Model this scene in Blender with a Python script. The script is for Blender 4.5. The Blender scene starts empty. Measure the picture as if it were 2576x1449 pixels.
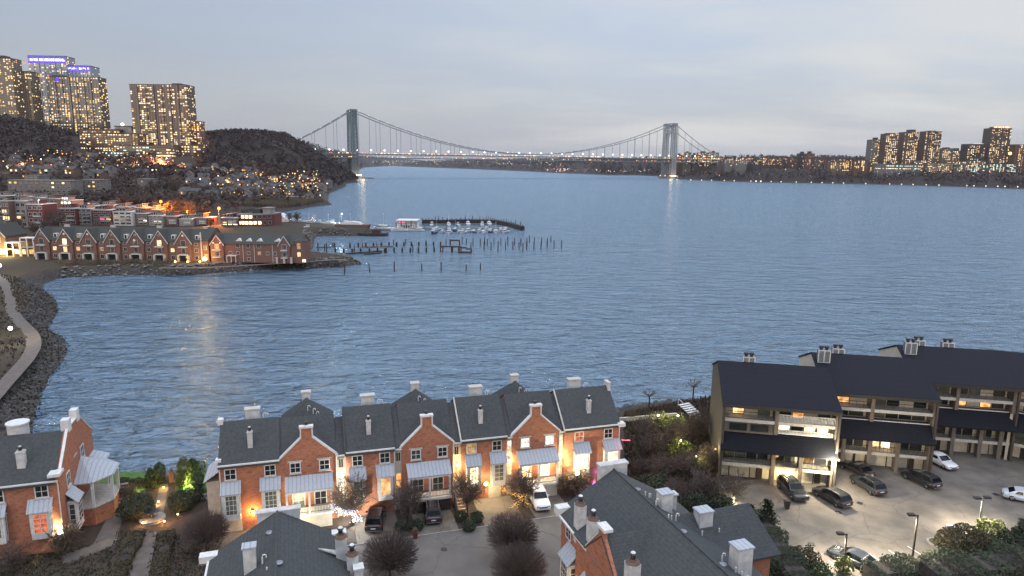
import bpy, math, random
import numpy as np
from mathutils import Vector, Matrix
R = math.radians
rnd = random.Random(7)
SC = bpy.context.scene
COL = SC.collection
# ------------------------------------------------------------------ camera
CAMH, PITCH, ROLL, FPX, CX, CY = 42.0, R(10.3), R(0.6), 1715.0, 1288.0, 724.5
_f = Vector((0, math.cos(PITCH), -math.sin(PITCH)))
_u0 = Vector((0, math.sin(PITCH), math.cos(PITCH)))
_r0 = Vector((1, 0, 0))
_r = math.cos(ROLL) * _r0 + math.sin(ROLL) * _u0
_u = -math.sin(ROLL) * _r0 + math.cos(ROLL) * _u0
cam_d = bpy.data.cameras.new('camera')
cam_d.sensor_width = 36.0
cam_d.lens = 36.0 * FPX / 2576.0
cam_d.clip_start = 1.0
cam_d.clip_end = 40000.0
cam = bpy.data.objects.new('camera', cam_d)
COL.objects.link(cam)
cam.matrix_world = Matrix(((_r.x, _u.x, -_f.x, 0), (_r.y, _u.y, -_f.y, 0), (_r.z, _u.z, -_f.z, CAMH), (0, 0, 0, 1)))
SC.camera = cam

def ray(x, y):
    return _f + _r * ((x - CX) / FPX) + _u * ((CY - y) / FPX)

def at(x, y, z=3.0):
    """survey point: where the sight line of a photo pixel meets the level z"""
    d = ray(x, y)
    return Vector((0, 0, CAMH)) + d * ((z - CAMH) / d.z)

def atY(x, y, Y):
    """survey point on the vertical plane at distance Y"""
    d = ray(x, y)
    return Vector((0, 0, CAMH)) + d * (Y / d.y)

# ------------------------------------------------------------------ sky, sun, exposure
SUN_EL, SUN_ROT = R(5), R(205)
W = bpy.data.worlds.new('World')
SC.world = W
W.use_nodes = True
nt = W.node_tree
nt.nodes.clear()
N, L = nt.nodes.new, nt.links.new
out = N('ShaderNodeOutputWorld'); bg = N('ShaderNodeBackground')
L(bg.outputs[0], out.inputs[0])
sky = N('ShaderNodeTexSky'); sky.sky_type = 'NISHITA'; sky.sun_disc = False
sky.sun_elevation = SUN_EL; sky.sun_rotation = SUN_ROT
tc = N('ShaderNodeTexCoord'); sep = N('ShaderNodeSeparateXYZ'); L(tc.outputs['Generated'], sep.inputs[0])
ramp = N('ShaderNodeValToRGB')
cr = ramp.color_ramp
stops = [(0.0, (0.44, 0.445, 0.51)), (0.06, (0.47, 0.495, 0.575)), (0.16, (0.49, 0.555, 0.68)), (0.30, (0.49, 0.585, 0.77)), (0.6, (1.06, 1.20, 1.48)), (1.0, (2.1, 2.25, 2.6))]
cr.elements[0].position, cr.elements[0].color = stops[0][0], (*stops[0][1], 1)
cr.elements[1].position, cr.elements[1].color = stops[-1][0], (*stops[-1][1], 1)
for p, c in stops[1:-1]:
    e = cr.elements.new(p); e.color = (*c, 1)
L(sep.outputs['Z'], ramp.inputs[0])
# cloud sheet: directions divided by height so that the bands lie flat towards the horizon
add = N('ShaderNodeMath'); add.operation = 'ADD'; add.inputs[1].default_value = 0.16; L(sep.outputs['Z'], add.inputs[0])
dv = N('ShaderNodeVectorMath'); dv.operation = 'DIVIDE'
cmb = N('ShaderNodeCombineXYZ')
for i in range(3): L(add.outputs[0], cmb.inputs[i])
L(tc.outputs['Generated'], dv.inputs[0]); L(cmb.outputs[0], dv.inputs[1])
no = N('ShaderNodeTexNoise'); no.inputs['Scale'].default_value = 0.48; no.inputs['Detail'].default_value = 6; no.inputs['Roughness'].default_value = 0.55
mp = N('ShaderNodeMapping'); mp.inputs['Location'].default_value = (3.1, 1.7, 0.4); mp.inputs['Rotation'].default_value = (0, 0, 0.5); mp.inputs['Scale'].default_value = (1.0, 1.9, 1.0)
L(dv.outputs[0], mp.inputs[0]); L(mp.outputs[0], no.inputs['Vector'])
cl = N('ShaderNodeMapRange'); cl.inputs[1].default_value = 0.38; cl.inputs[2].default_value = 0.64; cl.interpolation_type = 'SMOOTHSTEP'
L(no.outputs['Fac'], cl.inputs[0])
warm = N('ShaderNodeMapRange'); warm.inputs[1].default_value = -0.45; warm.inputs[2].default_value = 0.25; warm.inputs[3].default_value = 0.25; warm.inputs[4].default_value = 1.0
L(sep.outputs['X'], warm.inputs[0])
fac = N('ShaderNodeMath'); fac.operation = 'MULTIPLY'; L(cl.outputs[0], fac.inputs[0]); L(warm.outputs[0], fac.inputs[1])
fac2 = N('ShaderNodeMath'); fac2.operation = 'MULTIPLY'; fac2.inputs[1].default_value = 0.85; L(fac.outputs[0], fac2.inputs[0])
hi = N('ShaderNodeMapRange'); hi.inputs[1].default_value = 0.30; hi.inputs[2].default_value = 0.6; hi.inputs[3].default_value = 1.0; hi.inputs[4].default_value = 0.0
L(sep.outputs['Z'], hi.inputs[0])
fac3 = N('ShaderNodeMath'); fac3.operation = 'MULTIPLY'; L(fac2.outputs[0], fac3.inputs[0]); L(hi.outputs[0], fac3.inputs[1])
mx = N('ShaderNodeMix'); mx.data_type = 'RGBA'; mx.inputs['B'].default_value = (0.68, 0.675, 0.685, 1)
L(fac3.outputs[0], mx.inputs['Factor']); L(ramp.outputs[0], mx.inputs['A'])
dk = N('ShaderNodeMapRange'); dk.inputs[1].default_value = -0.75; dk.inputs[2].default_value = 0.15; dk.inputs[3].default_value = 0.74; dk.inputs[4].default_value = 1.0
L(sep.outputs['X'], dk.inputs[0])
ml = N('ShaderNodeVectorMath'); ml.operation = 'SCALE'; L(mx.outputs['Result'], ml.inputs[0]); L(dk.outputs[0], ml.inputs['Scale'])
sk = N('ShaderNodeVectorMath'); sk.operation = 'SCALE'; sk.inputs['Scale'].default_value = 0.02; L(sky.outputs[0], sk.inputs[0])
sm = N('ShaderNodeVectorMath'); sm.operation = 'ADD'; L(ml.outputs[0], sm.inputs[0]); L(sk.outputs[0], sm.inputs[1])
L(sm.outputs[0], bg.inputs['Color'])
bg.inputs['Strength'].default_value = 1.0
sun_d = bpy.data.lights.new('sun', 'SUN')
sun_d.energy = 0.8; sun_d.angle = R(25); sun_d.color = (1.0, 0.88, 0.76)
sun = bpy.data.objects.new('sun', sun_d); COL.objects.link(sun)
_sd = Vector((math.sin(SUN_ROT) * math.cos(SUN_EL), math.cos(SUN_ROT) * math.cos(SUN_EL), math.sin(SUN_EL)))
sun.rotation_euler = _sd.to_track_quat('Z', 'Y').to_euler()
SC.view_settings.view_transform = 'Standard'
SC.view_settings.look = 'None'
SC.view_settings.exposure = 0.0
SC.view_settings.gamma = 1.0
SC.view_settings.use_curve_mapping = False
SC.render.engine = 'CYCLES'
SC.cycles.max_bounces = 5
SC.cycles.diffuse_bounces = 2
SC.cycles.glossy_bounces = 3
SC.cycles.transmission_bounces = 2
SC.cycles.sample_clamp_indirect = 3.0
SC.cycles.sample_clamp_direct = 60.0
SC.cycles.caustics_reflective = False
SC.cycles.caustics_refractive = False
SC.cycles.use_denoising = True
SC.cycles.use_light_tree = True

# ------------------------------------------------------------------ materials
MATS = {}
def newmat(name):
    m = bpy.data.materials.new(name); m.use_nodes = True
    b = m.node_tree.nodes['Principled BSDF']
    return m, m.node_tree, b

def pm(name, c1, c2=None, scale=3.0, rough=0.8, bump=0.0, metallic=0.0, detail=4.0, lo=0.35, hi=0.65, spec=0.5, stretch=(1, 1, 1)):
    m, t, b = newmat(name)
    b.inputs['Roughness'].default_value = rough
    b.inputs['Metallic'].default_value = metallic
    b.inputs['Specular IOR Level'].default_value = spec
    c2 = c2 or tuple(x * 0.75 for x in c1)
    g = t.nodes.new('ShaderNodeNewGeometry') 
    n = t.nodes.new('ShaderNodeTexNoise'); n.inputs['Scale'].default_value = scale; n.inputs['Detail'].default_value = detail
    mpn = t.nodes.new('ShaderNodeMapping'); mpn.inputs['Scale'].default_value = stretch
    t.links.new(g.outputs['Position'], mpn.inputs[0]); t.links.new(mpn.outputs[0], n.inputs['Vector'])
    mr = t.nodes.new('ShaderNodeMapRange'); mr.inputs[1].default_value = lo; mr.inputs[2].default_value = hi
    t.links.new(n.outputs['Fac'], mr.inputs[0])
    x = t.nodes.new('ShaderNodeMix'); x.data_type = 'RGBA'
    x.inputs['A'].default_value = (*c1, 1); x.inputs['B'].default_value = (*c2, 1)
    t.links.new(mr.outputs[0], x.inputs['Factor']); t.links.new(x.outputs['Result'], b.inputs['Base Color'])
    if bump:
        bp = t.nodes.new('ShaderNodeBump'); bp.inputs['Strength'].default_value = bump; bp.inputs['Distance'].default_value = 0.1
        t.links.new(n.outputs['Fac'], bp.inputs['Height']); t.links.new(bp.outputs[0], b.inputs['Normal'])
    MATS[name] = m
    return m

def brickmat(name, c1, c2, mortar, sx=4.0, patch=0.35):
    m, t, b = newmat(name)
    b.inputs['Roughness'].default_value = 0.85
    g = t.nodes.new('ShaderNodeTexCoord'); s = t.nodes.new('ShaderNodeSeparateXYZ'); t.links.new(g.outputs['Object'], s.inputs[0])
    a = t.nodes.new('ShaderNodeMath'); a.operation = 'ADD'; t.links.new(s.outputs[0], a.inputs[0]); t.links.new(s.outputs[1], a.inputs[1])
    c = t.nodes.new('ShaderNodeCombineXYZ'); t.links.new(a.outputs[0], c.inputs[0]); t.links.new(s.outputs[2], c.inputs[1])
    br = t.nodes.new('ShaderNodeTexBrick'); br.inputs['Scale'].default_value = sx
    br.inputs['Color1'].default_value = (*c1, 1); br.inputs['Color2'].default_value = (*c2, 1); br.inputs['Mortar'].default_value = (*mortar, 1)
    br.inputs['Mortar Size'].default_value = 0.012; br.inputs['Bias'].default_value = -0.2
    t.links.new(c.outputs[0], br.inputs['Vector'])
    n = t.nodes.new('ShaderNodeTexNoise'); n.inputs['Scale'].default_value = 1.5; n.inputs['Detail'].default_value = 8; n.inputs['Roughness'].default_value = 0.75
    mpb = t.nodes.new('ShaderNodeMapping'); mpb.inputs['Scale'].default_value = (1, 1, 2.6); t.links.new(g.outputs['Object'], mpb.inputs[0]); t.links.new(mpb.outputs[0], n.inputs['Vector'])
    mr = t.nodes.new('ShaderNodeMapRange'); mr.inputs[1].default_value = 0.48; mr.inputs[2].default_value = 0.66; mr.inputs[3].default_value = 0; mr.inputs[4].default_value = patch
    t.links.new(n.outputs['Fac'], mr.inputs[0])
    x = t.nodes.new('ShaderNodeMix'); x.data_type = 'RGBA'; x.inputs['B'].default_value = (*[k * 0.45 for k in c2], 1)
    t.links.new(mr.outputs[0], x.inputs['Factor']); t.links.new(br.outputs['Color'], x.inputs['A'])
    t.links.new(x.outputs['Result'], b.inputs['Base Color'])
    bp = t.nodes.new('ShaderNodeBump'); bp.inputs['Strength'].default_value = 0.3; bp.inputs['Distance'].default_value = 0.02
    t.links.new(br.outputs['Fac'], bp.inputs['Height']); bp.invert = True
    t.links.new(bp.outputs[0], b.inputs['Normal'])
    MATS[name] = m
    return m

def coursemat(name, c1, c2, period=0.28, rough=0.8, axis='Z', line=0.3, strength=0.35):
    """shingle courses / standing seams: fine lines plus mottling, in the part's own coordinates"""
    m, t, b = newmat(name)
    b.inputs['Roughness'].default_value = rough
    b.inputs['Specular IOR Level'].default_value = 0.2
    g = t.nodes.new('ShaderNodeTexCoord')
    n = t.nodes.new('ShaderNodeTexNoise'); n.inputs['Scale'].default_value = 3.2; n.inputs['Detail'].default_value = 10; n.inputs['Roughness'].default_value = 0.85
    t.links.new(g.outputs['Object'], n.inputs['Vector'])
    mr = t.nodes.new('ShaderNodeMapRange'); mr.inputs[1].default_value = 0.36; mr.inputs[2].default_value = 0.64; t.links.new(n.outputs['Fac'], mr.inputs[0])
    wv = t.nodes.new('ShaderNodeTexWave'); wv.wave_type = 'BANDS'; wv.bands_direction = axis; wv.wave_profile = 'SAW'
    wv.inputs['Scale'].default_value = 6.2832 / (20 * period) ; wv.inputs['Distortion'].default_value = 0.0
    t.links.new(g.outputs['Object'], wv.inputs['Vector'])
    x = t.nodes.new('ShaderNodeMix'); x.data_type = 'RGBA'; x.inputs['A'].default_value = (*c1, 1); x.inputs['B'].default_value = (*c2, 1)
    t.links.new(mr.outputs[0], x.inputs['Factor'])
    ln = t.nodes.new('ShaderNodeMapRange'); ln.inputs[1].default_value = 0.72; ln.inputs[2].default_value = 0.98; ln.inputs[4].default_value = line; t.links.new(wv.outputs['Fac'], ln.inputs[0])
    xl = t.nodes.new('ShaderNodeMix'); xl.data_type = 'RGBA'; xl.inputs['B'].default_value = (*[k * .45 for k in c2], 1); t.links.new(ln.outputs[0], xl.inputs['Factor']); t.links.new(x.outputs['Result'], xl.inputs['A'])
    t.links.new(xl.outputs['Result'], b.inputs['Base Color'])
    bp = t.nodes.new('ShaderNodeBump'); bp.inputs['Strength'].default_value = strength; bp.inputs['Distance'].default_value = 0.04
    t.links.new(wv.outputs['Fac'], bp.inputs['Height']); t.links.new(bp.outputs[0], b.inputs['Normal'])
    MATS[name] = m
    return m

def litmat(name, col, strength, var=0.6, scale=1.6, far=False, hot=None):
    """a window with a lamp on behind it: uneven brightness from furniture and curtains"""
    m = bpy.data.materials.new(name); m.use_nodes = True
    t = m.node_tree; t.nodes.clear()
    o = t.nodes.new('ShaderNodeOutputMaterial'); e = t.nodes.new('ShaderNodeEmission')
    t.links.new(e.outputs[0], o.inputs[0])
    e.inputs['Color'].default_value = (*col, 1); e.inputs['Strength'].default_value = strength
    if var:
        g = t.nodes.new('ShaderNodeNewGeometry')
        n = t.nodes.new('ShaderNodeTexNoise'); n.inputs['Scale'].default_value = scale; n.inputs['Detail'].default_value = 3
        t.links.new(g.outputs['Position'], n.inputs['Vector'])
        mr = t.nodes.new('ShaderNodeMapRange'); mr.inputs[1].default_value = 0.36; mr.inputs[2].default_value = 0.62
        mr.inputs[3].default_value = strength * (1 - var); mr.inputs[4].default_value = strength * (1 + var * 0.6)
        t.links.new(n.outputs['Fac'], mr.inputs[0]); t.links.new(mr.outputs[0], e.inputs['Strength'])
        x = t.nodes.new('ShaderNodeMix'); x.data_type = 'RGBA'; x.inputs['A'].default_value = (*[c * f for c, f in zip(col, (0.95, 0.68, 0.42))], 1); x.inputs['B'].default_value = (*(hot or col), 1)
        t.links.new(n.outputs['Fac'], x.inputs['Factor']); t.links.new(x.outputs['Result'], e.inputs['Color'])
    if far:
        m.cycles.emission_sampling = 'NONE'
    MATS[name] = m
    return m

def facademat(name, wall, glass, dx, dz, rough=0.7, fx=0.6, fz=0.55, tint=0.15):
    """tower wall with its unlit windows as a regular grid in the wall's own metres"""
    m, t, b = newmat(name)
    b.inputs['Roughness'].default_value = rough
    g = t.nodes.new('ShaderNodeTexCoord'); s = t.nodes.new('ShaderNodeSeparateXYZ'); t.links.new(g.outputs['Object'], s.inputs[0])
    a = t.nodes.new('ShaderNodeMath'); a.operation = 'ADD'; t.links.new(s.outputs[0], a.inputs[0]); t.links.new(s.outputs[1], a.inputs[1])
    def cell(src, d, f):
        dvn = t.nodes.new('ShaderNodeMath'); dvn.operation = 'DIVIDE'; dvn.inputs[1].default_value = d; t.links.new(src, dvn.inputs[0])
        fr = t.nodes.new('ShaderNodeMath'); fr.operation = 'FRACT'; t.links.new(dvn.outputs[0], fr.inputs[0])
        lt = t.nodes.new('ShaderNodeMath'); lt.operation = 'LESS_THAN'; lt.inputs[1].default_value = f; t.links.new(fr.outputs[0], lt.inputs[0])
        return lt.outputs[0]
    k = t.nodes.new('ShaderNodeMath'); k.operation = 'MULTIPLY'
    t.links.new(cell(a.outputs[0], dx, fx), k.inputs[0]); t.links.new(cell(s.outputs[2], dz, fz), k.inputs[1])
    x = t.nodes.new('ShaderNodeMix'); x.data_type = 'RGBA'; x.inputs['A'].default_value = (*wall, 1); x.inputs['B'].default_value = (*glass, 1)
    t.links.new(k.outputs[0], x.inputs['Factor']); t.links.new(x.outputs['Result'], b.inputs['Base Color'])
    rr = t.nodes.new('ShaderNodeMapRange'); rr.inputs[3].default_value = rough; rr.inputs[4].default_value = 0.15
    t.links.new(k.outputs[0], rr.inputs[0]); t.links.new(rr.outputs[0], b.inputs['Roughness'])
    MATS[name] = m
    return m

def glow(name, col, strength, far=False):
    return litmat(name, col, strength, 0, far=far)

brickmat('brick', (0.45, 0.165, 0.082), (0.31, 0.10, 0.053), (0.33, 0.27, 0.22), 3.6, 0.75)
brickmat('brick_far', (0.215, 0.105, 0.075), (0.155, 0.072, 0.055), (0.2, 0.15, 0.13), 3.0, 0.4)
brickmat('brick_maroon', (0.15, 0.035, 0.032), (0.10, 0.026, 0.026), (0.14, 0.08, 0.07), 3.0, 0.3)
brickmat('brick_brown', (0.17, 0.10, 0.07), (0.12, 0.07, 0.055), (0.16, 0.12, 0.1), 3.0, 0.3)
coursemat('slate', (0.086, 0.090, 0.090), (0.044, 0.048, 0.050), 0.17)
coursemat('slate_green', (0.074, 0.076, 0.068), (0.046, 0.048, 0.044), 0.5)
coursemat('dark_roof', (0.015, 0.016, 0.023), (0.009, 0.0095, 0.014), 0.35, strength=0.2)
coursemat('seam_metal', (0.46, 0.48, 0.52), (0.36, 0.385, 0.42), 0.42, 0.45, 'X', line=.6, strength=1.0)
pm('white_paint', (0.72, 0.71, 0.68), (0.60, 0.58, 0.55), 2.5, 0.55)
pm('cream_paint', (0.60, 0.54, 0.43), (0.50, 0.44, 0.35), 2.0, 0.6)
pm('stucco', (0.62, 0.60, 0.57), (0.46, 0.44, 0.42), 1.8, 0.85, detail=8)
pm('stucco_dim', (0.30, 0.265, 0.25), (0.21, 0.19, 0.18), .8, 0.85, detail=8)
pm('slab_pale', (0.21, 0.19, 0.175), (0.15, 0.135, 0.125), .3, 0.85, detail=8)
pm('stone_trim', (0.55, 0.51, 0.45), (0.42, 0.39, 0.35), 3.0, 0.8)
pm('grey_wood', (0.185, 0.15, 0.12), (0.125, 0.102, 0.084), 4.0, 0.85, stretch=(1, 1, 0.2))
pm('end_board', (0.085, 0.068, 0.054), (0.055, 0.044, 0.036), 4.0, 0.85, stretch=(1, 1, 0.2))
pm('dark_brown', (0.045, 0.034, 0.028), (0.03, 0.024, 0.02), 4.0, 0.7)
pm('black_metal', (0.02, 0.02, 0.022), (0.03, 0.03, 0.032), 5.0, 0.45)
pm('grey_metal', (0.28, 0.29, 0.30), (0.2, 0.21, 0.22), 3.0, 0.4, metallic=0.6)
pm('concrete', (0.30, 0.28, 0.255), (0.22, 0.205, 0.185), 1.2, 0.9, detail=8)
pm('asphalt', (0.150, 0.135, 0.122), (0.115, 0.103, 0.094), 0.35, 0.9, 0.1, detail=10)
pm('paver', (0.185, 0.158, 0.134), (0.115, 0.098, 0.085), 0.42, 0.9, 0.1, detail=10)
pm('driveway', (0.17, 0.145, 0.12), (0.115, 0.097, 0.082), 0.6, 0.9, 0.1, detail=9)
pm('gravel_path', (0.15, 0.122, 0.104), (0.105, 0.087, 0.075), 1.2, 0.95, 0.1, detail=8)
pm('lawn', (0.050, 0.060, 0.024), (0.075, 0.058, 0.034), 0.9, 0.95, 0.2, detail=10)
pm('lush_lawn', (0.075, 0.15, 0.022), (0.05, 0.11, 0.02), 1.5, 0.95, 0.2, detail=8)
pm('mulch', (0.035, 0.026, 0.022), (0.055, 0.04, 0.03), 2.0, 0.95, 0.3, detail=9)
pm('rock', (0.115, 0.11, 0.105), (0.05, 0.048, 0.047), 0.8, 0.95, 0.2, detail=9)
pm('rock_pale', (0.20, 0.185, 0.165), (0.09, 0.082, 0.075), 0.5, 0.95, 0.2, detail=9)
pm('bark', (0.060, 0.047, 0.042), (0.035, 0.028, 0.026), 3.0, 0.95)
pm('twig', (0.105, 0.073, 0.060), (0.070, 0.050, 0.044), 0.5, 0.95)
pm('twig_warm', (0.125, 0.092, 0.062), (0.085, 0.06, 0.045), 0.7, 0.95)
pm('wood_mass', (0.078, 0.052, 0.045), (0.044, 0.031, 0.030), 0.012, 0.95, detail=6)
pm('leaf_dark', (0.030, 0.046, 0.022), (0.045, 0.05, 0.025), 0.8, 0.8)
pm('leaf_mid', (0.055, 0.085, 0.026), (0.035, 0.055, 0.022), 0.9, 0.8)
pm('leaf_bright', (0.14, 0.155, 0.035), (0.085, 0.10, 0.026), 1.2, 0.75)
pm('leaf_brown', (0.085, 0.068, 0.034), (0.055, 0.045, 0.026), 0.8, 0.9)
pm('reed', (0.16, 0.115, 0.075), (0.11, 0.08, 0.055), 0.05, 0.95)
pm('piling_wood', (0.045, 0.036, 0.032), (0.028, 0.023, 0.021), 1.0, 0.9)
pm('pier_steel', (0.075, 0.036, 0.032), (0.045, 0.028, 0.028), 0.4, 0.8)
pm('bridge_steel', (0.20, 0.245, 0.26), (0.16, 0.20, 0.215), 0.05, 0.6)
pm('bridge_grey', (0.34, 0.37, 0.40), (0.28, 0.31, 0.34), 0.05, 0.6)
pm('tyre_rubber', (0.015, 0.015, 0.016), None, 5, 0.85)
pm('rim_alloy', (0.35, 0.35, 0.36), None, 5, 0.35, metallic=0.8)
pm('marking', (0.62, 0.61, 0.58), (0.45, 0.44, 0.42), 3, 0.8)
pm('red_paint', (0.30, 0.03, 0.03), None, 3, 0.5)
pm('boat_white', (0.70, 0.71, 0.73), (0.58, 0.6, 0.63), 0.5, 0.4)
pm('boat_blue', (0.05, 0.08, 0.14), None, 0.5, 0.4)
pm('lit_curtain', (0.5, 0.42, 0.3), None, 3, 0.8)

def stain(name, sc1=.9, sc2=5.0):
    t = MATS[name].node_tree; b = t.nodes['Principled BSDF']; src = b.inputs['Base Color'].links[0].from_socket
    g = t.nodes.new('ShaderNodeNewGeometry')
    v = t.nodes.new('ShaderNodeTexVoronoi'); v.feature = 'DISTANCE_TO_EDGE'; v.inputs['Scale'].default_value = .16
    n = t.nodes.new('ShaderNodeTexNoise'); n.inputs['Scale'].default_value = sc1; n.inputs['Detail'].default_value = 6
    dd = t.nodes.new('ShaderNodeVectorMath'); dd.operation = 'ADD'; t.links.new(g.outputs['Position'], n.inputs['Vector']); t.links.new(g.outputs['Position'], dd.inputs[0]); t.links.new(n.outputs['Color'], dd.inputs[1]); t.links.new(dd.outputs[0], v.inputs['Vector'])
    cr_ = t.nodes.new('ShaderNodeMapRange'); cr_.inputs[1].default_value = 0.0; cr_.inputs[2].default_value = 0.012; cr_.inputs[3].default_value = .45; cr_.inputs[4].default_value = 0; t.links.new(v.outputs['Distance'], cr_.inputs[0])
    n2 = t.nodes.new('ShaderNodeTexNoise'); n2.inputs['Scale'].default_value = .33; n2.inputs['Detail'].default_value = 3; t.links.new(g.outputs['Position'], n2.inputs['Vector'])
    o_ = t.nodes.new('ShaderNodeMapRange'); o_.inputs[1].default_value = .62; o_.inputs[2].default_value = .74; o_.inputs[4].default_value = .4; t.links.new(n2.outputs['Fac'], o_.inputs[0])
    mxm = t.nodes.new('ShaderNodeMath'); mxm.operation = 'MAXIMUM'; t.links.new(cr_.outputs[0], mxm.inputs[0]); t.links.new(o_.outputs[0], mxm.inputs[1])
    x = t.nodes.new('ShaderNodeMix'); x.data_type = 'RGBA'; x.inputs['B'].default_value = (.03, .027, .025, 1); t.links.new(src, x.inputs['A']); t.links.new(mxm.outputs[0], x.inputs['Factor']); t.links.new(x.outputs['Result'], b.inputs['Base Color'])
stain('paver'); stain('asphalt'); stain('driveway')
def carpaint(name, c, rough=0.25, coat=0.8):
    m, t, b = newmat(name)
    n = t.nodes.new('ShaderNodeTexNoise'); n.inputs['Scale'].default_value = 30
    x = t.nodes.new('ShaderNodeMix'); x.data_type = 'RGBA'; x.inputs['A'].default_value = (*c, 1); x.inputs['B'].default_value = (*[k * 1.25 + .004 for k in c], 1)
    t.links.new(n.outputs['Fac'], x.inputs['Factor']); t.links.new(x.outputs['Result'], b.inputs['Base Color'])
    b.inputs['Roughness'].default_value = rough
    b.inputs['Coat Weight'].default_value = coat
    b.inputs['Coat Roughness'].default_value = 0.08
    MATS[name] = m
carpaint('car_black', (0.012, 0.012, 0.014))
carpaint('car_dark', (0.022, 0.025, 0.030))
carpaint('car_white', (0.72, 0.72, 0.72))
carpaint('car_silver', (0.42, 0.46, 0.52))

def glassmat(name, c, rough=0.08):
    m, t, b = newmat(name)
    b.inputs['Base Color'].default_value = (*c, 1); b.inputs['Roughness'].default_value = rough
    n = t.nodes.new('ShaderNodeTexNoise'); n.inputs['Scale'].default_value = 1.3
    g = t.nodes.new('ShaderNodeNewGeometry'); t.links.new(g.outputs['Position'], n.inputs['Vector'])
    x = t.nodes.new('ShaderNodeMix'); x.data_type = 'RGBA'; x.inputs['A'].default_value = (*[k * .5 for k in c], 1); x.inputs['B'].default_value = (*[k * 1.6 for k in c], 1)
    t.links.new(n.outputs['Fac'], x.inputs['Factor']); t.links.new(x.outputs['Result'], b.inputs['Base Color'])
    MATS[name] = m
glassmat('glass', (0.022, 0.024, 0.026))
glassmat('glass_grey', (0.055, 0.055, 0.05))
glassmat('car_glass', (0.012, 0.014, 0.017), 0.05)
# blinds half drawn behind a bay window
m_ = pm('blind_glass', (0.17, 0.18, 0.14), (0.10, 0.105, 0.085), 1.2, 0.25)
litmat('lit_warm', (1.0, 0.70, 0.30), 1.9, 0.5, 1.5, hot=(1.0, 0.82, 0.48))
litmat('lit_hot', (1.0, 0.78, 0.40), 3.2, 0.45, 1.5, hot=(1.0, 0.9, 0.62))
litmat('lit_orange', (1.0, 0.45, 0.13), 1.3, 0.5, 1.8, hot=(1.0, 0.62, 0.25))
litmat('lit_dim', (1.0, 0.66, 0.30), 0.55, 0.7, 1.8)
litmat('lit_red', (1.0, 0.30, 0.16), 0.7, 0.5, 2.5)
litmat('lit_white', (0.95, 0.95, 0.85), 1.9, 0.5, 1.5, hot=(1.0, 1.0, 0.95))
litmat('lit_cream', (1.0, 0.86, 0.55), 2.3, 0.5, 1.2, hot=(1.0, 0.95, 0.75))
litmat('far_warm', (1.0, 0.54, 0.10), 1.9, 0.6, 0.06, True, hot=(1.0, 0.85, 0.5))
litmat('far_pale', (1.0, 0.70, 0.25), 1.8, 0.5, 0.05, True, hot=(1.0, 0.88, 0.6))
litmat('far_gold', (1.0, 0.48, 0.05), 2.0, 0.5, 0.05, True, hot=(1.0, 0.7, 0.2))
litmat('far_dim', (0.9, 0.72, 0.36), 0.55, 0.6, 0.05, True)
glow('far_white', (1.0, 0.88, 0.68), 1.5, True)
glow('far_white_hot', (1.0, 0.93, 0.84), 4.0, True)
glow('far_amber', (1.0, 0.62, 0.22), 4.0, True)
glow('far_orange', (1.0, 0.30, 0.05), 5.0, True)
glow('far_red', (1.0, 0.10, 0.06), 3.0, True)
glow('far_blue', (0.12, 0.16, 1.0), 2.2, True)
glow('far_sign', (0.45, 0.55, 1.0), 4.0, True)
glow('far_violet', (0.14, 0.06, 0.9), 1.6, True)
glow('far_pink', (1.0, 0.12, 0.3), 1.6, True)
glow('far_teal', (0.6, 1.0, 0.9), 2.0, True)
glow('bulb_white', (1.0, 0.96, 0.9), 14.0)
glow('bulb_warm', (1.0, 0.62, 0.22), 12.0)
glow('bulb_cool', (0.75, 0.8, 1.0), 3.0, True)
glow('bulb_gold', (1.0, 0.55, 0.14), 2.2, True)
glow('bulb_pink', (1.0, 0.12, 0.2), 4.0, True)
glow('bulb_violet', (0.28, 0.08, 1.0), 4.0, True)
glow('head_lamp', (1.0, 0.97, 0.9), 1.0, True)

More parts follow.
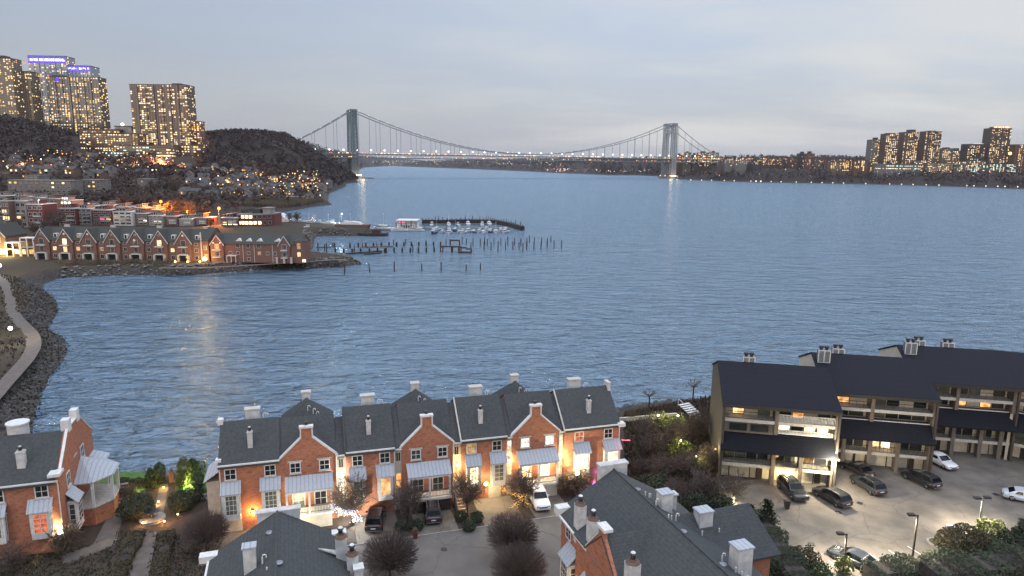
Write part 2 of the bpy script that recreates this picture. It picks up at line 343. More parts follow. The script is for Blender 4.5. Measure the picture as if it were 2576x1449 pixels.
# ------------------------------------------------------------------ mesh helpers
class MB:
    def __init__(s): s.v, s.f, s.m = [], [], []
    def add(s, vs, fs, mi=0):
        n = len(s.v); s.v.extend(tuple(v) for v in vs)
        s.f.extend(tuple(i + n for i in f) for f in fs); s.m.extend([mi] * len(fs))
        return s
    def box(s, x0, x1, y0, y1, z0, z1, mi=0):
        return s.add([(x0, y0, z0), (x1, y0, z0), (x1, y1, z0), (x0, y1, z0), (x0, y0, z1), (x1, y0, z1), (x1, y1, z1), (x0, y1, z1)],
                     [(3, 2, 1, 0), (4, 5, 6, 7), (0, 1, 5, 4), (1, 2, 6, 5), (2, 3, 7, 6), (3, 0, 4, 7)], mi)
    def frus(s, cx, cy, z0, z1, a0, b0, a1, b1, mi=0):
        vs = [(cx - a0, cy - b0, z0), (cx + a0, cy - b0, z0), (cx + a0, cy + b0, z0), (cx - a0, cy + b0, z0), (cx - a1, cy - b1, z1), (cx + a1, cy - b1, z1), (cx + a1, cy + b1, z1), (cx - a1, cy + b1, z1)]
        return s.add(vs, [(3, 2, 1, 0), (4, 5, 6, 7), (0, 1, 5, 4), (1, 2, 6, 5), (2, 3, 7, 6), (3, 0, 4, 7)], mi)
    def prism(s, poly, a, b, axis='y', mi=0):
        """poly in the plane across axis; runs from a to b along it"""
        n = len(poly)
        if axis == 'y': f = lambda p, t: (p[0], t, p[1])
        elif axis == 'x': f = lambda p, t: (t, p[0], p[1])
        else: f = lambda p, t: (p[0], p[1], t)
        vs = [f(p, a) for p in poly] + [f(p, b) for p in poly]
        fs = [tuple(range(n))[::-1], tuple(range(n, 2 * n))] + [(i, (i + 1) % n, (i + 1) % n + n, i + n) for i in range(n)]
        return s.add(vs, fs, mi)
    def cyl(s, cx, cy, z0, z1, r0, r1=None, n=8, mi=0):
        r1 = r0 if r1 is None else r1
        vs = [(cx + r0 * math.cos(2 * math.pi * i / n), cy + r0 * math.sin(2 * math.pi * i / n), z0) for i in range(n)]
        vs += [(cx + r1 * math.cos(2 * math.pi * i / n), cy + r1 * math.sin(2 * math.pi * i / n), z1) for i in range(n)]
        fs = [tuple(range(n))[::-1], tuple(range(n, 2 * n))] + [(i, (i + 1) % n, (i + 1) % n + n, i + n) for i in range(n)]
        return s.add(vs, fs, mi)
    def tube(s, pts, r, n=4, r1=None, mi=0):
        pts = [Vector(p) for p in pts]; k = len(pts)
        r1 = r if r1 is None else r1
        base = len(s.v)
        for i, p in enumerate(pts):
            d = (pts[min(i + 1, k - 1)] - pts[max(i - 1, 0)])
            d = d.normalized() if d.length > 1e-9 else Vector((0, 0, 1))
            a = d.orthogonal().normalized() if abs(d.z) > 0.95 else d.cross(Vector((0, 0, 1))).normalized()
            b = d.cross(a); rr = r + (r1 - r) * i / max(k - 1, 1)
            for j in range(n):
                t = 2 * math.pi * (j + 0.5) / n
                s.v.append(tuple(p + a * (rr * math.cos(t)) + b * (rr * math.sin(t))))
        for i in range(k - 1):
            for j in range(n):
                s.f.append((base + i * n + j, base + i * n + (j + 1) % n, base + (i + 1) * n + (j + 1) % n, base + (i + 1) * n + j)); s.m.append(mi)
        s.f.append(tuple(base + j for j in range(n))[::-1]); s.m.append(mi)
        s.f.append(tuple(base + (k - 1) * n + j for j in range(n))); s.m.append(mi)
        return s
    def ball(s, cx, cy, cz, r, seg=8, rings=5, sz=1.0, mi=0):
        vs = [(cx, cy, cz + r * sz)]
        for i in range(1, rings):
            ph = math.pi * i / rings
            for j in range(seg):
                t = 2 * math.pi * j / seg
                vs.append((cx + r * math.sin(ph) * math.cos(t), cy + r * math.sin(ph) * math.sin(t), cz + r * sz * math.cos(ph)))
        vs.append((cx, cy, cz - r * sz)); e = len(vs) - 1
        fs = [(0, 1 + j, 1 + (j + 1) % seg) for j in range(seg)]
        for i in range(rings - 2):
            for j in range(seg):
                a = 1 + i * seg + j; b = 1 + i * seg + (j + 1) % seg
                fs.append((a, a + seg, b + seg, b))
        fs += [(e, 1 + (rings - 2) * seg + (j + 1) % seg, 1 + (rings - 2) * seg + j) for j in range(seg)]
        return s.add(vs, fs, mi)
    def quad(s, a, b, c, d, mi=0): return s.add([a, b, c, d], [(0, 1, 2, 3)], mi)
    def sheet(s, poly, z, mi=0): return s.add([(p[0], p[1], z) for p in poly], [tuple(range(len(poly)))], mi)
    def slab(s, pts, th, mi=0):
        """a plane polygon of 3-D points given thickness straight down"""
        n = len(pts)
        vs = [tuple(p) for p in pts] + [(p[0], p[1], p[2] - th) for p in pts]
        fs = [tuple(range(n)), tuple(range(n, 2 * n))[::-1]] + [(i, i + n, (i + 1) % n + n, (i + 1) % n) for i in range(n)]
        return s.add(vs, fs, mi)
    def mesh(s, name, *mats, smooth=False):
        me = bpy.data.meshes.new(name)
        me.from_pydata(s.v, [], s.f)
        for m in mats: me.materials.append(MATS[m] if isinstance(m, str) else m)
        if len(mats) > 1: me.polygons.foreach_set('material_index', s.m)
        if smooth: me.polygons.foreach_set('use_smooth', [True] * len(me.polygons))
        me.update()
        return me

def link(name, me, parent=None, loc=(0, 0, 0), rz=0.0, **props):
    o = bpy.data.objects.new(name, me); COL.objects.link(o)
    if parent is not None: o.parent = parent
    o.location = loc; o.rotation_euler = (0, 0, rz)
    for k, v in props.items():
        if v: o[k] = v
    return o

def build(mb, name, mats, parent=None, loc=(0, 0, 0), rz=0.0, smooth=False, **props):
    mats = (mats,) if isinstance(mats, str) else mats
    return link(name, mb.mesh(name, *mats, smooth=smooth), parent, loc, rz, **props)

def thing(name, label, cat, loc=(0, 0, 0), rz=0.0, group=None):
    return link(name, None, None, loc, rz, label=label, category=cat, group=group)

def copy_tree(o, parent=None):
    c = o.copy(); COL.objects.link(c)
    if parent is not None: c.parent = parent
    for ch in list(o.children): copy_tree(ch, c)
    return c

def lamp_light(parent, loc, power, col=(1, 0.75, 0.42), radius=0.15, spot=None, rot=None):
    d = bpy.data.lights.new('lamp_light', 'SPOT' if spot else 'POINT')
    d.energy = power * (5.5 if power < 1500 else 1.6 if power < 20000 else 1.0); d.color = col; d.shadow_soft_size = radius
    if spot: d.spot_size = R(spot); d.spot_blend = 0.8
    o = bpy.data.objects.new('lamp_light', d); COL.objects.link(o)
    o.parent = parent; o.location = loc
    if rot: o.rotation_euler = rot
    return o

ORD = ['first', 'second', 'third', 'fourth', 'fifth', 'sixth', 'seventh', 'eighth', 'ninth', 'tenth', 'eleventh', 'twelfth', 'thirteenth', 'fourteenth', 'fifteenth', 'sixteenth', 'seventeenth', 'eighteenth', 'nineteenth', 'twentieth']
TENS = {2: 'twenty', 3: 'thirty', 4: 'forty', 5: 'fifty', 6: 'sixty', 7: 'seventy', 8: 'eighty', 9: 'ninety'}
def nth(i):
    """0 -> first"""
    if i < 20: return ORD[i]
    t, u = divmod(i + 1, 10)
    if t > 9: return 'hundred and ' + nth(i - 100)
    if u == 0: return TENS[t][:-1] + 'ieth'
    return TENS[t] + '-' + ORD[u - 1]
def ftl(i, n):
    """place in a row counted from its left end"""
    if i == 0: return 'leftmost'
    if i == n - 1: return 'rightmost'
    return nth(i) + ' from the left'

# ------------------------------------------------------------------ windows (frame > pane)
_WIN = {}
def win_meshes(w, h, nx, nz, fw, pane, frame, t=0.07):
    key = (round(w, 2), round(h, 2), nx, nz, round(fw, 3), pane, frame)
    if key not in _WIN:
        a = MB()
        a.box(0, fw, -t, 0, 0, h).box(w - fw, w, -t, 0, 0, h).box(fw, w - fw, -t, 0, 0, fw).box(fw, w - fw, -t, 0, h - fw, h)
        b = fw * 0.5
        for i in range(1, nx):
            x = w * i / nx; a.box(x - b / 2, x + b / 2, -t * .8, 0, fw, h - fw)
        for i in range(1, nz):
            z = h * i / nz; a.box(fw, w - fw, -t * .7, 0, z - b / 2, z + b / 2)
        p = MB().box(fw * .5, w - fw * .5, -t * .45, -0.004, fw * .5, h - fw * .5)
        _WIN[key] = (a.mesh('window_frame', frame), p.mesh('pane', pane))
    return _WIN[key]

def window(parent, x, y, z, w, h, nx=2, nz=1, pane='glass', frame='white_paint', fw=0.09, rz=0.0, label=None, sill=False, name='window'):
    """x, z of the lower left corner seen from outside, on a wall that faces -y turned by rz"""
    fm, pmesh = win_meshes(w, h, nx, nz, fw, pane, frame)
    o = link(name, fm, parent, (x, y, z), rz, label=label)
    link('pane', pmesh, o)
    if sill:
        build(MB().box(-0.08, w + 0.08, -0.14, 0, -0.12, -0.01), 'sill', 'stone_trim', o)
    return o
# ------------------------------------------------------------------ terrain (one sheet to the horizon) and river
def xy(pts, z=0.0): return [tuple(at(x, y, z))[:2] for x, y in pts]
WEST = xy([(92, 1090), (97, 1055), (108, 1005), (128, 955), (150, 928), (166, 905), (177, 882), (170, 858), (150, 842), (124, 830), (132, 812), (146, 795), (150, 775), (143, 752), (118, 733), (112, 716), (150, 700), (300, 693), (480, 693), (560, 686), (700, 677), (860, 671), (915, 665), (890, 656), (800, 645), (786, 637), (790, 618), (792, 600), (800, 594), (880, 595), (955, 592), (950, 586), (840, 574), (760, 568), (715, 560), (690, 548), (720, 533), (790, 520), (838, 515), (822, 505), (812, 494), (845, 480), (868, 470), (872, 462)])
WEST += [(-330, 1480), (-400, 1750), (-480, 2050), (-700, 3000), (-1290, 6000), (-1690, 9500), (-1500, 14000), (-26000, 14000), (-26000, 20), (140, 20), (140, 128), (95, 126), (60, 122)]
WEST += xy([(1770, 1003), (1650, 1012), (1555, 1022)]) + [(6, 104.5), (-10, 100), (-30, 93), (-44, 87.5), (-56, 85), (-68, 92)]
EAST = [(6000, 300), (2600, 700)] + xy([(2800, 480), (2576, 476), (2400, 470), (2200, 464), (1900, 459), (1740, 453), (1695, 450.5)]) + [(560, 2400), (600, 2700), (520, 3000)] + xy([(1540, 441), (1400, 435), (1310, 430.5), (1180, 425), (1000, 418.2)]) + [(-1500, 13990), (26000, 13990), (26000, 300)]

def seg_dist(P, poly):
    """signed distance (inside > 0) of points P (n,2) to a closed polygon"""
    A = np.array(poly, float); B = np.roll(A, -1, 0)
    best = np.full(len(P), 1e18); inside = np.zeros(len(P), bool)
    for a, b in zip(A, B):
        d = b - a
        t = np.clip(((P - a) @ d) / max(d @ d, 1e-9), 0, 1)
        q = P - (a + t[:, None] * d)
        best = np.minimum(best, (q * q).sum(1))
        c = (a[1] > P[:, 1]) != (b[1] > P[:, 1])
        with np.errstate(divide='ignore', invalid='ignore'):
            xi = (b[0] - a[0]) * (P[:, 1] - a[1]) / (b[1] - a[1]) + a[0]
        inside ^= c & (P[:, 0] < xi)
    return np.sqrt(best) * np.where(inside, 1, -1)

def ctl(px, py, Y): return tuple(atY(px, py, Y))
CTL = [(-250, 300, 3), (-180, 270, 3), (-100, 270, 3), (-110, 330, 3), (-180, 340, 3.5), (-250, 400, 5), (-150, 400, 5), (-100, 420, 4), (-60, 410, 3), (-100, 440, 3), (-350, 390, 7), (-450, 400, 14), (-600, 300, 20), (-400, 250, 6),
       (-170, 620, 3), (-260, 640, 4), (-210, 740, 2.2), (-260, 780, 3), (-330, 520, 9), (-240, 520, 6), (-330, 620, 14), (-300, 900, 6), (-900, 500, 40), (-700, 400, 30)]
CTL += [ctl(*c) for c in [(400, 440, 800), (520, 445, 820), (600, 450, 900), (690, 458, 950), (750, 472, 950), (650, 475, 820), (100, 430, 700), (0, 410, 800), (200, 412, 950), (350, 400, 1080), (480, 392, 1120), (280, 396, 1080),
        (0, 303, 1150), (60, 311, 1150), (120, 330, 1150), (165, 345, 1150), (195, 362, 1150), (240, 388, 1150), (100, 335, 1320), (0, 310, 1350), (230, 350, 1320), (-200, 290, 1150), (-500, 290, 1150), (-200, 400, 700),
        (500, 352, 1380), (560, 341, 1380), (640, 338, 1380), (710, 343, 1380), (755, 360, 1390), (795, 391, 1390), (830, 425, 1380), (858, 455, 1365),
        (530, 400, 1180), (600, 418, 1150), (700, 430, 1200), (780, 450, 1230), (420, 380, 1180), (350, 385, 1200), (600, 338, 1550), (450, 345, 1500), (300, 350, 1500)]]
CTL += [(-600, 1800, 95), (-560, 1700, 100), (-900, 1800, 100), (-700, 2300, 95), (-1000, 3000, 110), (-1700, 6000, 120), (-2400, 9000, 120), (-3000, 3000, 100)]
CTLA = np.array(CTL)
def west_h(P):
    w = np.zeros(len(P)); s = np.zeros(len(P))
    for cx, cy, cz in CTLA:
        d2 = (P[:, 0] - cx) ** 2 + (P[:, 1] - cy) ** 2
        k = 1.0 / (d2 + 30.0 ** 2) ** 2.2
        w += k; s += k * cz
    h = s / w
    t = np.clip((P[:, 1] - 285) / 90, 0, 1); t = t * t * (3 - 2 * t)
    return 3.0 * (1 - t) + h * t
def wob(P, f, ph):
    return np.sin(P[:, 0] * f + ph) * np.sin(P[:, 1] * f * 0.83 + 1.7 * ph) + 0.5 * np.sin(P[:, 0] * f * 2.3 + 2 * ph) * np.cos(P[:, 1] * f * 1.9 - ph)
def east_h(P, sd):
    k = np.clip((P[:, 0] / np.maximum(P[:, 1], 1) - 0.40) / 0.16, 0, 1)
    h = 2.5 + np.clip(sd - 14, 0, 130) * (0.25 - 0.11 * k) + np.clip(sd - 144, 0, 140) * .1 * k + 2.0 * wob(P, 0.006, 0.4)
    n = np.clip((P[:, 1] - 2350) / 500, 0, 1) * np.clip((5200 - P[:, 1]) / 1500, 0, 1)
    h += n * np.clip(sd / 400, 0, 1) * (34 + 10 * wob(P, 0.0035, 2.0))
    far = np.clip((P[:, 1] - 5000) / 2500, 0, 1)
    return h + far * np.clip(sd / 900, 0, 1) * (45 + 18 * wob(P, 0.0012, 0.3))
def height(P):
    P = np.asarray(P, float)
    sw = seg_dist(P, WEST); se = seg_dist(P, EAST)
    near = np.clip((400 - P[:, 1]) / 200, 0, 1)
    hw = np.minimum(west_h(P), np.where(P[:, 1] < 1000, np.where(P[:, 1] < 235, sw * 0.42 - 0.25, sw * 0.8 - 0.25), sw * 0.62))
    he = np.minimum(east_h(P, se), se * 0.22)
    return np.maximum(np.maximum(hw, he), -2.5)
def ground_z(x, y): return float(height([(x, y)])[0])

_t = np.concatenate([np.linspace(-2.2, -0.82, 60)[:-1], np.linspace(-0.82, 0.82, 560), np.linspace(0.82, 2.2, 60)[1:]])
_r0_, _rows = 24.0, []
while _r0_ < 15000:
    _rows.append(_r0_); _r0_ *= 1.0105 if _r0_ < 320 else 1.016
_rows = np.array(_rows)
GX = _t[None, :] * _rows[:, None]; GY = np.repeat(_rows[:, None], len(_t), 1)
GP = np.stack([GX.ravel(), GY.ravel()], 1)
GZ = height(GP)
nc, nr = len(_t), len(_rows)
idx = np.arange(nr * nc).reshape(nr, nc)
q = np.stack([idx[:-1, :-1], idx[:-1, 1:], idx[1:, 1:], idx[1:, :-1]], -1).reshape(-1, 4)
q = q[(GZ[q] > -1.5).any(1)]
used = np.unique(q); remap = np.full(nr * nc, -1); remap[used] = np.arange(len(used))
gm = bpy.data.meshes.new('ground')
gm.vertices.add(len(used)); gm.vertices.foreach_set('co', np.column_stack([GP[used], GZ[used]]).astype(np.float32).ravel())
gm.loops.add(q.size); gm.loops.foreach_set('vertex_index', remap[q].astype(np.int32).ravel())
gm.polygons.add(len(q)); gm.polygons.foreach_set('loop_start', np.arange(0, q.size, 4, dtype=np.int32)); gm.polygons.foreach_set('loop_total', np.full(len(q), 4, dtype=np.int32))
gm.polygons.foreach_set('use_smooth', np.ones(len(q), bool))
gm.update(calc_edges=True); gm.validate()
# rock and mud along the water line, winter grass and leaf litter above it
m, t, b = newmat('ground_cover')
b.inputs['Roughness'].default_value = 0.95; b.inputs['Specular IOR Level'].default_value = 0.2
g = t.nodes.new('ShaderNodeNewGeometry'); s = t.nodes.new('ShaderNodeSeparateXYZ'); t.links.new(g.outputs['Position'], s.inputs[0])
n1 = t.nodes.new('ShaderNodeTexNoise'); n1.inputs['Scale'].default_value = 0.11; n1.inputs['Detail'].default_value = 12; n1.inputs['Roughness'].default_value = 0.65; t.links.new(g.outputs['Position'], n1.inputs['Vector'])
n2 = t.nodes.new('ShaderNodeTexNoise'); n2.inputs['Scale'].default_value = 1.3; n2.inputs['Detail'].default_value = 8; t.links.new(g.outputs['Position'], n2.inputs['Vector'])
def mixc(fac, A, B):
    x = t.nodes.new('ShaderNodeMix'); x.data_type = 'RGBA'
    if isinstance(fac, float): x.inputs['Factor'].default_value = fac
    else: t.links.new(fac, x.inputs['Factor'])
    for nm, v in (('A', A), ('B', B)):
        if isinstance(v, tuple): x.inputs[nm].default_value = (*v, 1)
        else: t.links.new(v, x.inputs[nm])
    return x.outputs['Result']
def mrange(src, a, b_, c=0.0, d=1.0):
    r = t.nodes.new('ShaderNodeMapRange'); r.inputs[1].default_value = a; r.inputs[2].default_value = b_; r.inputs[3].default_value = c; r.inputs[4].default_value = d
    t.links.new(src, r.inputs[0]); return r.outputs[0]
litter = mixc(mrange(n1.outputs['Fac'], 0.36, 0.62), (0.062, 0.044, 0.036), (0.066, 0.055, 0.034))
litter = mixc(mrange(n2.outputs['Fac'], 0.4, 0.7, 0, 0.7), litter, (0.036, 0.028, 0.024))
wood_floor = mixc(mrange(s.outputs[1], 420, 520), litter, (0.042, 0.031, 0.027))
litter = wood_floor
rockc = mixc(mrange(n2.outputs['Fac'], 0.35, 0.6), (0.080, 0.070, 0.062), (0.03, 0.027, 0.026))
addn = t.nodes.new('ShaderNodeMath'); addn.operation = 'MULTIPLY_ADD'; addn.inputs[1].default_value = 1.4; t.links.new(n2.outputs['Fac'], addn.inputs[0]); t.links.new(s.outputs[2], addn.inputs[2])
col = mixc(mrange(addn.outputs[0], 2.6, 3.5), rockc, litter)
t.links.new(col, b.inputs['Base Color'])
bp = t.nodes.new('ShaderNodeBump'); bp.inputs['Strength'].default_value = 0.5; bp.inputs['Distance'].default_value = 0.3; t.links.new(n2.outputs['Fac'], bp.inputs['Height']); t.links.new(bp.outputs[0], b.inputs['Normal'])
gm.materials.append(m)
link('ground', gm, kind='structure')

# river: turbid blue-green body under a wind-roughened surface
m, t, b = newmat('river_water')
t.nodes.remove(b)
outn = [n for n in t.nodes if n.type == 'OUTPUT_MATERIAL'][0]
dif = t.nodes.new('ShaderNodeBsdfDiffuse'); dif.inputs['Color'].default_value = (0.046, 0.118, 0.210, 1)
glo = t.nodes.new('ShaderNodeBsdfGlossy'); glo.inputs['Color'].default_value = (0.74, 0.89, 1.0, 1); glo.inputs['Roughness'].default_value = 0.14
fre = t.nodes.new('ShaderNodeFresnel'); fre.inputs['IOR'].default_value = 2.5
fcap = t.nodes.new('ShaderNodeMath'); fcap.operation = 'MULTIPLY'; fcap.inputs[1].default_value = 1.5; fcap.use_clamp = True; t.links.new(fre.outputs[0], fcap.inputs[0])
mxs = t.nodes.new('ShaderNodeMixShader'); t.links.new(fcap.outputs[0], mxs.inputs[0]); t.links.new(dif.outputs[0], mxs.inputs[1]); t.links.new(glo.outputs[0], mxs.inputs[2]); t.links.new(mxs.outputs[0], outn.inputs[0])
g = t.nodes.new('ShaderNodeNewGeometry')
prev = None
for sc_, st, dist, stretch, rot, det in [(0.035, 1.0, 7.0, (1.0, 2.6, 1), -0.12, 4), (0.12, 1.0, 6.5, (1.0, 2.2, 1), 0.2, 6), (0.42, 1.0, 1.3, (1, 2.0, 1), -0.2, 5)]:
    mpn = t.nodes.new('ShaderNodeMapping'); mpn.inputs['Scale'].default_value = stretch; mpn.inputs['Rotation'].default_value = (0, 0, rot)
    nn = t.nodes.new('ShaderNodeTexNoise'); nn.inputs['Scale'].default_value = sc_; nn.inputs['Detail'].default_value = det; nn.inputs['Roughness'].default_value = 0.55; nn.inputs['Distortion'].default_value = 0.5
    t.links.new(g.outputs['Position'], mpn.inputs[0]); t.links.new(mpn.outputs[0], nn.inputs['Vector'])
    bp = t.nodes.new('ShaderNodeBump'); bp.inputs['Strength'].default_value = st; bp.inputs['Distance'].default_value = dist
    t.links.new(nn.outputs['Fac'], bp.inputs['Height'])
    if prev: t.links.new(prev, bp.inputs['Normal'])
    prev = bp.outputs[0]
for nd in (dif, glo, fre): t.links.new(prev, nd.inputs['Normal'])
MATS['river_water'] = m
build(MB().quad((-26000, -300, 0), (26000, -300, 0), (26000, 26000, 0), (-26000, 26000, 0)), 'water', 'river_water', kind='structure')

# riprap: loose boulders along the near banks
def rocks(name, poly_pts, step, smin, smax, spread, mat, per=2, seed=3, inward=1):
    r = random.Random(seed); mb = MB()
    base = [(0, 0, 1), (0.9, 0, 0.2), (0.28, 0.85, 0.25), (-0.72, 0.53, 0.2), (-0.72, -0.53, 0.15), (0.28, -0.85, 0.2), (0, 0, -0.7)]
    fs = [(0, 1, 2), (0, 2, 3), (0, 3, 4), (0, 4, 5), (0, 5, 1), (6, 2, 1), (6, 3, 2), (6, 4, 3), (6, 5, 4), (6, 1, 5)]
    pts = []
    for (x0, y0), (x1, y1) in zip(poly_pts[:-1], poly_pts[1:]):
        Ls = math.hypot(x1 - x0, y1 - y0); nx, ny = -(y1 - y0) / max(Ls, 1e-6), (x1 - x0) / max(Ls, 1e-6)
        for k in range(max(1, int(Ls / step))):
            for j in range(per):
                u = r.random(); d = r.uniform(-0.6, spread) * inward
                pts.append((x0 + (x1 - x0) * u + nx * d, y0 + (y1 - y0) * u + ny * d))
    zs = height(pts)
    for (x, y), z in zip(pts, zs):
        a = r.uniform(0, 6.28); s_ = r.uniform(smin, smax) * (0.6 + 0.8 * r.random() ** 3)
        c, s2 = math.cos(a), math.sin(a); sx, sy, sz = s_ * r.uniform(.7, 1.3), s_ * r.uniform(.7, 1.2), s_ * r.uniform(.5, .9)
        vs = []
        for v in base:
            X, Y = v[0] * sx * r.uniform(.8, 1.2), v[1] * sy * r.uniform(.8, 1.2)
            vs.append((x + c * X - s2 * Y, y + s2 * X + c * Y, max(z, -0.3) + v[2] * sz))
        mb.add(vs, fs)
    return build(mb, name, mat, kind='stuff')
rocks('riprap', WEST[0:16], 0.8, 0.22, 0.55, 7.0, 'rock', 9, 3, 1)
rocks('riprap', WEST[16:30], 1.2, 0.5, 0.95, 7.0, 'rock_pale', 5, 4, 1)
rocks('riprap', WEST[-9:], 1.0, 0.4, 0.8, 5.0, 'rock', 4, 5, 1)

def strip(name, px, w, mat, z=3.02, closed=False, zoff=0.0):
    pts = [Vector(at(x, y, 3.0)) for x, y in px]
    # smooth the surveyed line
    P_ = []
    for i in range(len(pts) - 1):
        a, b_, c, d = pts[max(i - 1, 0)], pts[i], pts[i + 1], pts[min(i + 2, len(pts) - 1)]
        for k in range(6):
            u = k / 6
            P_.append(0.5 * ((2 * b_) + (c - a) * u + (2 * a - 5 * b_ + 4 * c - d) * u * u + (3 * b_ - a - 3 * c + d) * u ** 3))
    P_.append(pts[-1])
    mb = MB(); vs = []
    for i, p in enumerate(P_):
        d = (P_[min(i + 1, len(P_) - 1)] - P_[max(i - 1, 0)]).normalized(); nrm = Vector((-d.y, d.x, 0)) * w / 2
        vs += [(p.x + nrm.x, p.y + nrm.y, z), (p.x - nrm.x, p.y - nrm.y, z)]
    mb.add(vs, [(2 * i + 1, 2 * i + 3, 2 * i + 2, 2 * i) for i in range(len(P_) - 1)])
    return build(mb, name, mat, kind='structure')
strip('path', [(-60, 1040), (-20, 1002), (8, 970), (40, 935), (70, 900), (85, 868), (78, 838), (52, 812), (32, 785), (24, 750), (16, 720), (-10, 690), (-60, 668)], 2.7, 'gravel_path', 3.03)
strip('path', [(400, 674), (470, 674), (560, 671), (664, 665), (745, 660), (800, 656), (845, 653), (875, 655)], 2.6, 'gravel_path', 3.03)
# ------------------------------------------------------------------ brick townhouse row on the river (house > wall, roof, chimney, window ...)
ROWO, ROWA = Vector((-30.58, 66.82, 3.0)), R(16.5)
def row_pt(s, d, z=0.0):
    return Vector((ROWO.x + s * math.cos(ROWA) - d * math.sin(ROWA), ROWO.y + s * math.sin(ROWA) + d * math.cos(ROWA), 3.0 + z))
EAVE, DEPTH, RD = 7.6, 10.0, 3.9
def chimney(parent, x, y, z0, z1, w=0.5, d=0.5, pot=True):
    c = build(MB().box(x - w / 2, x + w / 2, y - d / 2, y + d / 2, z0, z1), 'chimney', 'stucco', parent)
    build(MB().frus(x, y, z1, z1 + 0.16, w / 2 + .06, d / 2 + .06, w / 2 - .04, d / 2 - .04), 'chimney_cap', 'stone_trim', c)
    if pot:
        build(MB().cyl(x, y, z1 + .16, z1 + .42, .15, .15, 10).cyl(x, y, z1 + .44, z1 + .56, .25, .2, 10), 'chimney_pot', 'black_metal', c)
        build(MB().cyl(x, y, z1 + .56, z1 + .64, .16, .1, 8), 'pot_cover', 'stucco', c)
    return c
def wide_chimney(parent, x, y, z0, z1, w=1.5, d=0.8, round_=False):
    c = build(MB().box(x - w / 2, x + w / 2, y - d / 2, y + d / 2, z0, z1), 'chimney', 'stucco', parent)
    build(MB().box(x - w / 2 - .1, x + w / 2 + .1, y - d / 2 - .1, y + d / 2 + .1, z1, z1 + .12), 'chimney_cap', 'stone_trim', c)
    return c
def vent_pipe(parent, x, y, z0, h=0.7, hook=True):
    pts = [(x, y, z0), (x, y, z0 + h)]
    if hook: pts += [(x + .04, y, z0 + h + .13), (x + .15, y, z0 + h + .17), (x + .26, y, z0 + h + .1), (x + .28, y, z0 + h - .06)]
    return build(MB().tube(pts, .055, 6), 'vent_pipe', 'white_paint', parent)
def box_bay(parent, x0, x1, z0, z1, pane, proud=0.75, zr=5.75, roofw=None, sides=True, nx=3, nz=4, y=0.0, rz=0.0):
    """a projecting white window box with a lean-to standing-seam roof"""
    g = link('bay_window', None, parent, (x0, y, 0), rz)
    w = x1 - x0; rx0, rx1 = (-0.2, w + 0.2) if roofw is None else (roofw[0] - x0, roofw[1] - x0)
    build(MB().box(0, w, -proud, 0, z0, z1), 'bay_box', 'white_paint', g)
    window(g, 0.22, -proud, z0 + 0.62, w - 0.44, z1 - z0 - 0.75, nx, nz, pane, 'white_paint', 0.09)
    if sides:
        for rzz, xx, yy in ((R(-90), 0.0, -.12), (R(90), w, -proud + .12)):
            window(g, xx, yy, z0 + 0.62, proud - .24, z1 - z0 - 0.75, 1, nz, pane, 'white_paint', 0.08, rz=rzz)
    build(MB().slab([(rx0, -proud - .22, zr - 1.08), (rx1, -proud - .22, zr - 1.08), (rx1, -.01, zr), (rx0, -.01, zr)], .07), 'bay_roof', 'seam_metal', g)
    build(MB().box(rx0 + .08, rx1 - .08, -proud - .12, -.02, z1, z1 + .1), 'cornice', 'white_paint', g)
    return g
def gutter_front(parent, x0, x1, z=EAVE, y=0.0):
    return build(MB().box(x0, x1, y - .34, y - .2, z - .06, z + .09), 'gutter', 'white_paint', parent)
def downspout(parent, x, z0=0.1, z1=EAVE, y=0.0):
    return build(MB().tube([(x, y - .08, z0), (x, y - .08, z1 - .35), (x, y - .3, z1)], .055, 6), 'downspout', 'white_paint', parent)
def rail(parent, x0, x1, y, z, h=0.95, n=None, mat='black_metal', name='railing'):
    mb = MB().box(x0, x1, y - .03, y + .03, z + h - .06, z + h).box(x0, x1, y - .02, y + .02, z + .08, z + .13)
    n = n or max(2, int((x1 - x0) / 0.16))
    for i in range(n + 1):
        x = x0 + (x1 - x0) * i / n; q = .03 if mat == 'white_paint' else .015; mb.box(x - q, x + q, y - .014, y + .014, z + .1, z + h - .06)
    return build(mb, name, mat, parent)

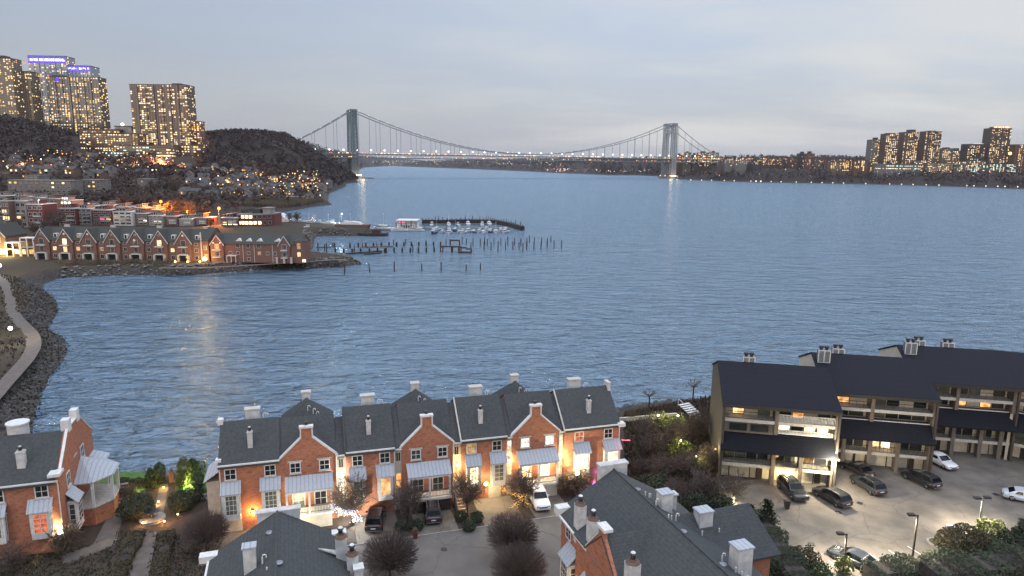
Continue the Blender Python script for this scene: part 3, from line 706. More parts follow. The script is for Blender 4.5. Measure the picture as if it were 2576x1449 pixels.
def flat_house(s0, s1, ridge, label, wins, bays, chim, rear_chim, lit_b, lit_w, garage=None, spouts=(), sconce=None, endcap=None):
    t = thing('townhouse', label, 'townhouse', row_pt(s0, 0), ROWA, 'brick townhouses in the river row')
    w = s1 - s0
    build(MB().prism([(0, 0), (DEPTH, 0), (DEPTH, EAVE), (RD, ridge - .12), (0, EAVE - .02)], 0, w, 'x'), 'wall', 'brick', t)
    e = 0.32; sl = (ridge - EAVE) / RD
    a = 0.0 if endcap != 'l' else 0.0
    roof = build(MB().slab([(-.02, -e, EAVE - e * sl + .1), (w + .02, -e, EAVE - e * sl + .1), (w + .02, RD, ridge + .1), (-.02, RD, ridge + .1)], .14)
          .slab([(-.02, RD + .001, ridge + .1), (w + .02, RD + .001, ridge + .1), (w + .02, DEPTH + e, EAVE + .1), (-.02, DEPTH + e, EAVE + .1)], .14), 'roof', 'slate', t)
    gutter_front(t, 0, w)
    for s in spouts: downspout(t, s)
    for (x, lt) in zip(wins, lit_w):
        window(t, x - s0, 0, 5.86, 1.18, 1.28, 2, 2, lt, 'white_paint', .1, sill=True)
    for b_, lt in zip(bays, lit_b):
        box_bay(t, b_[0] - s0, b_[1] - s0, b_[2], 4.62, lt, nx=b_[3] if len(b_) > 3 else 3)
    for x in chim:
        d = 1.45; chimney(t, x - s0, d, EAVE + d * sl - .1, 10.45)
    for x in rear_chim:
        wide_chimney(t, x - s0, RD + 1.5, ridge - 1.3, ridge + .75)
        vent_pipe(t, x - s0 + 1.15, RD + .9, ridge - .7, .9); vent_pipe(t, x - s0 + 1.4, RD + 1.0, ridge - .7, .8)
    if garage:
        g0, g1 = garage[0] - s0, garage[1] - s0
        gd = build(MB().box(g0, g1, -.06, -.002, 0.02, 1.75), 'garage_door', 'cream_paint', t)
        mb = MB()
        for k in range(1, 4): mb.box(g0 + .05, g1 - .05, -.075, -.06, .02 + k * .43, .05 + k * .43)
        build(mb, 'door_panel_line', 'stone_trim', gd)
    return t, roof

def gable_house(s0, s1, ridge, label, link_l, link_r, lit_w, lit_p, lit_link=('glass', 'glass'), base='cream_paint', peak_chim=True):
    """steep front gable ending in a chimney, long tin-roofed porch, narrow cream links at its sides"""
    t = thing('townhouse', label, 'townhouse', row_pt(s0, 0), ROWA, 'brick townhouses in the river row')
    w = s1 - s0; c = w / 2 - .05
    zs, zc = 9.75, 10.85                               # gable shoulders, top of the chimney breast
    hw = .54
    prof = [(0, 0), (w, 0), (w, EAVE - .1), (c + hw, zs), (c + hw, zc), (c - hw, zc), (c - hw, zs), (0, EAVE - .1)]
    build(MB().prism(prof, 0, .32, 'y').prism([(.321, 0), (DEPTH, 0), (DEPTH, EAVE), (RD, ridge - .12), (.321, EAVE - .02)], 0, w, 'x'), 'wall', 'brick', t)
    # stone coping along the gable and around the chimney breast
    cop = MB()
    def cop_run(p, q, th=.16):
        d = Vector((q[0] - p[0], q[1] - p[1])).normalized(); n_ = Vector((-d.y, d.x)) * th
        if n_.y < 0 and abs(d.x) > .05: n_ = -n_
        cop.prism([p, q, (q[0] + n_.x, q[1] + n_.y), (p[0] + n_.x, p[1] + n_.y)], -.07, .36, 'y')
    cop_run((-.15, EAVE - .22), (c - hw, zs)); cop_run((c + hw, zs), (w + .15, EAVE - .22))
    cop.box(c - hw - .13, c - hw, -.07, .36, zs, zc).box(c + hw, c + hw + .13, -.07, .36, zs, zc)
    cop.box(c - hw - .2, c + hw + .2, -.1, .5, zc, zc + .22)
    build(cop, 'coping', 'white_paint', t)
    ch = build(MB().box(c - .42, c + .42, .33, 1.05, zs - .6, zc), 'chimney', 'brick', t)
    build(MB().cyl(c, .5, zc + .22, zc + .44, .17, .15, 10).cyl(c, .5, zc + .46, zc + .56, .28, .22, 10), 'chimney_pot', 'black_metal', ch)
    # main roof and the gable's own roof running back to the ridge
    e = .3; sl = (ridge - EAVE) / RD
    m_ = MB()
    m_.slab([(-.02, RD, ridge + .1), (w + .02, RD, ridge + .1), (w + .02, DEPTH + e, EAVE + .1), (-.02, DEPTH + e, EAVE + .1)], .14)
    m_.slab([(-.02, .3, EAVE + .05), (w + .02, .3, EAVE + .05), (w + .02, RD, ridge + .09), (-.02, RD, ridge + .09)], .12)
    za = 10.45; yb = RD + 2.6
    m_.slab([(-.1, .34, EAVE - .05), (c, .34, za), (c, yb, za), (-.1, RD * .02 + .34, EAVE - .04)], .1)
    m_.slab([(c, .341, za), (w + .1, .341, EAVE - .05), (w + .1, RD * .02 + .342, EAVE - .04), (c, yb, za)], .1)
    build(m_, 'roof', 'slate', t)
    # hipped rear tower roof with its chimney
    zp, yr = 11.35, 8.6
    hp = MB(); r_ = 3.1
    for k in range(4):
        a0, a1 = math.pi / 4 + k * math.pi / 2, math.pi / 4 + (k + 1) * math.pi / 2
        hp.add([(c + r_ * 1.414 * math.cos(a0), yr + r_ * 1.414 * math.sin(a0), 8.3), (c + r_ * 1.414 * math.cos(a1), yr + r_ * 1.414 * math.sin(a1), 8.3), (c, yr, zp)], [(0, 1, 2)])
    hp.box(c - r_ + .2, c + r_ - .2, yr - r_ + .2, yr + r_ - .2, 6.5, 8.29)
    build(hp, 'rear_roof', 'slate', t)
    wide_chimney(t, c, yr + .5, zp - .8, zp + .55, .95, .7)
    for k, dx in enumerate((.15, .75, 1.1)): vent_pipe(t, c + dx, yr - 1.2 - .35 * k, zp - 1.55 - .3 * k, .8)
    for (x, lt) in zip((1.0, w - 1.8), lit_w):
        wd = window(t, x, 0, 5.86, 1.15, 1.22, 2, 2, lt, 'white_paint', .1, sill=True)
        build(MB().box(-.2, 1.35, -.05, 0, 1.24, 1.4), 'lintel', 'stone_trim', wd)
    # porch
    x0, x1 = .5, w - .55
    p = link('porch', None, t)
    build(MB().slab([(x0 - .05, -1.55, 4.42), (x1 + .15, -1.55, 4.42), (x1 + .15, -.01, 5.5), (x0 - .05, -.01, 5.5)], .08), 'porch_roof', 'seam_metal', p)
    build(MB().box(x0, x1, -1.5, -1.3, 4.15, 4.34), 'porch_beam', 'white_paint', p)
    build(MB().box(x0, x1 + .1, -1.6, 0, 1.45, 1.72), 'porch_floor', 'white_paint', p)
    build(MB().box(x0 + .1, x1 - .1, -1.5, -.002, 0, 1.45), 'porch_base', base, p)
    for x in (x0 + .1, (x0 + x1) / 2, x1 - .1):
        build(MB().box(x - .1, x + .1, -1.5, -1.3, 1.72, 4.15).box(x - .14, x + .14, -1.54, -1.26, 1.72, 1.86).box(x - .14, x + .14, -1.54, -1.26, 4.02, 4.15), 'column', 'white_paint', p)
    for a_, b_ in ((x0 + .2, (x0 + x1) / 2 - .1), ((x0 + x1) / 2 + .1, x1 - .2)): rail(p, a_, b_, -1.4, 1.75, .9)
    for x, lt in zip((x0 + .6, x1 - 1.9), lit_p):
        window(t, x, 0, 1.85, 1.35, 2.35, 2, 3, lt, 'white_paint', .1, name='french_door')
    # links
    for side, wd in (('l', link_l), ('r', link_r)):
        if not wd: continue
        a0 = -wd if side == 'l' else w
        lk = build(MB().box(a0 + .003, a0 + wd - .003, .25, 3.2, 0, EAVE - .25), 'stair_link', 'cream_paint', t)
        build(MB().slab([(a0 + .003, -.05, EAVE - .25), (a0 + wd - .003, -.05, EAVE - .25), (a0 + wd - .003, RD, ridge - .4), (a0 + .003, RD, ridge - .4)], .1), 'link_roof', 'slate', lk)
        window(t, a0 + wd / 2 - .3, .25, 5.75, .6, 1.15, 2, 1, lit_link[0], 'cream_paint', .08)
        window(t, a0 + wd / 2 - .33, .25, 2.5, .66, 1.9, 1, 2, lit_link[1], 'cream_paint', .08)
        gutter_front(t, a0, a0 + wd, EAVE - .3, .25)
    downspout(t, w + .02)
    return t

A_, rA = flat_house(0, 6.1, 10.9, 'end brick townhouse nearest the garden with wall sconce and unlit bay windows', [.55, 4.5], [(.3, 1.95, 1.6), (4.2, 5.95, 1.75)], [3.15], [3.2],
    ('blind_glass', 'blind_glass'), ('glass', 'glass'), garage=(.25, 2.0), spouts=(.12,))
for yy, zz in ((RD - .4, 10.75), (.2, 7.55)): build(MB().box(-.25, .3, yy, yy + .75, zz, zz + .6), 'parapet_block', 'white_paint', A_)
build(MB().box(-1.9, -.01, 4.2, 8.2, 0, 4.0), 'side_wing', 'cream_paint', A_)
build(MB().slab([(-2.2, 3.9, 4.1), (-2.2, 8.5, 4.1), (-.02, 8.5, 5.6), (-.02, 3.9, 5.6)], .08), 'side_roof', 'seam_metal', A_)
window(A_, -1.9, 7.2, 2.1, 1.6, 1.4, 2, 2, 'lit_dim', rz=R(-90))
B_ = gable_house(6.1, 11.95, 10.75, 'gabled brick townhouse with dark glazed porch behind the white-lit tree', 0, 1.05, ('glass', 'glass'), ('blind_glass', 'glass'), ('glass', 'lit_white'))
C_, _ = flat_house(13.0, 18.35, 11.35, 'flat-fronted brick townhouse whose tall bay window glows orange', [13.65, 16.65], [(13.45, 14.95, 1.85), (16.4, 18.0, 1.75, 2)], [15.65], [15.9], ('blind_glass', 'lit_orange'), ('glass', 'glass'), spouts=(5.3,))
D_ = gable_house(19.15, 25.0, 11.3, 'gabled brick townhouse with unlit porch above the parked black wagon', .8, .95, ('glass_grey', 'glass'), ('glass_grey', 'glass_grey'), ('glass', 'lit_orange'), base='mulch')
E_, _ = flat_house(25.95, 31.45, 11.32, 'flat-fronted brick townhouse with lit steps and a pale garage door', [26.6, 29.65], [(26.55, 28.1, 1.75), (29.5, 31.15, 1.75, 2)], [28.6], [28.9], ('lit_hot', 'blind_glass'), ('lit_dim', 'glass'), garage=(29.25, 30.75))
F_ = gable_house(32.15, 38.0, 11.25, 'gabled brick townhouse with brightly lit porch and white-lit upper windows', .65, .6, ('lit_white', 'lit_white'), ('lit_hot', 'lit_hot'), ('lit_white', 'lit_warm'))
G_, _ = flat_house(38.65, 46.0, 11.22, 'end brick townhouse with two glowing bay windows beside the dark shrub slope', [40.0, 43.85], [(39.95, 41.75, 1.9), (43.85, 45.8, 1.8)], [42.35], [41.9], ('lit_hot', 'lit_cream'), ('lit_red', 'glass'), spouts=(7.25,))
build(MB().box(7.05, 7.42, RD - .6, RD + .5, 10.2, 11.75).box(7.0, 7.47, RD - .65, RD + .55, 11.75, 11.87), 'parapet_block', 'stucco', G_)
build(MB().box(7.0, 7.9, -.4, .5, 7.3, 7.75), 'kneeler', 'white_paint', G_)
# raised party-wall coping at the stepped units
for h, rg in ((C_, 11.35), (E_, 11.32), (G_, 11.22)):
    build(MB().slab([(-.12, -.35, EAVE + .02), (.03, -.35, EAVE + .02), (.03, RD, rg + .2), (-.12, RD, rg + .2)], .26), 'coping', 'stone_trim' if h is not C_ else 'slate', h)
# entry stairs with lit risers between D and E
st = thing('entry_stairs', 'brick entry steps with lights under each tread beside the pale garage', 'steps', row_pt(25.0, -3.4), ROWA)
for k in range(8):
    build(MB().box(0, .95, k * .38, k * .38 + .40, 0, .2 * (k + 1)), 'step', 'concrete', st)
    build(MB().box(.06, .89, k * .38 - .025, k * .38 - .003, .2 * k + .1, .2 * k + .17), 'step_light', 'lit_orange', st)

def wall_lamp(s, d, z, power, label, col=(1, .72, .38), bulb='bulb_warm', size=.16):
    o = thing('wall_lamp', label, 'wall lamp', row_pt(s, d, z), ROWA)
    build(MB().box(-.06, .06, -.02, .0, -.2, .25).frus(0, -.14, .16, .26, .1, .1, .03, .03), 'lamp_bracket', 'black_metal', o)
    build(MB().ball(0, -.14, 0, size, 8, 5), 'lamp_globe', bulb, o)
    lamp_light(o, (0, -.42, 0), power, col, .1)
wall_lamp(3.15, -.02, 2.05, 55, 'orange sconce on the brick pier of the garden-end townhouse', (1, .55, .18))
wall_lamp(12.45, .2, 5.0, 320, 'very bright porch lamp in the cream link behind the white-lit tree', (1, .93, .74), 'bulb_white', .3)
wall_lamp(28.9, -.02, 1.95, 130, 'bright lamp on the wall beside the pale garage door', (1, .78, .42), 'bulb_warm', .26)
wall_lamp(25.5, .2, 4.6, 85, 'lamp in the link above the lit entry steps', (1, .68, .3))
wall_lamp(31.8, .2, 4.4, 40, 'lamp with wreath in the link left of the lit porch', (1, .72, .36))
wall_lamp(38.3, .2, 4.5, 70, 'lamp in the narrow link right of the lit porch', (1, .72, .36))
for s, p_ in ((33.9, 55), (36.6, 60)): 
    o = thing('porch_lamp', 'ceiling lamp under the lit porch, ' + ('above its first door' if s < 35 else 'above its second door'), 'porch lamp', row_pt(s, -.7, 4.05), ROWA)
    build(MB().cyl(0, 0, -.12, 0, .14, .1), 'lamp_globe', 'bulb_warm', o); lamp_light(o, (0, 0, -.25), p_, (1, .75, .38), .1)
for s, p_, cl_ in ((8.0, 50, (1, .86, .5)), (22.2, 6, (1, .8, .5))):
    o = thing('porch_lamp', 'small ceiling lamp under the ' + ('garden-end gabled porch' if s < 10 else 'unlit middle porch'), 'porch lamp', row_pt(s, -.7, 4.05), ROWA)
    build(MB().cyl(0, 0, -.12, 0, .12, .1), 'lamp_globe', 'bulb_warm' if s < 10 else 'lit_dim', o); lamp_light(o, (0, 0, -.25), p_, cl_, .1)
lamp_light(B_, (1.6, -3.2, 1.2), 55, (1, .9, .6), .3)
lamp_light(E_, (4.0, -2.6, 2.2), 18, (1, .75, .4), .3)

# ------------------------------------------------------------------ ground sheets in front of the row
def row_sheet(name, rects, mat, z):
    mb = MB()
    for (a0, a1, d0, d1) in rects:
        mb.sheet([tuple(row_pt(a0, d0))[:2], tuple(row_pt(a1, d0))[:2], tuple(row_pt(a1, d1))[:2], tuple(row_pt(a0, d1))[:2]], z)
    return build(mb, name, mat, kind='structure')
row_sheet('street', [(4.5, 52, -19.5, -6.25)], 'asphalt', 3.006)
for i, (a0, a1) in enumerate([(-1.6, 4.2), (13.6, 18.2), (19.9, 24.4), (27.3, 31.9), (33.2, 37.6), (39.5, 44)]):
    row_sheet('driveway', [(a0, a1, -6.05, -.02)], 'driveway', 3.010)
row_sheet('planting_bed', [(4.6, 13.4, -6.05, -1.7), (18.3, 19.8, -6.05, -.3), (24.5, 27.2, -6.05, -.3), (32.0, 33.1, -6.05, -.3), (37.7, 39.4, -6.05, -.3)], 'mulch', 3.014)
mb = MB()
for a0, a1 in [(4.5, 13.5), (13.5, 24), (24, 34), (34, 52)]:
    p = [row_pt(a0, -6.25), row_pt(a1, -6.25), row_pt(a1, -6.07), row_pt(a0, -6.07)]
    mb.slab([(v.x, v.y, 3.06) for v in p], .08)
build(mb, 'kerb', 'concrete', kind='structure')
mh = thing('manhole_cover', 'round dark iron manhole cover set in the street', 'manhole cover', at(1117, 1382, 3.01))
build(MB().cyl(0, 0, 0, .02, .33, .33, 16), 'cover', 'black_metal', mh)

# ------------------------------------------------------------------ brick end house at the garden
LHO, LHA = Vector((-44.93, 63.27, 3.0)), R(18.4)
t = thing('townhouse', 'brick house with hexagonal tin-roofed side porch at the garden edge', 'townhouse', LHO, LHA)
x0 = -9.0; LD = 12.6; lr = 11.1
build(MB().prism([(0, 0), (LD, 0), (LD, 8.1), (8.3, lr + .2), (4.4, lr + .2), (1.3, 8.55), (0, 7.55)], -.35, 0, 'x').prism([(0, 0), (LD, 0), (LD, EAVE), (4.4, lr), (0, EAVE)], x0, -.351, 'x'), 'wall', 'brick', t)
build(MB().slab([(x0, -.32, EAVE - .2), (-.36, -.32, EAVE - .2), (-.36, 4.4, lr + .08), (x0, 4.4, lr + .08)], .14).slab([(x0, 4.401, lr + .08), (-.36, 4.401, lr + .08), (-.36, LD, EAVE + .1), (x0, LD, EAVE + .1)], .14), 'roof', 'slate', t)
cop = MB()
for (a, z0_), (b2, z1_) in (((.9, 8.3), (4.4, lr + .2)), ((8.3, lr + .2), (LD, 8.1))): cop.slab([(-.2, a, z0_ + .12), (.05, a, z0_ + .12), (.05, b2, z1_ + .12), (-.2, b2, z1_ + .12)], .12)
cop.box(-.42, .06, 5.2, 7.5, lr + .2, lr + .32)
build(cop, 'coping', 'white_paint', t)
build(MB().box(-.85, .2, -.35, 1.2, 8.05, 8.35), 'kneeler', 'white_paint', t)
for yy, ww in ((4.3, 1.0), (7.4, 1.0)): build(MB().box(-.6, .12, yy, yy + ww, lr - .2, lr + 1.15), 'parapet_block', 'white_paint', t)
chimney(t, -3.45, 1.6, EAVE + 1.0, 10.35, .72, .6)
c = build(MB().cyl(-4.7, 5.4, lr - 1, lr + .95, .95, .95, 18), 'chimney', 'stucco', t); build(MB().cyl(-4.7, 5.4, lr + .95, lr + 1.1, 1.06, 1.06, 18), 'chimney_cap', 'white_paint', c)
gutter_front(t, x0, 0); downspout(t, -.1, 0.3)
window(t, -2.15, 0, 5.95, 1.2, 1.35, 2, 2, 'glass', 'white_paint', .1, sill=True)
window(t, -5.9, 0, 5.95, 1.2, 1.35, 2, 2, 'glass', 'white_paint', .1, sill=True)
box_bay(t, -2.6, -.85, 1.9, 4.75, 'lit_red', .7, 5.9, nx=2)
box_bay(t, -6.6, -4.75, 1.9, 4.75, 'blind_glass', .7, 5.9)
window(t, 0, 2.2, 5.7, 1.2, 1.5, 2, 2, 'glass_grey', rz=R(90), sill=True)
window(t, 0, 7.6, 6.4, 1.3, 1.5, 2, 2, 'glass_grey', rz=R(90), sill=True)
build(MB().box(0, .04, 5.2, 6.5, 7.7, 7.85), 'stone_band', 'stone_trim', t)
bw = box_bay(t, 0, 1.9, 1.2, 4.3, 'glass_grey', .85, 5.4, y=1.6, rz=R(90), nx=2)
# half-hexagonal porch
hx = [(0, 4.6), (1.6, 4.6), (3.1, 6.2), (3.1, 8.8), (1.6, 10.4), (0, 10.4)]
p = link('porch', None, t)
rf = MB(); top = (0.02, 7.5, 6.9)
for i in range(5):
    a, b2 = hx[i], hx[i + 1]
    o_ = lambda q: (q[0] * 1.1, 7.5 + (q[1] - 7.5) * 1.1, 5.05)
    rf.add([o_(a), o_(b2), top], [(0, 1, 2)])
rf.add([(q[0] * 1.1, 7.5 + (q[1] - 7.5) * 1.1, 4.93) for q in hx], [tuple(range(6))[::-1]])
for i in range(5):
    a, b2 = hx[i], hx[i + 1]
    rf.quad((a[0] * 1.1, 7.5 + (a[1] - 7.5) * 1.1, 4.93), (b2[0] * 1.1, 7.5 + (b2[1] - 7.5) * 1.1, 4.93), (b2[0] * 1.1, 7.5 + (b2[1] - 7.5) * 1.1, 5.05), (a[0] * 1.1, 7.5 + (a[1] - 7.5) * 1.1, 5.05))
build(rf, 'porch_roof', 'seam_metal', p)
build(MB().prism(hx, 0, 1.95, 'z'), 'porch_base', 'brick', p)
build(MB().prism([(q[0] * 1.03, 7.5 + (q[1] - 7.5) * 1.03) for q in hx], 1.952, 2.1, 'z'), 'porch_floor', 'stone_trim', p)
for q in hx: build(MB().box(q[0] - .13, q[0] + .13, q[1] - .13, q[1] + .13, 2.1, 4.93), 'column', 'white_paint', p)
build(MB().slab([(.02, 10.5, 5.6), (1.7, 10.5, 5.0), (1.7, 12.4, 5.0), (.02, 12.4, 5.6)], .08), 'rear_bay_roof', 'seam_metal', t)
# brick steps down to the garden walk
st = thing('garden_steps', 'brick steps climbing to the side porch of the garden house', 'steps', at(283, 1292, 3.0), LHA + R(8))
for k in range(8):
    build(MB().box(0, 1.5, k * .52, k * .52 + .54, 0, .2 * (k + 1)), 'step', 'brick', st); build(MB().box(-.02, 1.52, k * .52 - .03, k * .52 + .3, .2 * (k + 1), .2 * (k + 1) + .05), 'tread', 'concrete', st)
# ------------------------------------------------------------------ the two houses across the street, seen from above
def big_chimney(parent, x, y, z0, z1, w=.95, round_=True):
    c = build(MB().box(x - w / 2, x + w / 2, y - w / 2, y + w / 2, z0, z1 + .1), 'chimney', 'stucco', parent)
    build(MB().cyl(x, y, z1 + .1, z1 + .26, w * .64, w * .5, 8).cyl(x, y, z1 + .26, z1 + .4, w * .36, w * .3, 8), 'chimney_cap', 'brick_brown', c)
    build(MB().cyl(x, y, z1 + .885, z1 + .95, .2, .14, 10), 'pot_cover', 'white_paint', c)
    build(MB().cyl(x, y, z1 + .4, z1 + .75, .19, .17, 10).cyl(x, y, z1 + .78, z1 + .88, .28, .2, 10), 'chimney_pot', 'black_metal', c)
    return c
def hatch_chimney(parent, x, y, z0, z1, w=.85, d=.7):
    c = build(MB().box(x - w / 2, x + w / 2, y - d / 2, y + d / 2, z0, z1), 'chimney', 'stucco', parent)
    build(MB().box(x - w / 2 - .08, x + w / 2 + .08, y - d / 2 - .08, y + d / 2 + .08, z1, z1 + .12), 'chimney_cap', 'seam_metal', c)
    return c
def disc_vent(parent, x, y, z, tilt):
    return build(MB().ball(x, y, z, .32, 12, 5, .28), 'roof_vent', 'grey_metal', parent)

FLA = R(18)
t = thing('townhouse', 'slate-roofed house across the street with two tall chimneys, its gable facing the river row', 'townhouse', (-18.95, 51.4, 3.0), FLA)
hw_, ez, rz_ = 5.1, 7.9, 10.85; ln = 20
build(MB().prism([(-hw_ + .2, 0), (hw_ - .2, 0), (hw_ - .2, ez), (0, rz_ - .15), (-hw_ + .2, ez)], -ln, 0, 'y'), 'wall', 'brick', t)
build(MB().slab([(-hw_ - .15, .25, ez - .1), (-hw_ - .15, -ln, ez - .1), (0, -ln, rz_), (0, .25, rz_)], .16).slab([(.001, .25, rz_), (.001, -ln, rz_), (hw_ + .15, -ln, ez - .1), (hw_ + .15, .25, ez - .1)], .16), 'roof', 'slate', t)
build(MB().tube([(0, .2, rz_ + .02), (0, -ln, rz_ + .02)], .09, 6), 'ridge_cap', 'slate', t)
build(MB().box(-hw_ - .9, -hw_ + .75, -.5, .3, ez - .3, ez + .25), 'kneeler', 'white_paint', t)
build(MB().box(hw_ - .9, hw_ + .3, -.5, .3, ez - .2, ez + .55), 'kneeler', 'white_paint', t)
build(MB().box(-1.6, 1.75, .26, .85, 8.6, 10.75).box(-1.7, 1.85, .2, .92, 10.75, 10.87), 'parapet', 'stucco', t)
big_chimney(t, 4.75, -3.5, 7.2, 9.75, .85); big_chimney(t, 5.5, -4.75, 6.8, 8.85, .85)
build(MB().slab([(3.0, -3.7, ez + 1.4), (4.4, -3.3, ez + .75), (4.4, -3.9, ez + .75)], .12), 'saddle', 'stucco', t)
build(MB().box(5.55, 6.2, -5.9, -5.2, 6.5, 8.2).box(5.47, 6.28, -5.98, -5.12, 8.2, 8.35), 'parapet_block', 'white_paint', t)
hatch_chimney(t, -1.81, -6.0, 9.4, 11.6)
vent_pipe(t, -.95, -6.36, 10.2, .62); vent_pipe(t, -.6, -7.6, 10.3, .4, False)
disc_vent(t, -.55, -2.5, 10.56, 0); disc_vent(t, .2, -7.5, 10.85, 0)
gutter = build(MB().box(-hw_ - .3, -hw_ - .14, -ln, .2, ez - .25, ez - .08), 'gutter', 'white_paint', t)

FRA = R(18.5)
t = thing('townhouse', 'large brick house under wide slate roofs with cross gables and many white chimneys', 'townhouse', (9.75, 59.6, 3.0), FRA)
hw_, ez, rz_ = 5.5, 7.8, 11.0; ln = 24
build(MB().prism([(-hw_ + .25, 0), (hw_ - .2, 0), (hw_ - .2, ez), (0, rz_ - .15), (-hw_ + .25, ez)], -ln, 0, 'y'), 'wall', 'brick', t)
build(MB().slab([(-hw_ - .15, .2, ez - .1), (-hw_ - .15, -ln, ez - .1), (0, -ln, rz_), (0, .2, rz_)], .16).slab([(.001, .2, rz_), (.001, -ln, rz_), (hw_ + .9, -ln, ez - .55), (hw_ + .9, .2, ez - .55)], .16), 'roof', 'slate', t)
build(MB().tube([(0, .2, rz_ + .02), (0, -ln, rz_ + .02)], .09, 6), 'ridge_cap', 'slate', t)
build(MB().box(-1.3, 1.45, .22, .95, 8.4, 11.35).box(-1.42, 1.57, .15, 1.02, 11.35, 11.5), 'parapet', 'stucco', t)
build(MB().box(-hw_ - .35, -hw_ + 1.1, -.6, .3, ez - .25, ez + .5), 'kneeler', 'white_paint', t)
# cross gable towards the street
g = link('cross_gable', None, t)
gz, gy, gh = 10.55, -9.3, 2.7
build(MB().slab([(0, gy, gz), (-hw_ - .35, gy, gz), (-hw_ - .35, gy - gh, ez + .35), (0, gy - gh, ez + .35)][::-1], .12).slab([(0, gy, gz), (-hw_ - .35, gy, gz), (-hw_ - .35, gy + gh, ez + .35), (0, gy + gh, ez + .35)], .12), 'gable_roof', 'slate', g)
build(MB().prism([(gy - gh, 0), (gy + gh, 0), (gy + gh, ez + .3), (gy + .5, gz - .1), (gy + .5, gz + .5), (gy - .5, gz + .5), (gy - .5, gz - .1), (gy - gh, ez + .3)], -hw_ - .3, -hw_ - .04, 'x'), 'gable_wall', 'brick', g)
cop = MB()
for a, b2 in (((gy + .5, gz - .1), (gy + gh, ez + .3)),): cop.slab([(-hw_ - .38, a[0], a[1] + .14), (-hw_ - .02, a[0], a[1] + .14), (-hw_ - .02, b2[0], b2[1] + .14), (-hw_ - .38, b2[0], b2[1] + .14)], .13)
cop.box(-hw_ - .42, -hw_ + .36, gy - .65, gy + .65, gz + .5, gz + .75)
build(cop, 'coping', 'white_paint', g)
arch = [(gy - .75 + .75 * (1 - math.cos(a)), 5.6 + .9 * math.sin(a)) for a in [math.pi * k / 8 for k in range(9)]]
aw = build(MB().prism([(gy - .85, 4.3)] + [(gy - .85 + .85 * (1 - math.cos(math.pi * k / 8)), 5.6 + .95 * math.sin(math.pi * k / 8)) for k in range(9)] + [(gy + .85, 4.3)], -hw_ - .34, -hw_ - .3, 'x'), 'arched_window', 'white_paint', t)
build(MB().prism([(gy - .72, 4.4)] + [(gy - .72 + .72 * (1 - math.cos(math.pi * k / 8)), 5.6 + .8 * math.sin(math.pi * k / 8)) for k in range(9)] + [(gy + .72, 4.4)], -hw_ - .36, -hw_ - .341, 'x'), 'pane', 'glass', aw)
# second small gable with the pair of chimneys
big_chimney(t, -4.95, -3.4, 6.5, 9.95, .82); big_chimney(t, -4.95, -6.0, 6.5, 9.95, .82); big_chimney(t, -5.0, -12.9, 6.5, 10.15, .9)
build(MB().slab([(-hw_ - .3, -4.0, ez - .02), (-3.2, -5.2, ez + 1.35), (-hw_ - .3, -6.4, ez - .02)], .1), 'dormer_roof', 'slate', t)
build(MB().box(-hw_ - .1, -hw_ + .2, -6.3, -4.1, 4, ez - .12), 'dormer', 'brick', t)
# street-side bays
box_bay(t, 0, 1.9, 1.4, 4.6, 'glass_grey', .85, 5.8, y=-2.0, rz=R(-90)).location.x = -hw_ + .24
box_bay(t, 0, 1.9, 1.4, 4.6, 'glass_grey', .85, 5.8, y=-6.2, rz=R(-90)).location.x = -hw_ + .24
window(t, -hw_ + .24, -1.2, 5.9, 1.1, 1.2, 2, 2, 'glass', rz=R(-90)); window(t, -hw_ + .24, -4.2, 5.9, 1.1, 1.2, 2, 2, 'glass', rz=R(-90))
window(t, -hw_ + .24, -4.7, 1.0, .6, 2.2, 1, 3, 'lit_warm', rz=R(-90))
lamp_light(t, (-hw_ - .9, -5.2, 1.6), 40, (1, .6, .2), .15)
# wing towards the car park
build(MB().slab([(0, -8.0, gz - .2), (8.9, -8.0, gz - .2), (9.6, -11.6, ez - .35), (0, -11.6, ez - .35)][::-1], .14).slab([(0, -7.999, gz - .2), (8.9, -7.999, gz - .2), (8.9, -4.5, ez - .4), (0, -4.5, ez - .4)], .14), 'wing_roof', 'slate', t)
build(MB().prism([(-11.3, 0), (-4.7, 0), (-4.7, ez - .5), (-8, gz - .35), (-11.3, ez - .5)], 5.3, 8.8, 'x'), 'wing_wall', 'brick', t)
hatch_chimney(t, 1.5, -6.4, 9.4, 11.65, 1.05, .95); hatch_chimney(t, 3.9, -8.6, 8.2, 10.75, 1.25, 1.0); hatch_chimney(t, 2.6, -15.3, 8.6, 11.6, 1.25, 1.1)
build(MB().box(2.3, 3.7, -4.9, -4.3, 8.2, 10.3).box(2.2, 3.8, -5.0, -4.2, 10.3, 10.45), 'parapet_block', 'stucco', t)
for x, y, z, h in ((.62, -4.7, 10.5, 0), (.9, -4.88, 10.35, 0), (1.2, -4.6, 10.15, 0), (.53, -6.65, 10.6, 1), (.25, -9.1, 10.7, 0), (.6, -9.0, 10.5, 0), (1.17, -8.76, 10.25, 1), (3.2, -9.6, 9.0, 0), (4.9, -9.5, 8.9, 0), (1.49, -14.61, 10.05, 1), (1.75, -15.9, 9.85, 0), (2.0, -16.3, 9.7, 0), (2.2, -16.7, 9.6, 0)):
    vent_pipe(t, x, y, z, .55, bool(h))
disc_vent(t, .35, -3.8, 10.86, 0); disc_vent(t, .3, -11.2, 10.9, 0); disc_vent(t, .95, -15.44, 10.5, 0)
build(MB().box(-hw_ - .3, -hw_ - .14, -ln, .2, ez - .25, ez - .08), 'gutter', 'white_paint', t)
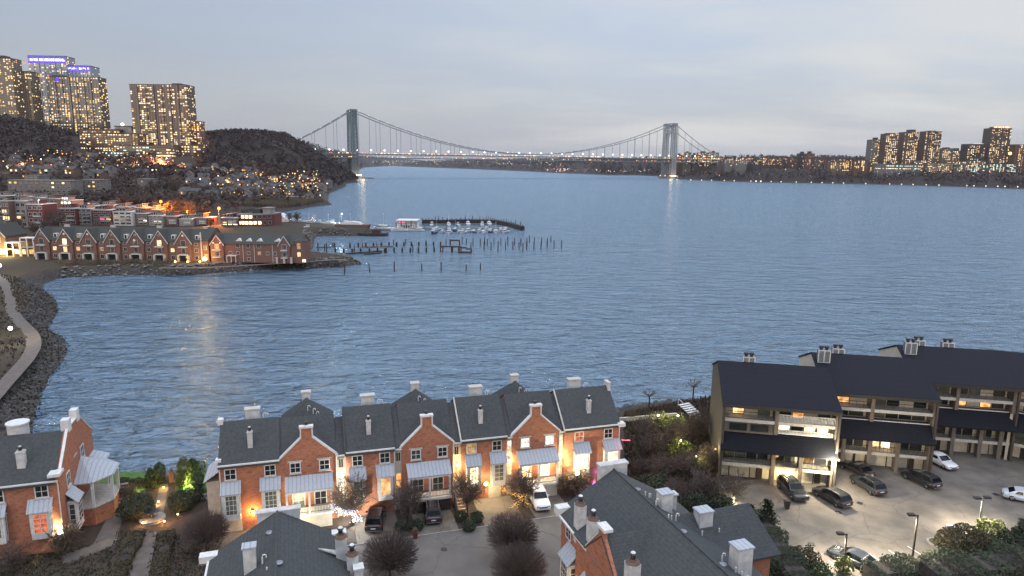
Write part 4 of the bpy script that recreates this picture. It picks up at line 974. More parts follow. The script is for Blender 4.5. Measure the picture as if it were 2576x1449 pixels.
# ------------------------------------------------------------------ terraced apartment building by the car park: four stepped blocks
CA = R(-11.6)
def condo_pt(o, s, d, a=CA): return Vector((o[0] + s * math.cos(a) - d * math.sin(a), o[1] + s * math.sin(a) + d * math.cos(a), 3.0))
def flue_chimney(parent, x, y, z0, z1, w=1.5, d=1.0):
    c = build(MB().box(x - w / 2, x + w / 2, y - d / 2, y + d / 2, z0, z1), 'chimney', 'grey_metal', parent)
    f = MB()
    for xx in (x - w / 2, x, x + w / 2): f.box(xx - .06, xx + .06, y - d / 2 - .05, y - d / 2 - .001, z0, z1 + .05)
    for zz in (z0 + (z1 - z0) * .5, z1): f.box(x - w / 2 - .06, x + w / 2 + .06, y - d / 2 - .052, y - d / 2 - .002, zz - .06, zz + .06)
    build(f, 'frame', 'white_paint', c)
    for dx in (-.35, .35): build(MB().cyl(x + dx, y, z1, z1 + .28, .2, .2, 8).cyl(x + dx, y, z1 + .3, z1 + .55, .32, .3, 10), 'flue_cap', 'black_metal', c)
    return c
def condo(o, a, Wd, label, cols_hi, cols_lo, bays4, lit4, bays3, lit3, lit2, garages, doors, white_rail=(), solid3=None, chims=(), left_end=True, lit_garage=None):
    t = thing('apartment_block', label, 'apartment block', (o[0], o[1], 3.0), a, 'stepped apartment blocks by the car park')
    Z2, Z2t, ZE, ZM, Z4, Z4t, ZT, ZR, DR, DD = 2.05, 2.45, 4.5, 6.6, 7.95, 8.35, 10.45, 13.2, 8.3, 15.5
    rec = 1.7
    w_ = MB()
    w_.prism([(rec, 0), (DD, 0), (DD, ZT - .1), (DR, ZR - .25), (rec, ZT + .25)], 0, Wd, 'x')
    build(w_, 'wall', 'cream_paint', t)
    build(MB().prism([(-.45, 0), (DD, 0), (DD + .3, ZT), (DR, ZR - .15), (-.45, ZT - .12)], -.32, -.002, 'x'), 'end_wall', 'end_board' if left_end else 'cream_paint', t)
    build(MB().prism([(-.45, 0), (rec + 1, 0), (rec + 1, ZT + .65), (-.45, ZT - .12)], Wd + .002, Wd + .26, 'x'), 'end_wall', 'end_board', t)
    e = .75; sl = (ZR - ZT) / (DR)
    build(MB().slab([(-.45, -e, ZT - e * sl + .2), (Wd + .3, -e, ZT - e * sl + .2), (Wd + .3, DR, ZR + .1), (-.45, DR, ZR + .1)], .2)
          .slab([(-.45, DR + .001, ZR + .1), (Wd + .3, DR + .001, ZR + .1), (Wd + .3, DD + .6, ZT + .1), (-.45, DD + .6, ZT + .1)], .2), 'roof', 'dark_roof', t)
    build(MB().box(-.45, Wd + .3, -e - .03, -e - .001, ZT - e * sl - .25, ZT - e * sl + .17), 'fascia', 'dark_brown', t)
    build(MB().slab([(-.3, -.85, ZE), (Wd + .3, -.85, ZE), (Wd + .3, .62, ZM), (-.3, .62, ZM)], .18), 'skirt_roof', 'dark_roof', t)
    build(MB().box(.002, Wd - .002, .1, rec - .002, Z2, Z2t), 'balcony_floor', 'stone_trim', t)
    build(MB().box(.002, Wd - .002, -.1, rec - .002, Z4, Z4t), 'balcony_floor', 'stone_trim', t)
    build(MB().box(.002, Wd - .002, .65, rec - .002, ZM - .5, ZM), 'balcony_floor', 'grey_wood', t)
    build(MB().box(0, Wd, .5, .64, ZM, ZM + .1), 'terrace_edge', 'white_paint', t)
    for x in cols_hi: build(MB().box(x - .22, x + .22, -.12, rec - .01, ZM + .05, ZT - .05), 'pier', 'grey_wood', t)
    for x in cols_lo: build(MB().box(x - .24, x + .24, -.05, .9, 0, ZE + .2), 'pier', 'grey_wood', t)
    # sliding doors, blinds and balustrades
    def glazed(bays, z0, h, lits):
        for i, (x0, x1) in enumerate(bays):
            n = max(2, int((x1 - x0) / 1.3)); pw = (x1 - x0) / n
            for k in range(n):
                lt = lits.get((i, k), rnd.choice(['glass', 'glass', 'glass_grey', 'blind_glass']))
                if lt == '-': continue
                window(t, x0 + pw * k + .05, rec, z0 + .05, pw - .1, h, 1, 1, lt, 'dark_brown', .07, name='sliding_door')
    glazed(bays4, Z4t, 1.85, lit4); glazed(bays3, ZM + .05, 1.2, lit3)
    los = [0] + list(cols_lo)
    b2 = [(x0 + .35, x1 - .35) for x0, x1 in zip(los[:-1], los[1:]) if x1 - x0 > 1.5]
    glazed(b2, Z2t, 1.75, lit2)
    his = [0] + list(cols_hi)
    for i, (x0, x1) in enumerate(zip(his[:-1], his[1:])):
        wr = i in white_rail
        rail(t, x0 + .25, x1 - .25, -.02, Z4t, .95, None if wr else 6, 'white_paint' if wr else 'black_metal', 'balustrade')
        if solid3 is None or i != solid3: rail(t, x0 + .25, x1 - .25, .58, ZM + .08, .45, None if wr else 6, 'white_paint' if wr else 'black_metal', 'balustrade')
    for x0, x1 in b2: rail(t, x0 - .1, x1 + .1, .15, Z2t, .85, 6, 'black_metal', 'balustrade')
    if solid3 is not None:
        x0, x1 = his[solid3] + .02, his[solid3 + 1] - .24
        build(MB().box(x0, x1, .2, rec - .03, ZM - .1, Z4 - .003), 'parapet_wall', 'grey_wood', t)
        ww = (x1 - x0 - 1.6) / 2
        for k in range(2): window(t, x0 + .6 + k * (ww + .4), .2, ZM + .15, ww, .95, 1, 1, 'glass', 'dark_brown', .06)
    for x0, x1 in garages:
        gd = build(MB().box(x0, x1, rec - .08, rec - .003, .02, 1.85), 'garage_door', 'cream_paint', t)
        build(MB().box(x0 - .12, x0, rec - .1, rec - .003, 0, 1.95).box(x1, x1 + .12, rec - .1, rec - .003, 0, 1.95).box(x0 - .12, x1 + .12, rec - .1, rec - .003, 1.951, 2.04), 'door_frame', 'dark_brown', gd)
    for x0, x1 in doors: build(MB().box(x0, x1, rec - .07, rec - .003, .02, 1.9), 'door', 'dark_brown', t)
    if lit_garage:
        x0, x1 = lit_garage
        build(MB().box(x0, x1, rec - .05, rec - .003, .02, 1.85), 'open_garage', 'lit_cream', t)
        lamp_light(t, ((x0 + x1) / 2, .2, 1.75), 160, (1, .8, .42), .25)
        lamp_light(t, ((x0 + x1) / 2 - .5, -1.6, 1.6), 240, (1, .62, .25), .25)
    for x, y, z0, z1 in chims: flue_chimney(t, x, y, z0, z1)
    return t
O1 = (26.57, 80.43)
O2 = condo_pt(O1, 13.35, 7.5); O3 = condo_pt(O1, 26.75, 15.0)
K1 = condo(O1, CA, 13.0, 'dark-roofed apartment block closest to the shrubs, with white-railed balconies and an open lit garage', [6.1, 13.0], [6.1, 9.3, 13.0],
    [(1.0, 5.6), (6.6, 12.6)], {(0, 0): 'lit_warm', (0, 1): '-', (1, 1): 'lit_orange', (1, 2): '-'}, [(6.6, 12.6)], {(0, 0): 'lit_cream', (0, 1): 'lit_cream', (0, 2): 'lit_cream', (0, 3): 'lit_cream'} | {(0, 1): 'glass'}, {(2, 0): 'lit_dim'},
    [(9.5, 11.2), (1.2, 3.6)], [(11.4, 12.1), (4.4, 5.2)], white_rail=(1,), solid3=0, chims=[(3.6, 9.0, 11.8, 13.9)], lit_garage=(6.95, 8.9))
K2 = condo(O2, CA, 13.0, 'middle dark-roofed apartment block with an orange-lit room behind its lower balcony', [5.7, 13.0], [2.7, 5.9, 9.25, 13.0],
    [(1.5, 5.2), (6.2, 12.6)], {(0, 0): 'lit_orange', (0, 1): '-', (1, 2): '-', (1, 4): '-'}, [(1.5, 5.2), (6.2, 12.6)], {}, {(2, 0): 'lit_warm', (2, 1): 'lit_hot'},
    [(3.0, 4.4), (6.5, 8.5), (9.5, 11.1)], [(4.5, 4.75), (11.3, 11.9)], chims=[(.75, 6.4, 10.8, 14.2), (3.2, 9.0, 12.3, 13.9)], left_end=False)
K3 = condo(O3, CA, 12.2, 'far dark-roofed apartment block with orange-lit doors on its third storey', [5.1, 12.0], [2.0, 5.2, 8.6, 11.0],
    [(1.7, 4.7), (5.5, 11.6)], {(1, 2): '-', (1, 0): 'glass_grey'}, [(1.7, 4.7), (5.5, 11.6)], {(1, 0): 'lit_orange', (1, 2): 'lit_orange', (1, 1): '-'}, {},
    [(2.4, 3.7), (5.8, 7.8), (9.0, 10.4)], [(3.9, 4.4), (8.0, 8.3)], chims=[(.75, 6.4, 10.8, 14.2), (2.7, 9.0, 12.3, 14.0), (6.6, 9.0, 12.3, 13.9)], left_end=False)
ZRr, ZTr = 13.3, 10.55
build(MB().slab([(12.51, -.75, 10.4), (16.2, 7.7, ZRr), (12.51, 8.3, ZRr)], .2).slab([(12.51, 8.31, ZRr), (16.2, 7.71, ZRr), (20.0, 14.7, ZTr), (12.51, 16.1, ZTr)], .2), 'hip_roof', 'dark_roof', K3)
build(MB().prism([(12.5, 2.2), (13.6, 2.2), (17.4, 12), (12.5, 15)], 0, 10.3, 'z'), 'corner_wall', 'cream_paint', K3)
O4 = condo_pt(O3, 12.3, .4)
K4 = condo(O4, CA - R(30), 13.0, 'apartment block turned towards the car park at the edge of the picture', [6.0, 13.0], [3.0, 6.0, 9.2, 13.0],
    [(.8, 5.5), (6.5, 12.5)], {}, [(.8, 5.5), (6.5, 12.5)], {}, {}, [(3.4, 5.4), (6.5, 8.5)], [(1.2, 2.2)], left_end=False)
lamp_light(K1, (12.8, -1.6, 4.2), 650, (1, .88, .6), .2)
wl = thing('wall_lamp', 'small white lamp at the corner of the balcony block above the dark wagon', 'wall lamp', condo_pt(O1, 13.4, -.5) + Vector((0, 0, 4.3)), CA)
build(MB().ball(0, 0, 0, .13, 8, 5), 'lamp_globe', 'bulb_warm', wl); build(MB().box(-.12, .0, -.03, .03, .05, .12), 'lamp_bracket', 'black_metal', wl)

# ------------------------------------------------------------------ car park
mb = MB()
mb.sheet([(25.8, 70), (26.2, 80.0), (40, 82), (50, 92), (62, 100), (95, 96), (95, 55), (30, 50), (25.6, 62)], 3.008)
build(mb, 'parking_lot', 'paver', kind='structure')
m_ = MB()
def lot_line(p0, p1):
    a, b_ = at(*p0, 3.016), at(*p1, 3.016); d = (b_ - a).normalized(); n_ = Vector((-d.y, d.x, 0)) * .06
    m_.add([a + n_, a - n_, b_ - n_, b_ + n_], [(0, 1, 2, 3)])
def z7(x, y): return ((2150 + x * .35792) / 1.1925, (1350 + y * .35792) / 1.1925)
for p0, p1 in [((935, 922), (1010, 980)), ((1275, 865), (1432, 972)), ((1440, 837), (1610, 950)), ((1600, 805), (1805, 935))]: lot_line(z7(*p0), z7(*p1))
build(m_, 'road_marking', 'marking', kind='structure')
for i, (px, nm) in enumerate([(z7(1020, 522), 'dark drain grate in the car park near the black hatchback'), (z7(1200, 445), 'small dark drain grate in the middle of the car park'), (z7(2340, 372), 'drain grate far out on the car park by the silver car'), (z7(795, 790), 'drain grate in the car park beside the hedge')]):
    o = thing('drain_grate', nm, 'drain', at(*px, 3.012), i)
    mb = MB().box(-.32, .32, -.32, .32, 0, .015)
    for k in range(5): mb.box(-.28 + k * .125, -.22 + k * .125, -.28, .28, .0151, .03)
    build(mb, 'grate', 'black_metal', o)
isl = [(2005, 935), (1900, 850), (1800, 800), (1760, 772), (1756, 752), (1785, 740), (1860, 736), (1940, 735), (2060, 740), (2300, 770), (2600, 860), (2700, 1000)]
ip = [at(*z7(*p), 3.0) for p in isl]
cen = sum(ip, Vector()) / len(ip)
k = MB(); n_ = len(ip); inn = [p + (cen - p).normalized() * .22 for p in ip]
vs = [(p.x, p.y, 3.14) for p in ip] + [(p.x, p.y, 3.14) for p in inn] + [(p.x, p.y, 2.98) for p in ip]
k.add(vs, [(i, (i + 1) % n_, (i + 1) % n_ + n_, i + n_) for i in range(n_)] + [(i + 2 * n_, (i + 1) % n_ + 2 * n_, (i + 1) % n_, i) for i in range(n_)])
build(k, 'kerb', 'concrete', kind='structure')
build(MB().sheet([(p.x, p.y) for p in inn], 3.125), 'island_lawn', 'lawn', kind='structure')
ub = thing('utility_cabinet', 'white utility cabinet standing on the car park island', 'cabinet', at(*z7(1975, 758), 3.13), R(-12))
build(MB().box(-.55, .55, -.45, .45, .06, 1.45), 'cabinet_body', 'white_paint', ub); build(MB().box(-.6, .6, -.5, .5, 1.45, 1.55), 'lid', 'white_paint', ub)
build(MB().box(-.62, .62, -.52, .52, 0, .06), 'plinth', 'concrete', ub); build(MB().box(-.01, .01, -.47, -.451, .15, 1.4), 'door_seam', 'grey_metal', ub)

def pole_lamp(px, z, h, label, heads, power, rz=0.0):
    o = thing('parking_lamp', label, 'lamp post', at(*z7(*px), z), rz, 'car park lamp posts')
    build(MB().box(-.07, .07, -.07, .07, 0, h).cyl(0, 0, 0, .25, .22, .2, 10), 'pole', 'grey_metal' if len(heads) > 1 else 'dark_brown', o)
    for dx, dy in heads:
        build(MB().tube([(0, 0, h - .1), (dx * .5, dy * .5, h - .02)], .045, 6), 'arm', 'dark_brown', o)
        hd = build(MB().box(dx * .75 - .33, dx * .75 + .33, dy * .75 - .22, dy * .75 + .22, h - .1, h + .1), 'lamp_head', 'dark_brown', o)
        build(MB().box(dx * .75 - .25, dx * .75 + .25, dy * .75 - .16, dy * .75 + .16, h - .125, h - .101), 'lamp_lens', 'bulb_white', hd)
        lamp_light(o, (dx * .75, dy * .75, h - .3), power, (1, .90, .66), .2, 165)
    return o
pole_lamp((2190, 680), 3.13, 3.9, 'double-headed lamp post lighting the bush on the island', [(-.8, 0), (.8, .2)], 420)
pole_lamp((1635, 945), 3.0, 5.2, 'tall brown single-head lamp post between the painted bays', [(-.8, .1)], 700)
pole_lamp((1062, 965), 3.0, 3.4, 'short brown lamp post beside the black sedan', [(-.8, .1)], 500)

# ------------------------------------------------------------------ vehicles (body, windows, wheels > tyre, rim, lamps, mirrors)
def loft(st, cap=True):
    mb = MB(); n = len(st[0]); b0 = []
    for sec in st:
        b0.append(len(mb.v)); mb.v.extend(sec)
    for i in range(len(st) - 1):
        for j in range(n - 1):
            mb.f.append((b0[i] + j, b0[i] + j + 1, b0[i + 1] + j + 1, b0[i + 1] + j)); mb.m.append(0)
    mb.f.append(tuple(b0[0] + j for j in range(n))[::-1]); mb.m.append(0)
    mb.f.append(tuple(b0[-1] + j for j in range(n))); mb.m.append(0)
    return mb
def sect(y, w, zb, zh, crown=.06):
    """one cross-section of a car body at length y: sill, waist, shoulder, centre"""
    hw = w / 2
    right = [(hw * .86, y, zb), (hw * .97, y, zb + .08), (hw, y, zb + (zh - zb) * .45), (hw * .985, y, zb + (zh - zb) * .8), (hw * .90, y, zh - .02), (hw * .5, y, zh + crown * .8), (0, y, zh + crown)]
    return right + [(-x, y_, z) for x, y_, z in right[::-1][1:]]
def make_car(kind, paint, name='parked_car'):
    Lx, Wd, H_ = {'suv': (4.75, 1.96, 1.74), 'sedan': (4.75, 1.84, 1.44), 'wagon': (4.7, 1.86, 1.6)}[kind]
    root = link(name, None)
    zb = .26; f, r = -Lx / 2, Lx / 2                     # nose points to -y
    belt = {'suv': 1.06, 'sedan': .90, 'wagon': .96}[kind]
    hood = belt - .05
    body = [sect(f, Wd * .78, zb + .12, hood - .30, .02), sect(f + .10, Wd * .90, zb + .02, hood - .16, .03), sect(f + .5, Wd * .98, zb, hood - .06, .05), sect(f + 1.15, Wd, zb, hood + .02, .05),
            sect(-.2, Wd, zb, belt, .02), sect(.9, Wd, zb, belt, .02), sect(r - .9, Wd * .99, zb, belt + .02, .03), sect(r - .3, Wd * .96, zb, belt + .01, .03), sect(r - .04, Wd * .88, zb + .05, belt - .1, .02), sect(r, Wd * .80, zb + .16, belt - .22, .01)]
    build(loft(body), 'body', paint, root, smooth=True)
    # cabin: pillars and roof in body colour, panes set proud
    if kind == 'sedan': prof = [(f + 1.25, belt), (f + 2.0, H_ - .05), (f + 2.5, H_), (r - 1.75, H_ - .01), (r - 1.2, H_ - .12), (r - .55, belt + .05)]
    elif kind == 'wagon': prof = [(f + 1.2, belt), (f + 1.95, H_ - .07), (f + 2.5, H_), (r - 1.2, H_ - .02), (r - .5, H_ - .1), (r - .15, belt + .02)]
    else: prof = [(f + 1.3, belt), (f + 1.95, H_ - .08), (f + 2.4, H_), (r - .9, H_ - .01), (r - .42, H_ - .08), (r - .12, belt + .02)]
    bw, tw = Wd * .455, Wd * .375
    def hw(z): return bw + (tw - bw) * (z - belt) / (H_ - belt)
    cab = MB(); n = len(prof)
    for sgn in (1, -1):
        for y, z in prof: cab.v.append((sgn * hw(z), y, z))
    cab.f += [tuple(range(n)), tuple(range(n, 2 * n))[::-1]]; cab.m += [0, 0]
    for i in range(n): cab.f.append((i, i + n, (i + 1) % n + n, (i + 1) % n)); cab.m.append(0)
    build(cab, 'cabin', paint, root)
    def pane(nm, a, b_, c_, d_): build(MB().add([a, b_, c_, d_], [(0, 1, 2, 3), (3, 2, 1, 0)]), nm, 'car_glass', root)
    def lerp(p, q, u): return (p[0] + (q[0] - p[0]) * u, p[1] + (q[1] - p[1]) * u)
    def glass_across(nm, p, q, outw):
        a, b_ = lerp(p, q, .08), lerp(p, q, .94)
        pane(nm, *[(sx * hw(z) * .9, y + outw[0], z + outw[1]) for (y, z), sx in ((a, -1), (a, 1), (b_, 1), (b_, -1))])
    glass_across('windshield', prof[0], prof[1], (-.012, .012))
    glass_across('rear_window', prof[-1], prof[-2], (.014, .012))
    zt, zl = H_ - .14, belt + .06
    y0, y1 = prof[0][0] + .42, (r - 1.0 if kind == 'sedan' else r - .42)
    mid = (y0 + y1) / 2 + .05
    for sgn in (1, -1):
        for a, b_, c_, d_ in ((y0, mid - .05, mid - .05, y0 + .42), (mid + .05, y1 - .1, y1 - .42 if kind == 'sedan' else y1 - .2, mid + .05)):
            pane('side_window', (sgn * (hw(zl) + .008), a, zl), (sgn * (hw(zl) + .008), b_, zl), (sgn * (hw(zt) + .008), c_, zt), (sgn * (hw(zt) + .008), d_, zt))
        build(MB().box(sgn * Wd * .46, sgn * Wd * .46 + sgn * .2, y0 + .1, y0 + .22, belt + .02, belt + .18), 'mirror', paint, root)
        build(MB().box(sgn * Wd * .30 - .17, sgn * Wd * .30 + .17, f + .02, f + .2, hood - .33, hood - .2), 'headlight', 'glass_grey', root)
        build(MB().box(sgn * Wd * .36 - .14, sgn * Wd * .36 + .14, r - .12, r - .005, belt - .30, belt - .1), 'tail_light', 'red_paint', root)
        if kind != 'sedan': build(MB().tube([(sgn * tw * .9, prof[2][0] - .2, H_ + .01), (sgn * tw * .9, prof[2][0], H_ + .06), (sgn * tw * .9, r - 1.0, H_ + .06), (sgn * tw * .9, r - .8, H_)], .022, 5), 'roof_rail', 'grey_metal', root)
        for yy in (f + .88, r - .92):
            wh = link('wheel', None, root, (sgn * (Wd / 2 - .12), yy, .34))
            ty = MB(); nn = 14; prof_w = [(.34, -.11), (.34, .11), (.22, .115), (.22, -.115)]
            for k_ in range(nn):
                a = 2 * math.pi * k_ / nn
                ty.v += [(x_, rr * math.cos(a), rr * math.sin(a)) for rr, x_ in prof_w]
            for k_ in range(nn):
                for j in range(4): ty.f.append((k_ * 4 + j, k_ * 4 + (j + 1) % 4, ((k_ + 1) % nn) * 4 + (j + 1) % 4, ((k_ + 1) % nn) * 4 + j)); ty.m.append(0)
            build(ty, 'tyre', 'tyre_rubber', wh)
            rm = MB()
            for k_ in range(5):
                a = 2 * math.pi * k_ / 5; rm.tube([(sgn * .1, 0, 0), (sgn * .1, .22 * math.cos(a), .22 * math.sin(a))], .03, 4)
            rm.tube([(-.02, 0, 0), (sgn * .11, 0, 0)], .07, 8)
            build(rm, 'rim', 'rim_alloy', wh)
    build(MB().box(-Wd * .24, Wd * .24, f - .012, f + .06, hood - .42, hood - .28), 'grille', 'black_metal', root)
    build(MB().box(-.26, .26, r - .01, r + .012, .62, .74), 'licence_plate', 'white_paint', root)
    build(MB().box(-Wd * .38, Wd * .38, r - .1, r + .008, zb + .1, zb + .2), 'bumper_trim', 'grey_metal' if paint == 'car_black' else 'black_metal', root)
    return root
CARS = {}
def car(kind, paint, pos, rz, label):
    key = (kind, paint)
    if key not in CARS: CARS[key] = o = make_car(kind, paint)
    else: o = copy_tree(CARS[key])
    o.location = (pos[0], pos[1], 3.02); o.rotation_euler = (0, 0, rz)
    o['label'] = label; o['category'] = 'car'; o['group'] = 'parked cars'
    return o
def pz2(x, y): return at((580 + x * .43338) / 1.1925, (1100 + y * .43338) / 1.1925)
def pz3(x, y): return at((1150 + x * .43353) / 1.1925, (1100 + y * .43341) / 1.1925)
car('suv', 'car_white', pz3(1075, 945), R(11), 'white SUV parked nose-out beside the lights-wrapped shrub')
car('suv', 'car_black', pz3(340, 1030), R(190), 'black SUV parked tail-out in front of the unlit porch')
car('suv', 'car_black', pz2(1262, 1085), R(185), 'black SUV tail-out next to the white-lit tree')
car('suv', 'car_dark', at(*z7(632, 370)), R(6), 'dark SUV nose-out before the open lit garage')
car('wagon', 'car_black', at(*z7(962, 425)), R(180 + 22), 'black hatchback angled at the corner of the white-railed block')
car('sedan', 'car_black', at(*z7(1168, 190)), R(180 + 20), 'black sedan under the middle block, behind another dark car')
car('wagon', 'car_dark', at(*z7(1262, 325)), R(180 + 14), 'dark wagon with silver roof rails casting a lamp shadow')
car('wagon', 'car_black', at(*z7(1708, 275)), R(180 + 21), 'black crossover parked alone below the right end of the middle block')
car('sedan', 'car_white', at(*z7(1862, 118)), R(14), 'white sedan half hidden beside the far apartment block')
car('sedan', 'car_dark', at(*z7(1140, 950)), R(205 + 14), 'dark sedan in the painted bay by the hedge')
car('sedan', 'car_silver', at(*z7(2590, 430)), R(60), 'silver car cut off by the picture edge')
bn = thing('trash_bin', 'dark bin standing next to the SUV at the lit garage', 'bin', at(*z7(585, 492)), 0)
build(MB().frus(0, 0, .08, 1.0, .22, .25, .3, .32), 'bin_body', 'black_metal', bn); build(MB().box(-.33, .33, -.36, .36, 1.0, 1.08), 'lid', 'dark_brown', bn)
pl = thing('planter_pot', 'tall dark planter pot at the kerb of the bed', 'planter', pz3(220, 1188), 0)
build(MB().cyl(0, 0, 0, .75, .22, .34, 12).cyl(0, 0, .75, .82, .38, .38, 12), 'pot', 'brick_maroon', pl); build(MB().ball(0, 0, .95, .3, 8, 5), 'plant', 'leaf_brown', pl)
# ------------------------------------------------------------------ trees and planting
def twig_tree(seed, H_=5.2, trunk_h=1.5, rx=2.4, rz=1.9, mains=11, secs=9, twigs=5, tr=.10, thick=.018, droop=0.0, vase=False, cz=None):
    """bare winter tree: trunk mesh and a crown of tapering branches grown out to an ellipsoid"""
    r = random.Random(seed); cz = cz or (trunk_h + (H_ - trunk_h) * .5)
    tm = MB().tube([(0, 0, -.1), (.03, .02, trunk_h * .5), (0, 0, trunk_h + .15)], tr, 7, tr * .8)
    cm = MB()
    def shell(k=1.0, up=None):
        while True:
            v = Vector((r.gauss(0, 1), r.gauss(0, 1), r.gauss(0.25, 1)))
            if v.length > .1: break
        v.normalize(); k *= .78 + .28 * r.random()
        return Vector((v.x * rx * k, v.y * rx * k, cz + v.z * rz * k))
    def bez(a, c, b, n): return [a * (1 - t) ** 2 + c * (2 * t * (1 - t)) + b * t * t for t in [i / n for i in range(n + 1)]]
    for i in range(mains):
        a = Vector((0, 0, trunk_h + .05)); b = shell(1.0)
        az = 2 * math.pi * i / mains + r.uniform(-.3, .3); el = r.uniform(-.15, 1.0) ** 1
        b = Vector((rx * math.cos(az) * math.cos(el) * .95, rx * math.sin(az) * math.cos(el) * .95, cz + rz * math.sin(el) * .95))
        c = Vector((b.x * .35, b.y * .35, trunk_h + (b.z - trunk_h) * (.65 if not vase else .5)))
        P_ = bez(a, c, b, 5); cm.tube(P_, tr * .42, 4, thick)
        for j in range(secs):
            u = .18 + .8 * j / secs; k = min(int(u * 5), 4); p = P_[k].lerp(P_[k + 1], u * 5 - k)
            q = shell(1.0)
            dirb = (q - p); lim = rx * .85
            if dirb.length > lim: dirb = dirb.normalized() * lim; q = p + dirb
            if ((q.x / rx) ** 2 + (q.y / rx) ** 2 + ((q.z - cz) / rz) ** 2) > 1.1: q = p.lerp(q, .7)
            m_ = p.lerp(q, .5) + Vector((r.uniform(-.1, .1), r.uniform(-.1, .1), .12 - droop))
            S_ = bez(p, m_, q, 2); cm.tube(S_, thick * 1.5, 3, thick * .8)
            for k2 in range(twigs):
                u2 = .3 + .7 * k2 / twigs; k3 = min(int(u2 * 2), 1); p2 = S_[k3].lerp(S_[k3 + 1], u2 * 2 - k3)
                out_ = Vector((p2.x, p2.y, (p2.z - cz) * 1.2)); out_ = out_.normalized() if out_.length > .01 else Vector((0, 0, 1))
                d = (out_ + Vector((r.gauss(0, .6), r.gauss(0, .6), r.gauss(.15, .6)))).normalized() * r.uniform(.35, .75) * rx * .3
                cm.tube([p2, p2 + d], thick * .75, 3, thick * .5)
    return tm, cm
def leaf_cloud(mb, r, c, rad, n, size, shell_=.55, lump=0.25, mi=0):
    """leaf-sized faces through an uneven ellipsoid"""
    ph = [(Vector((r.gauss(0, 1), r.gauss(0, 1), r.gauss(0, 1))).normalized(), r.uniform(2, 4), r.uniform(0, 6)) for _ in range(5)]
    for _ in range(n):
        v = Vector((r.gauss(0, 1), r.gauss(0, 1), r.gauss(0, 1))).normalized()
        k = 1 + lump * sum(math.sin(f * v.dot(a) * 2 + p) for a, f, p in ph) / 2.2
        k *= 1 - (1 - shell_) * r.random() ** 1.8
        p = Vector((c[0] + v.x * rad[0] * k, c[1] + v.y * rad[1] * k, c[2] + v.z * rad[2] * k))
        a = Vector((r.gauss(0, 1), r.gauss(0, 1), r.gauss(0, 1))).normalized(); b_ = a.orthogonal().normalized(); s = size * r.uniform(.6, 1.4)
        a2 = a.cross(b_)
        mb.add([p - b_ * s, p + a2 * s * .6, p + b_ * s, p - a2 * s * .6], [(0, 1, 2, 3)], mi)
def conifer_mesh(seed, h, rb, n=9, leaf=.22):
    r = random.Random(seed); mb = MB()
    for k in range(n):
        z = h * (.10 + .88 * k / n); rr = rb * (1 - k / n) ** .8 + .1
        for j in range(int(10 + 14 * (1 - k / n))):
            a = r.uniform(0, 6.28); L_ = rr * r.uniform(.7, 1.12)
            d = Vector((math.cos(a), math.sin(a), -.18))
            for q in range(7):
                p = Vector((0, 0, z)) + d * (L_ * (.3 + .7 * q / 6)) + Vector((r.gauss(0, .08), r.gauss(0, .08), r.gauss(0, .1)))
                s = leaf * r.uniform(.6, 1.3); x = Vector((r.gauss(0, 1), r.gauss(0, 1), r.gauss(0, .5))).normalized(); y = x.orthogonal().normalized()
                mb.add([p - x * s, p + y * s * .5, p + x * s, p - y * s * .5], [(0, 1, 2, 3)])
    return mb
def dome_tree(seed, trunk_h=1.0, rx=2.8, rz=2.15, cz=2.75, n=460, tr=.13):
    """clipped round-headed tree: straight shoots fanning from the fork to an even dome"""
    r = random.Random(seed); tm = MB().tube([(0, 0, -.1), (.02, .03, trunk_h * .6), (0, 0, trunk_h + .25)], tr, 7, tr * .8); cm = MB()
    for i in range(n):
        zz = 1 - 1.72 * (i + .5) / n; az = i * 2.39996 + r.uniform(-.12, .12); q = math.sqrt(max(0, 1 - zz * zz)); k = r.uniform(.90, 1.03)
        e_ = Vector((rx * q * math.cos(az) * k, rx * q * math.sin(az) * k, cz + rz * zz * k))
        s_ = Vector((e_.x * .05, e_.y * .05, trunk_h + r.uniform(0, .3))); c = s_.lerp(e_, .45) + Vector((0, 0, .35)); pts = [s_ * (1 - t) ** 2 + c * (2 * t * (1 - t)) + e_ * t * t for t in (0, .35, .7, 1)]
        th = .03 if i % 7 == 0 else .017; cm.tube(pts, th, 3, .010)
        for u in (.45, .62, .75, .86):
            p = pts[1].lerp(pts[3], (u - .35) / .65); d = ((e_ - p).normalized() + Vector((r.gauss(0, .45), r.gauss(0, .45), r.gauss(0.05, .4)))).normalized() * (e_ - p).length * r.uniform(.85, 1.0)
            cm.tube([p, p + d], .013, 3, .009)
    return tm, cm
TREE = {}
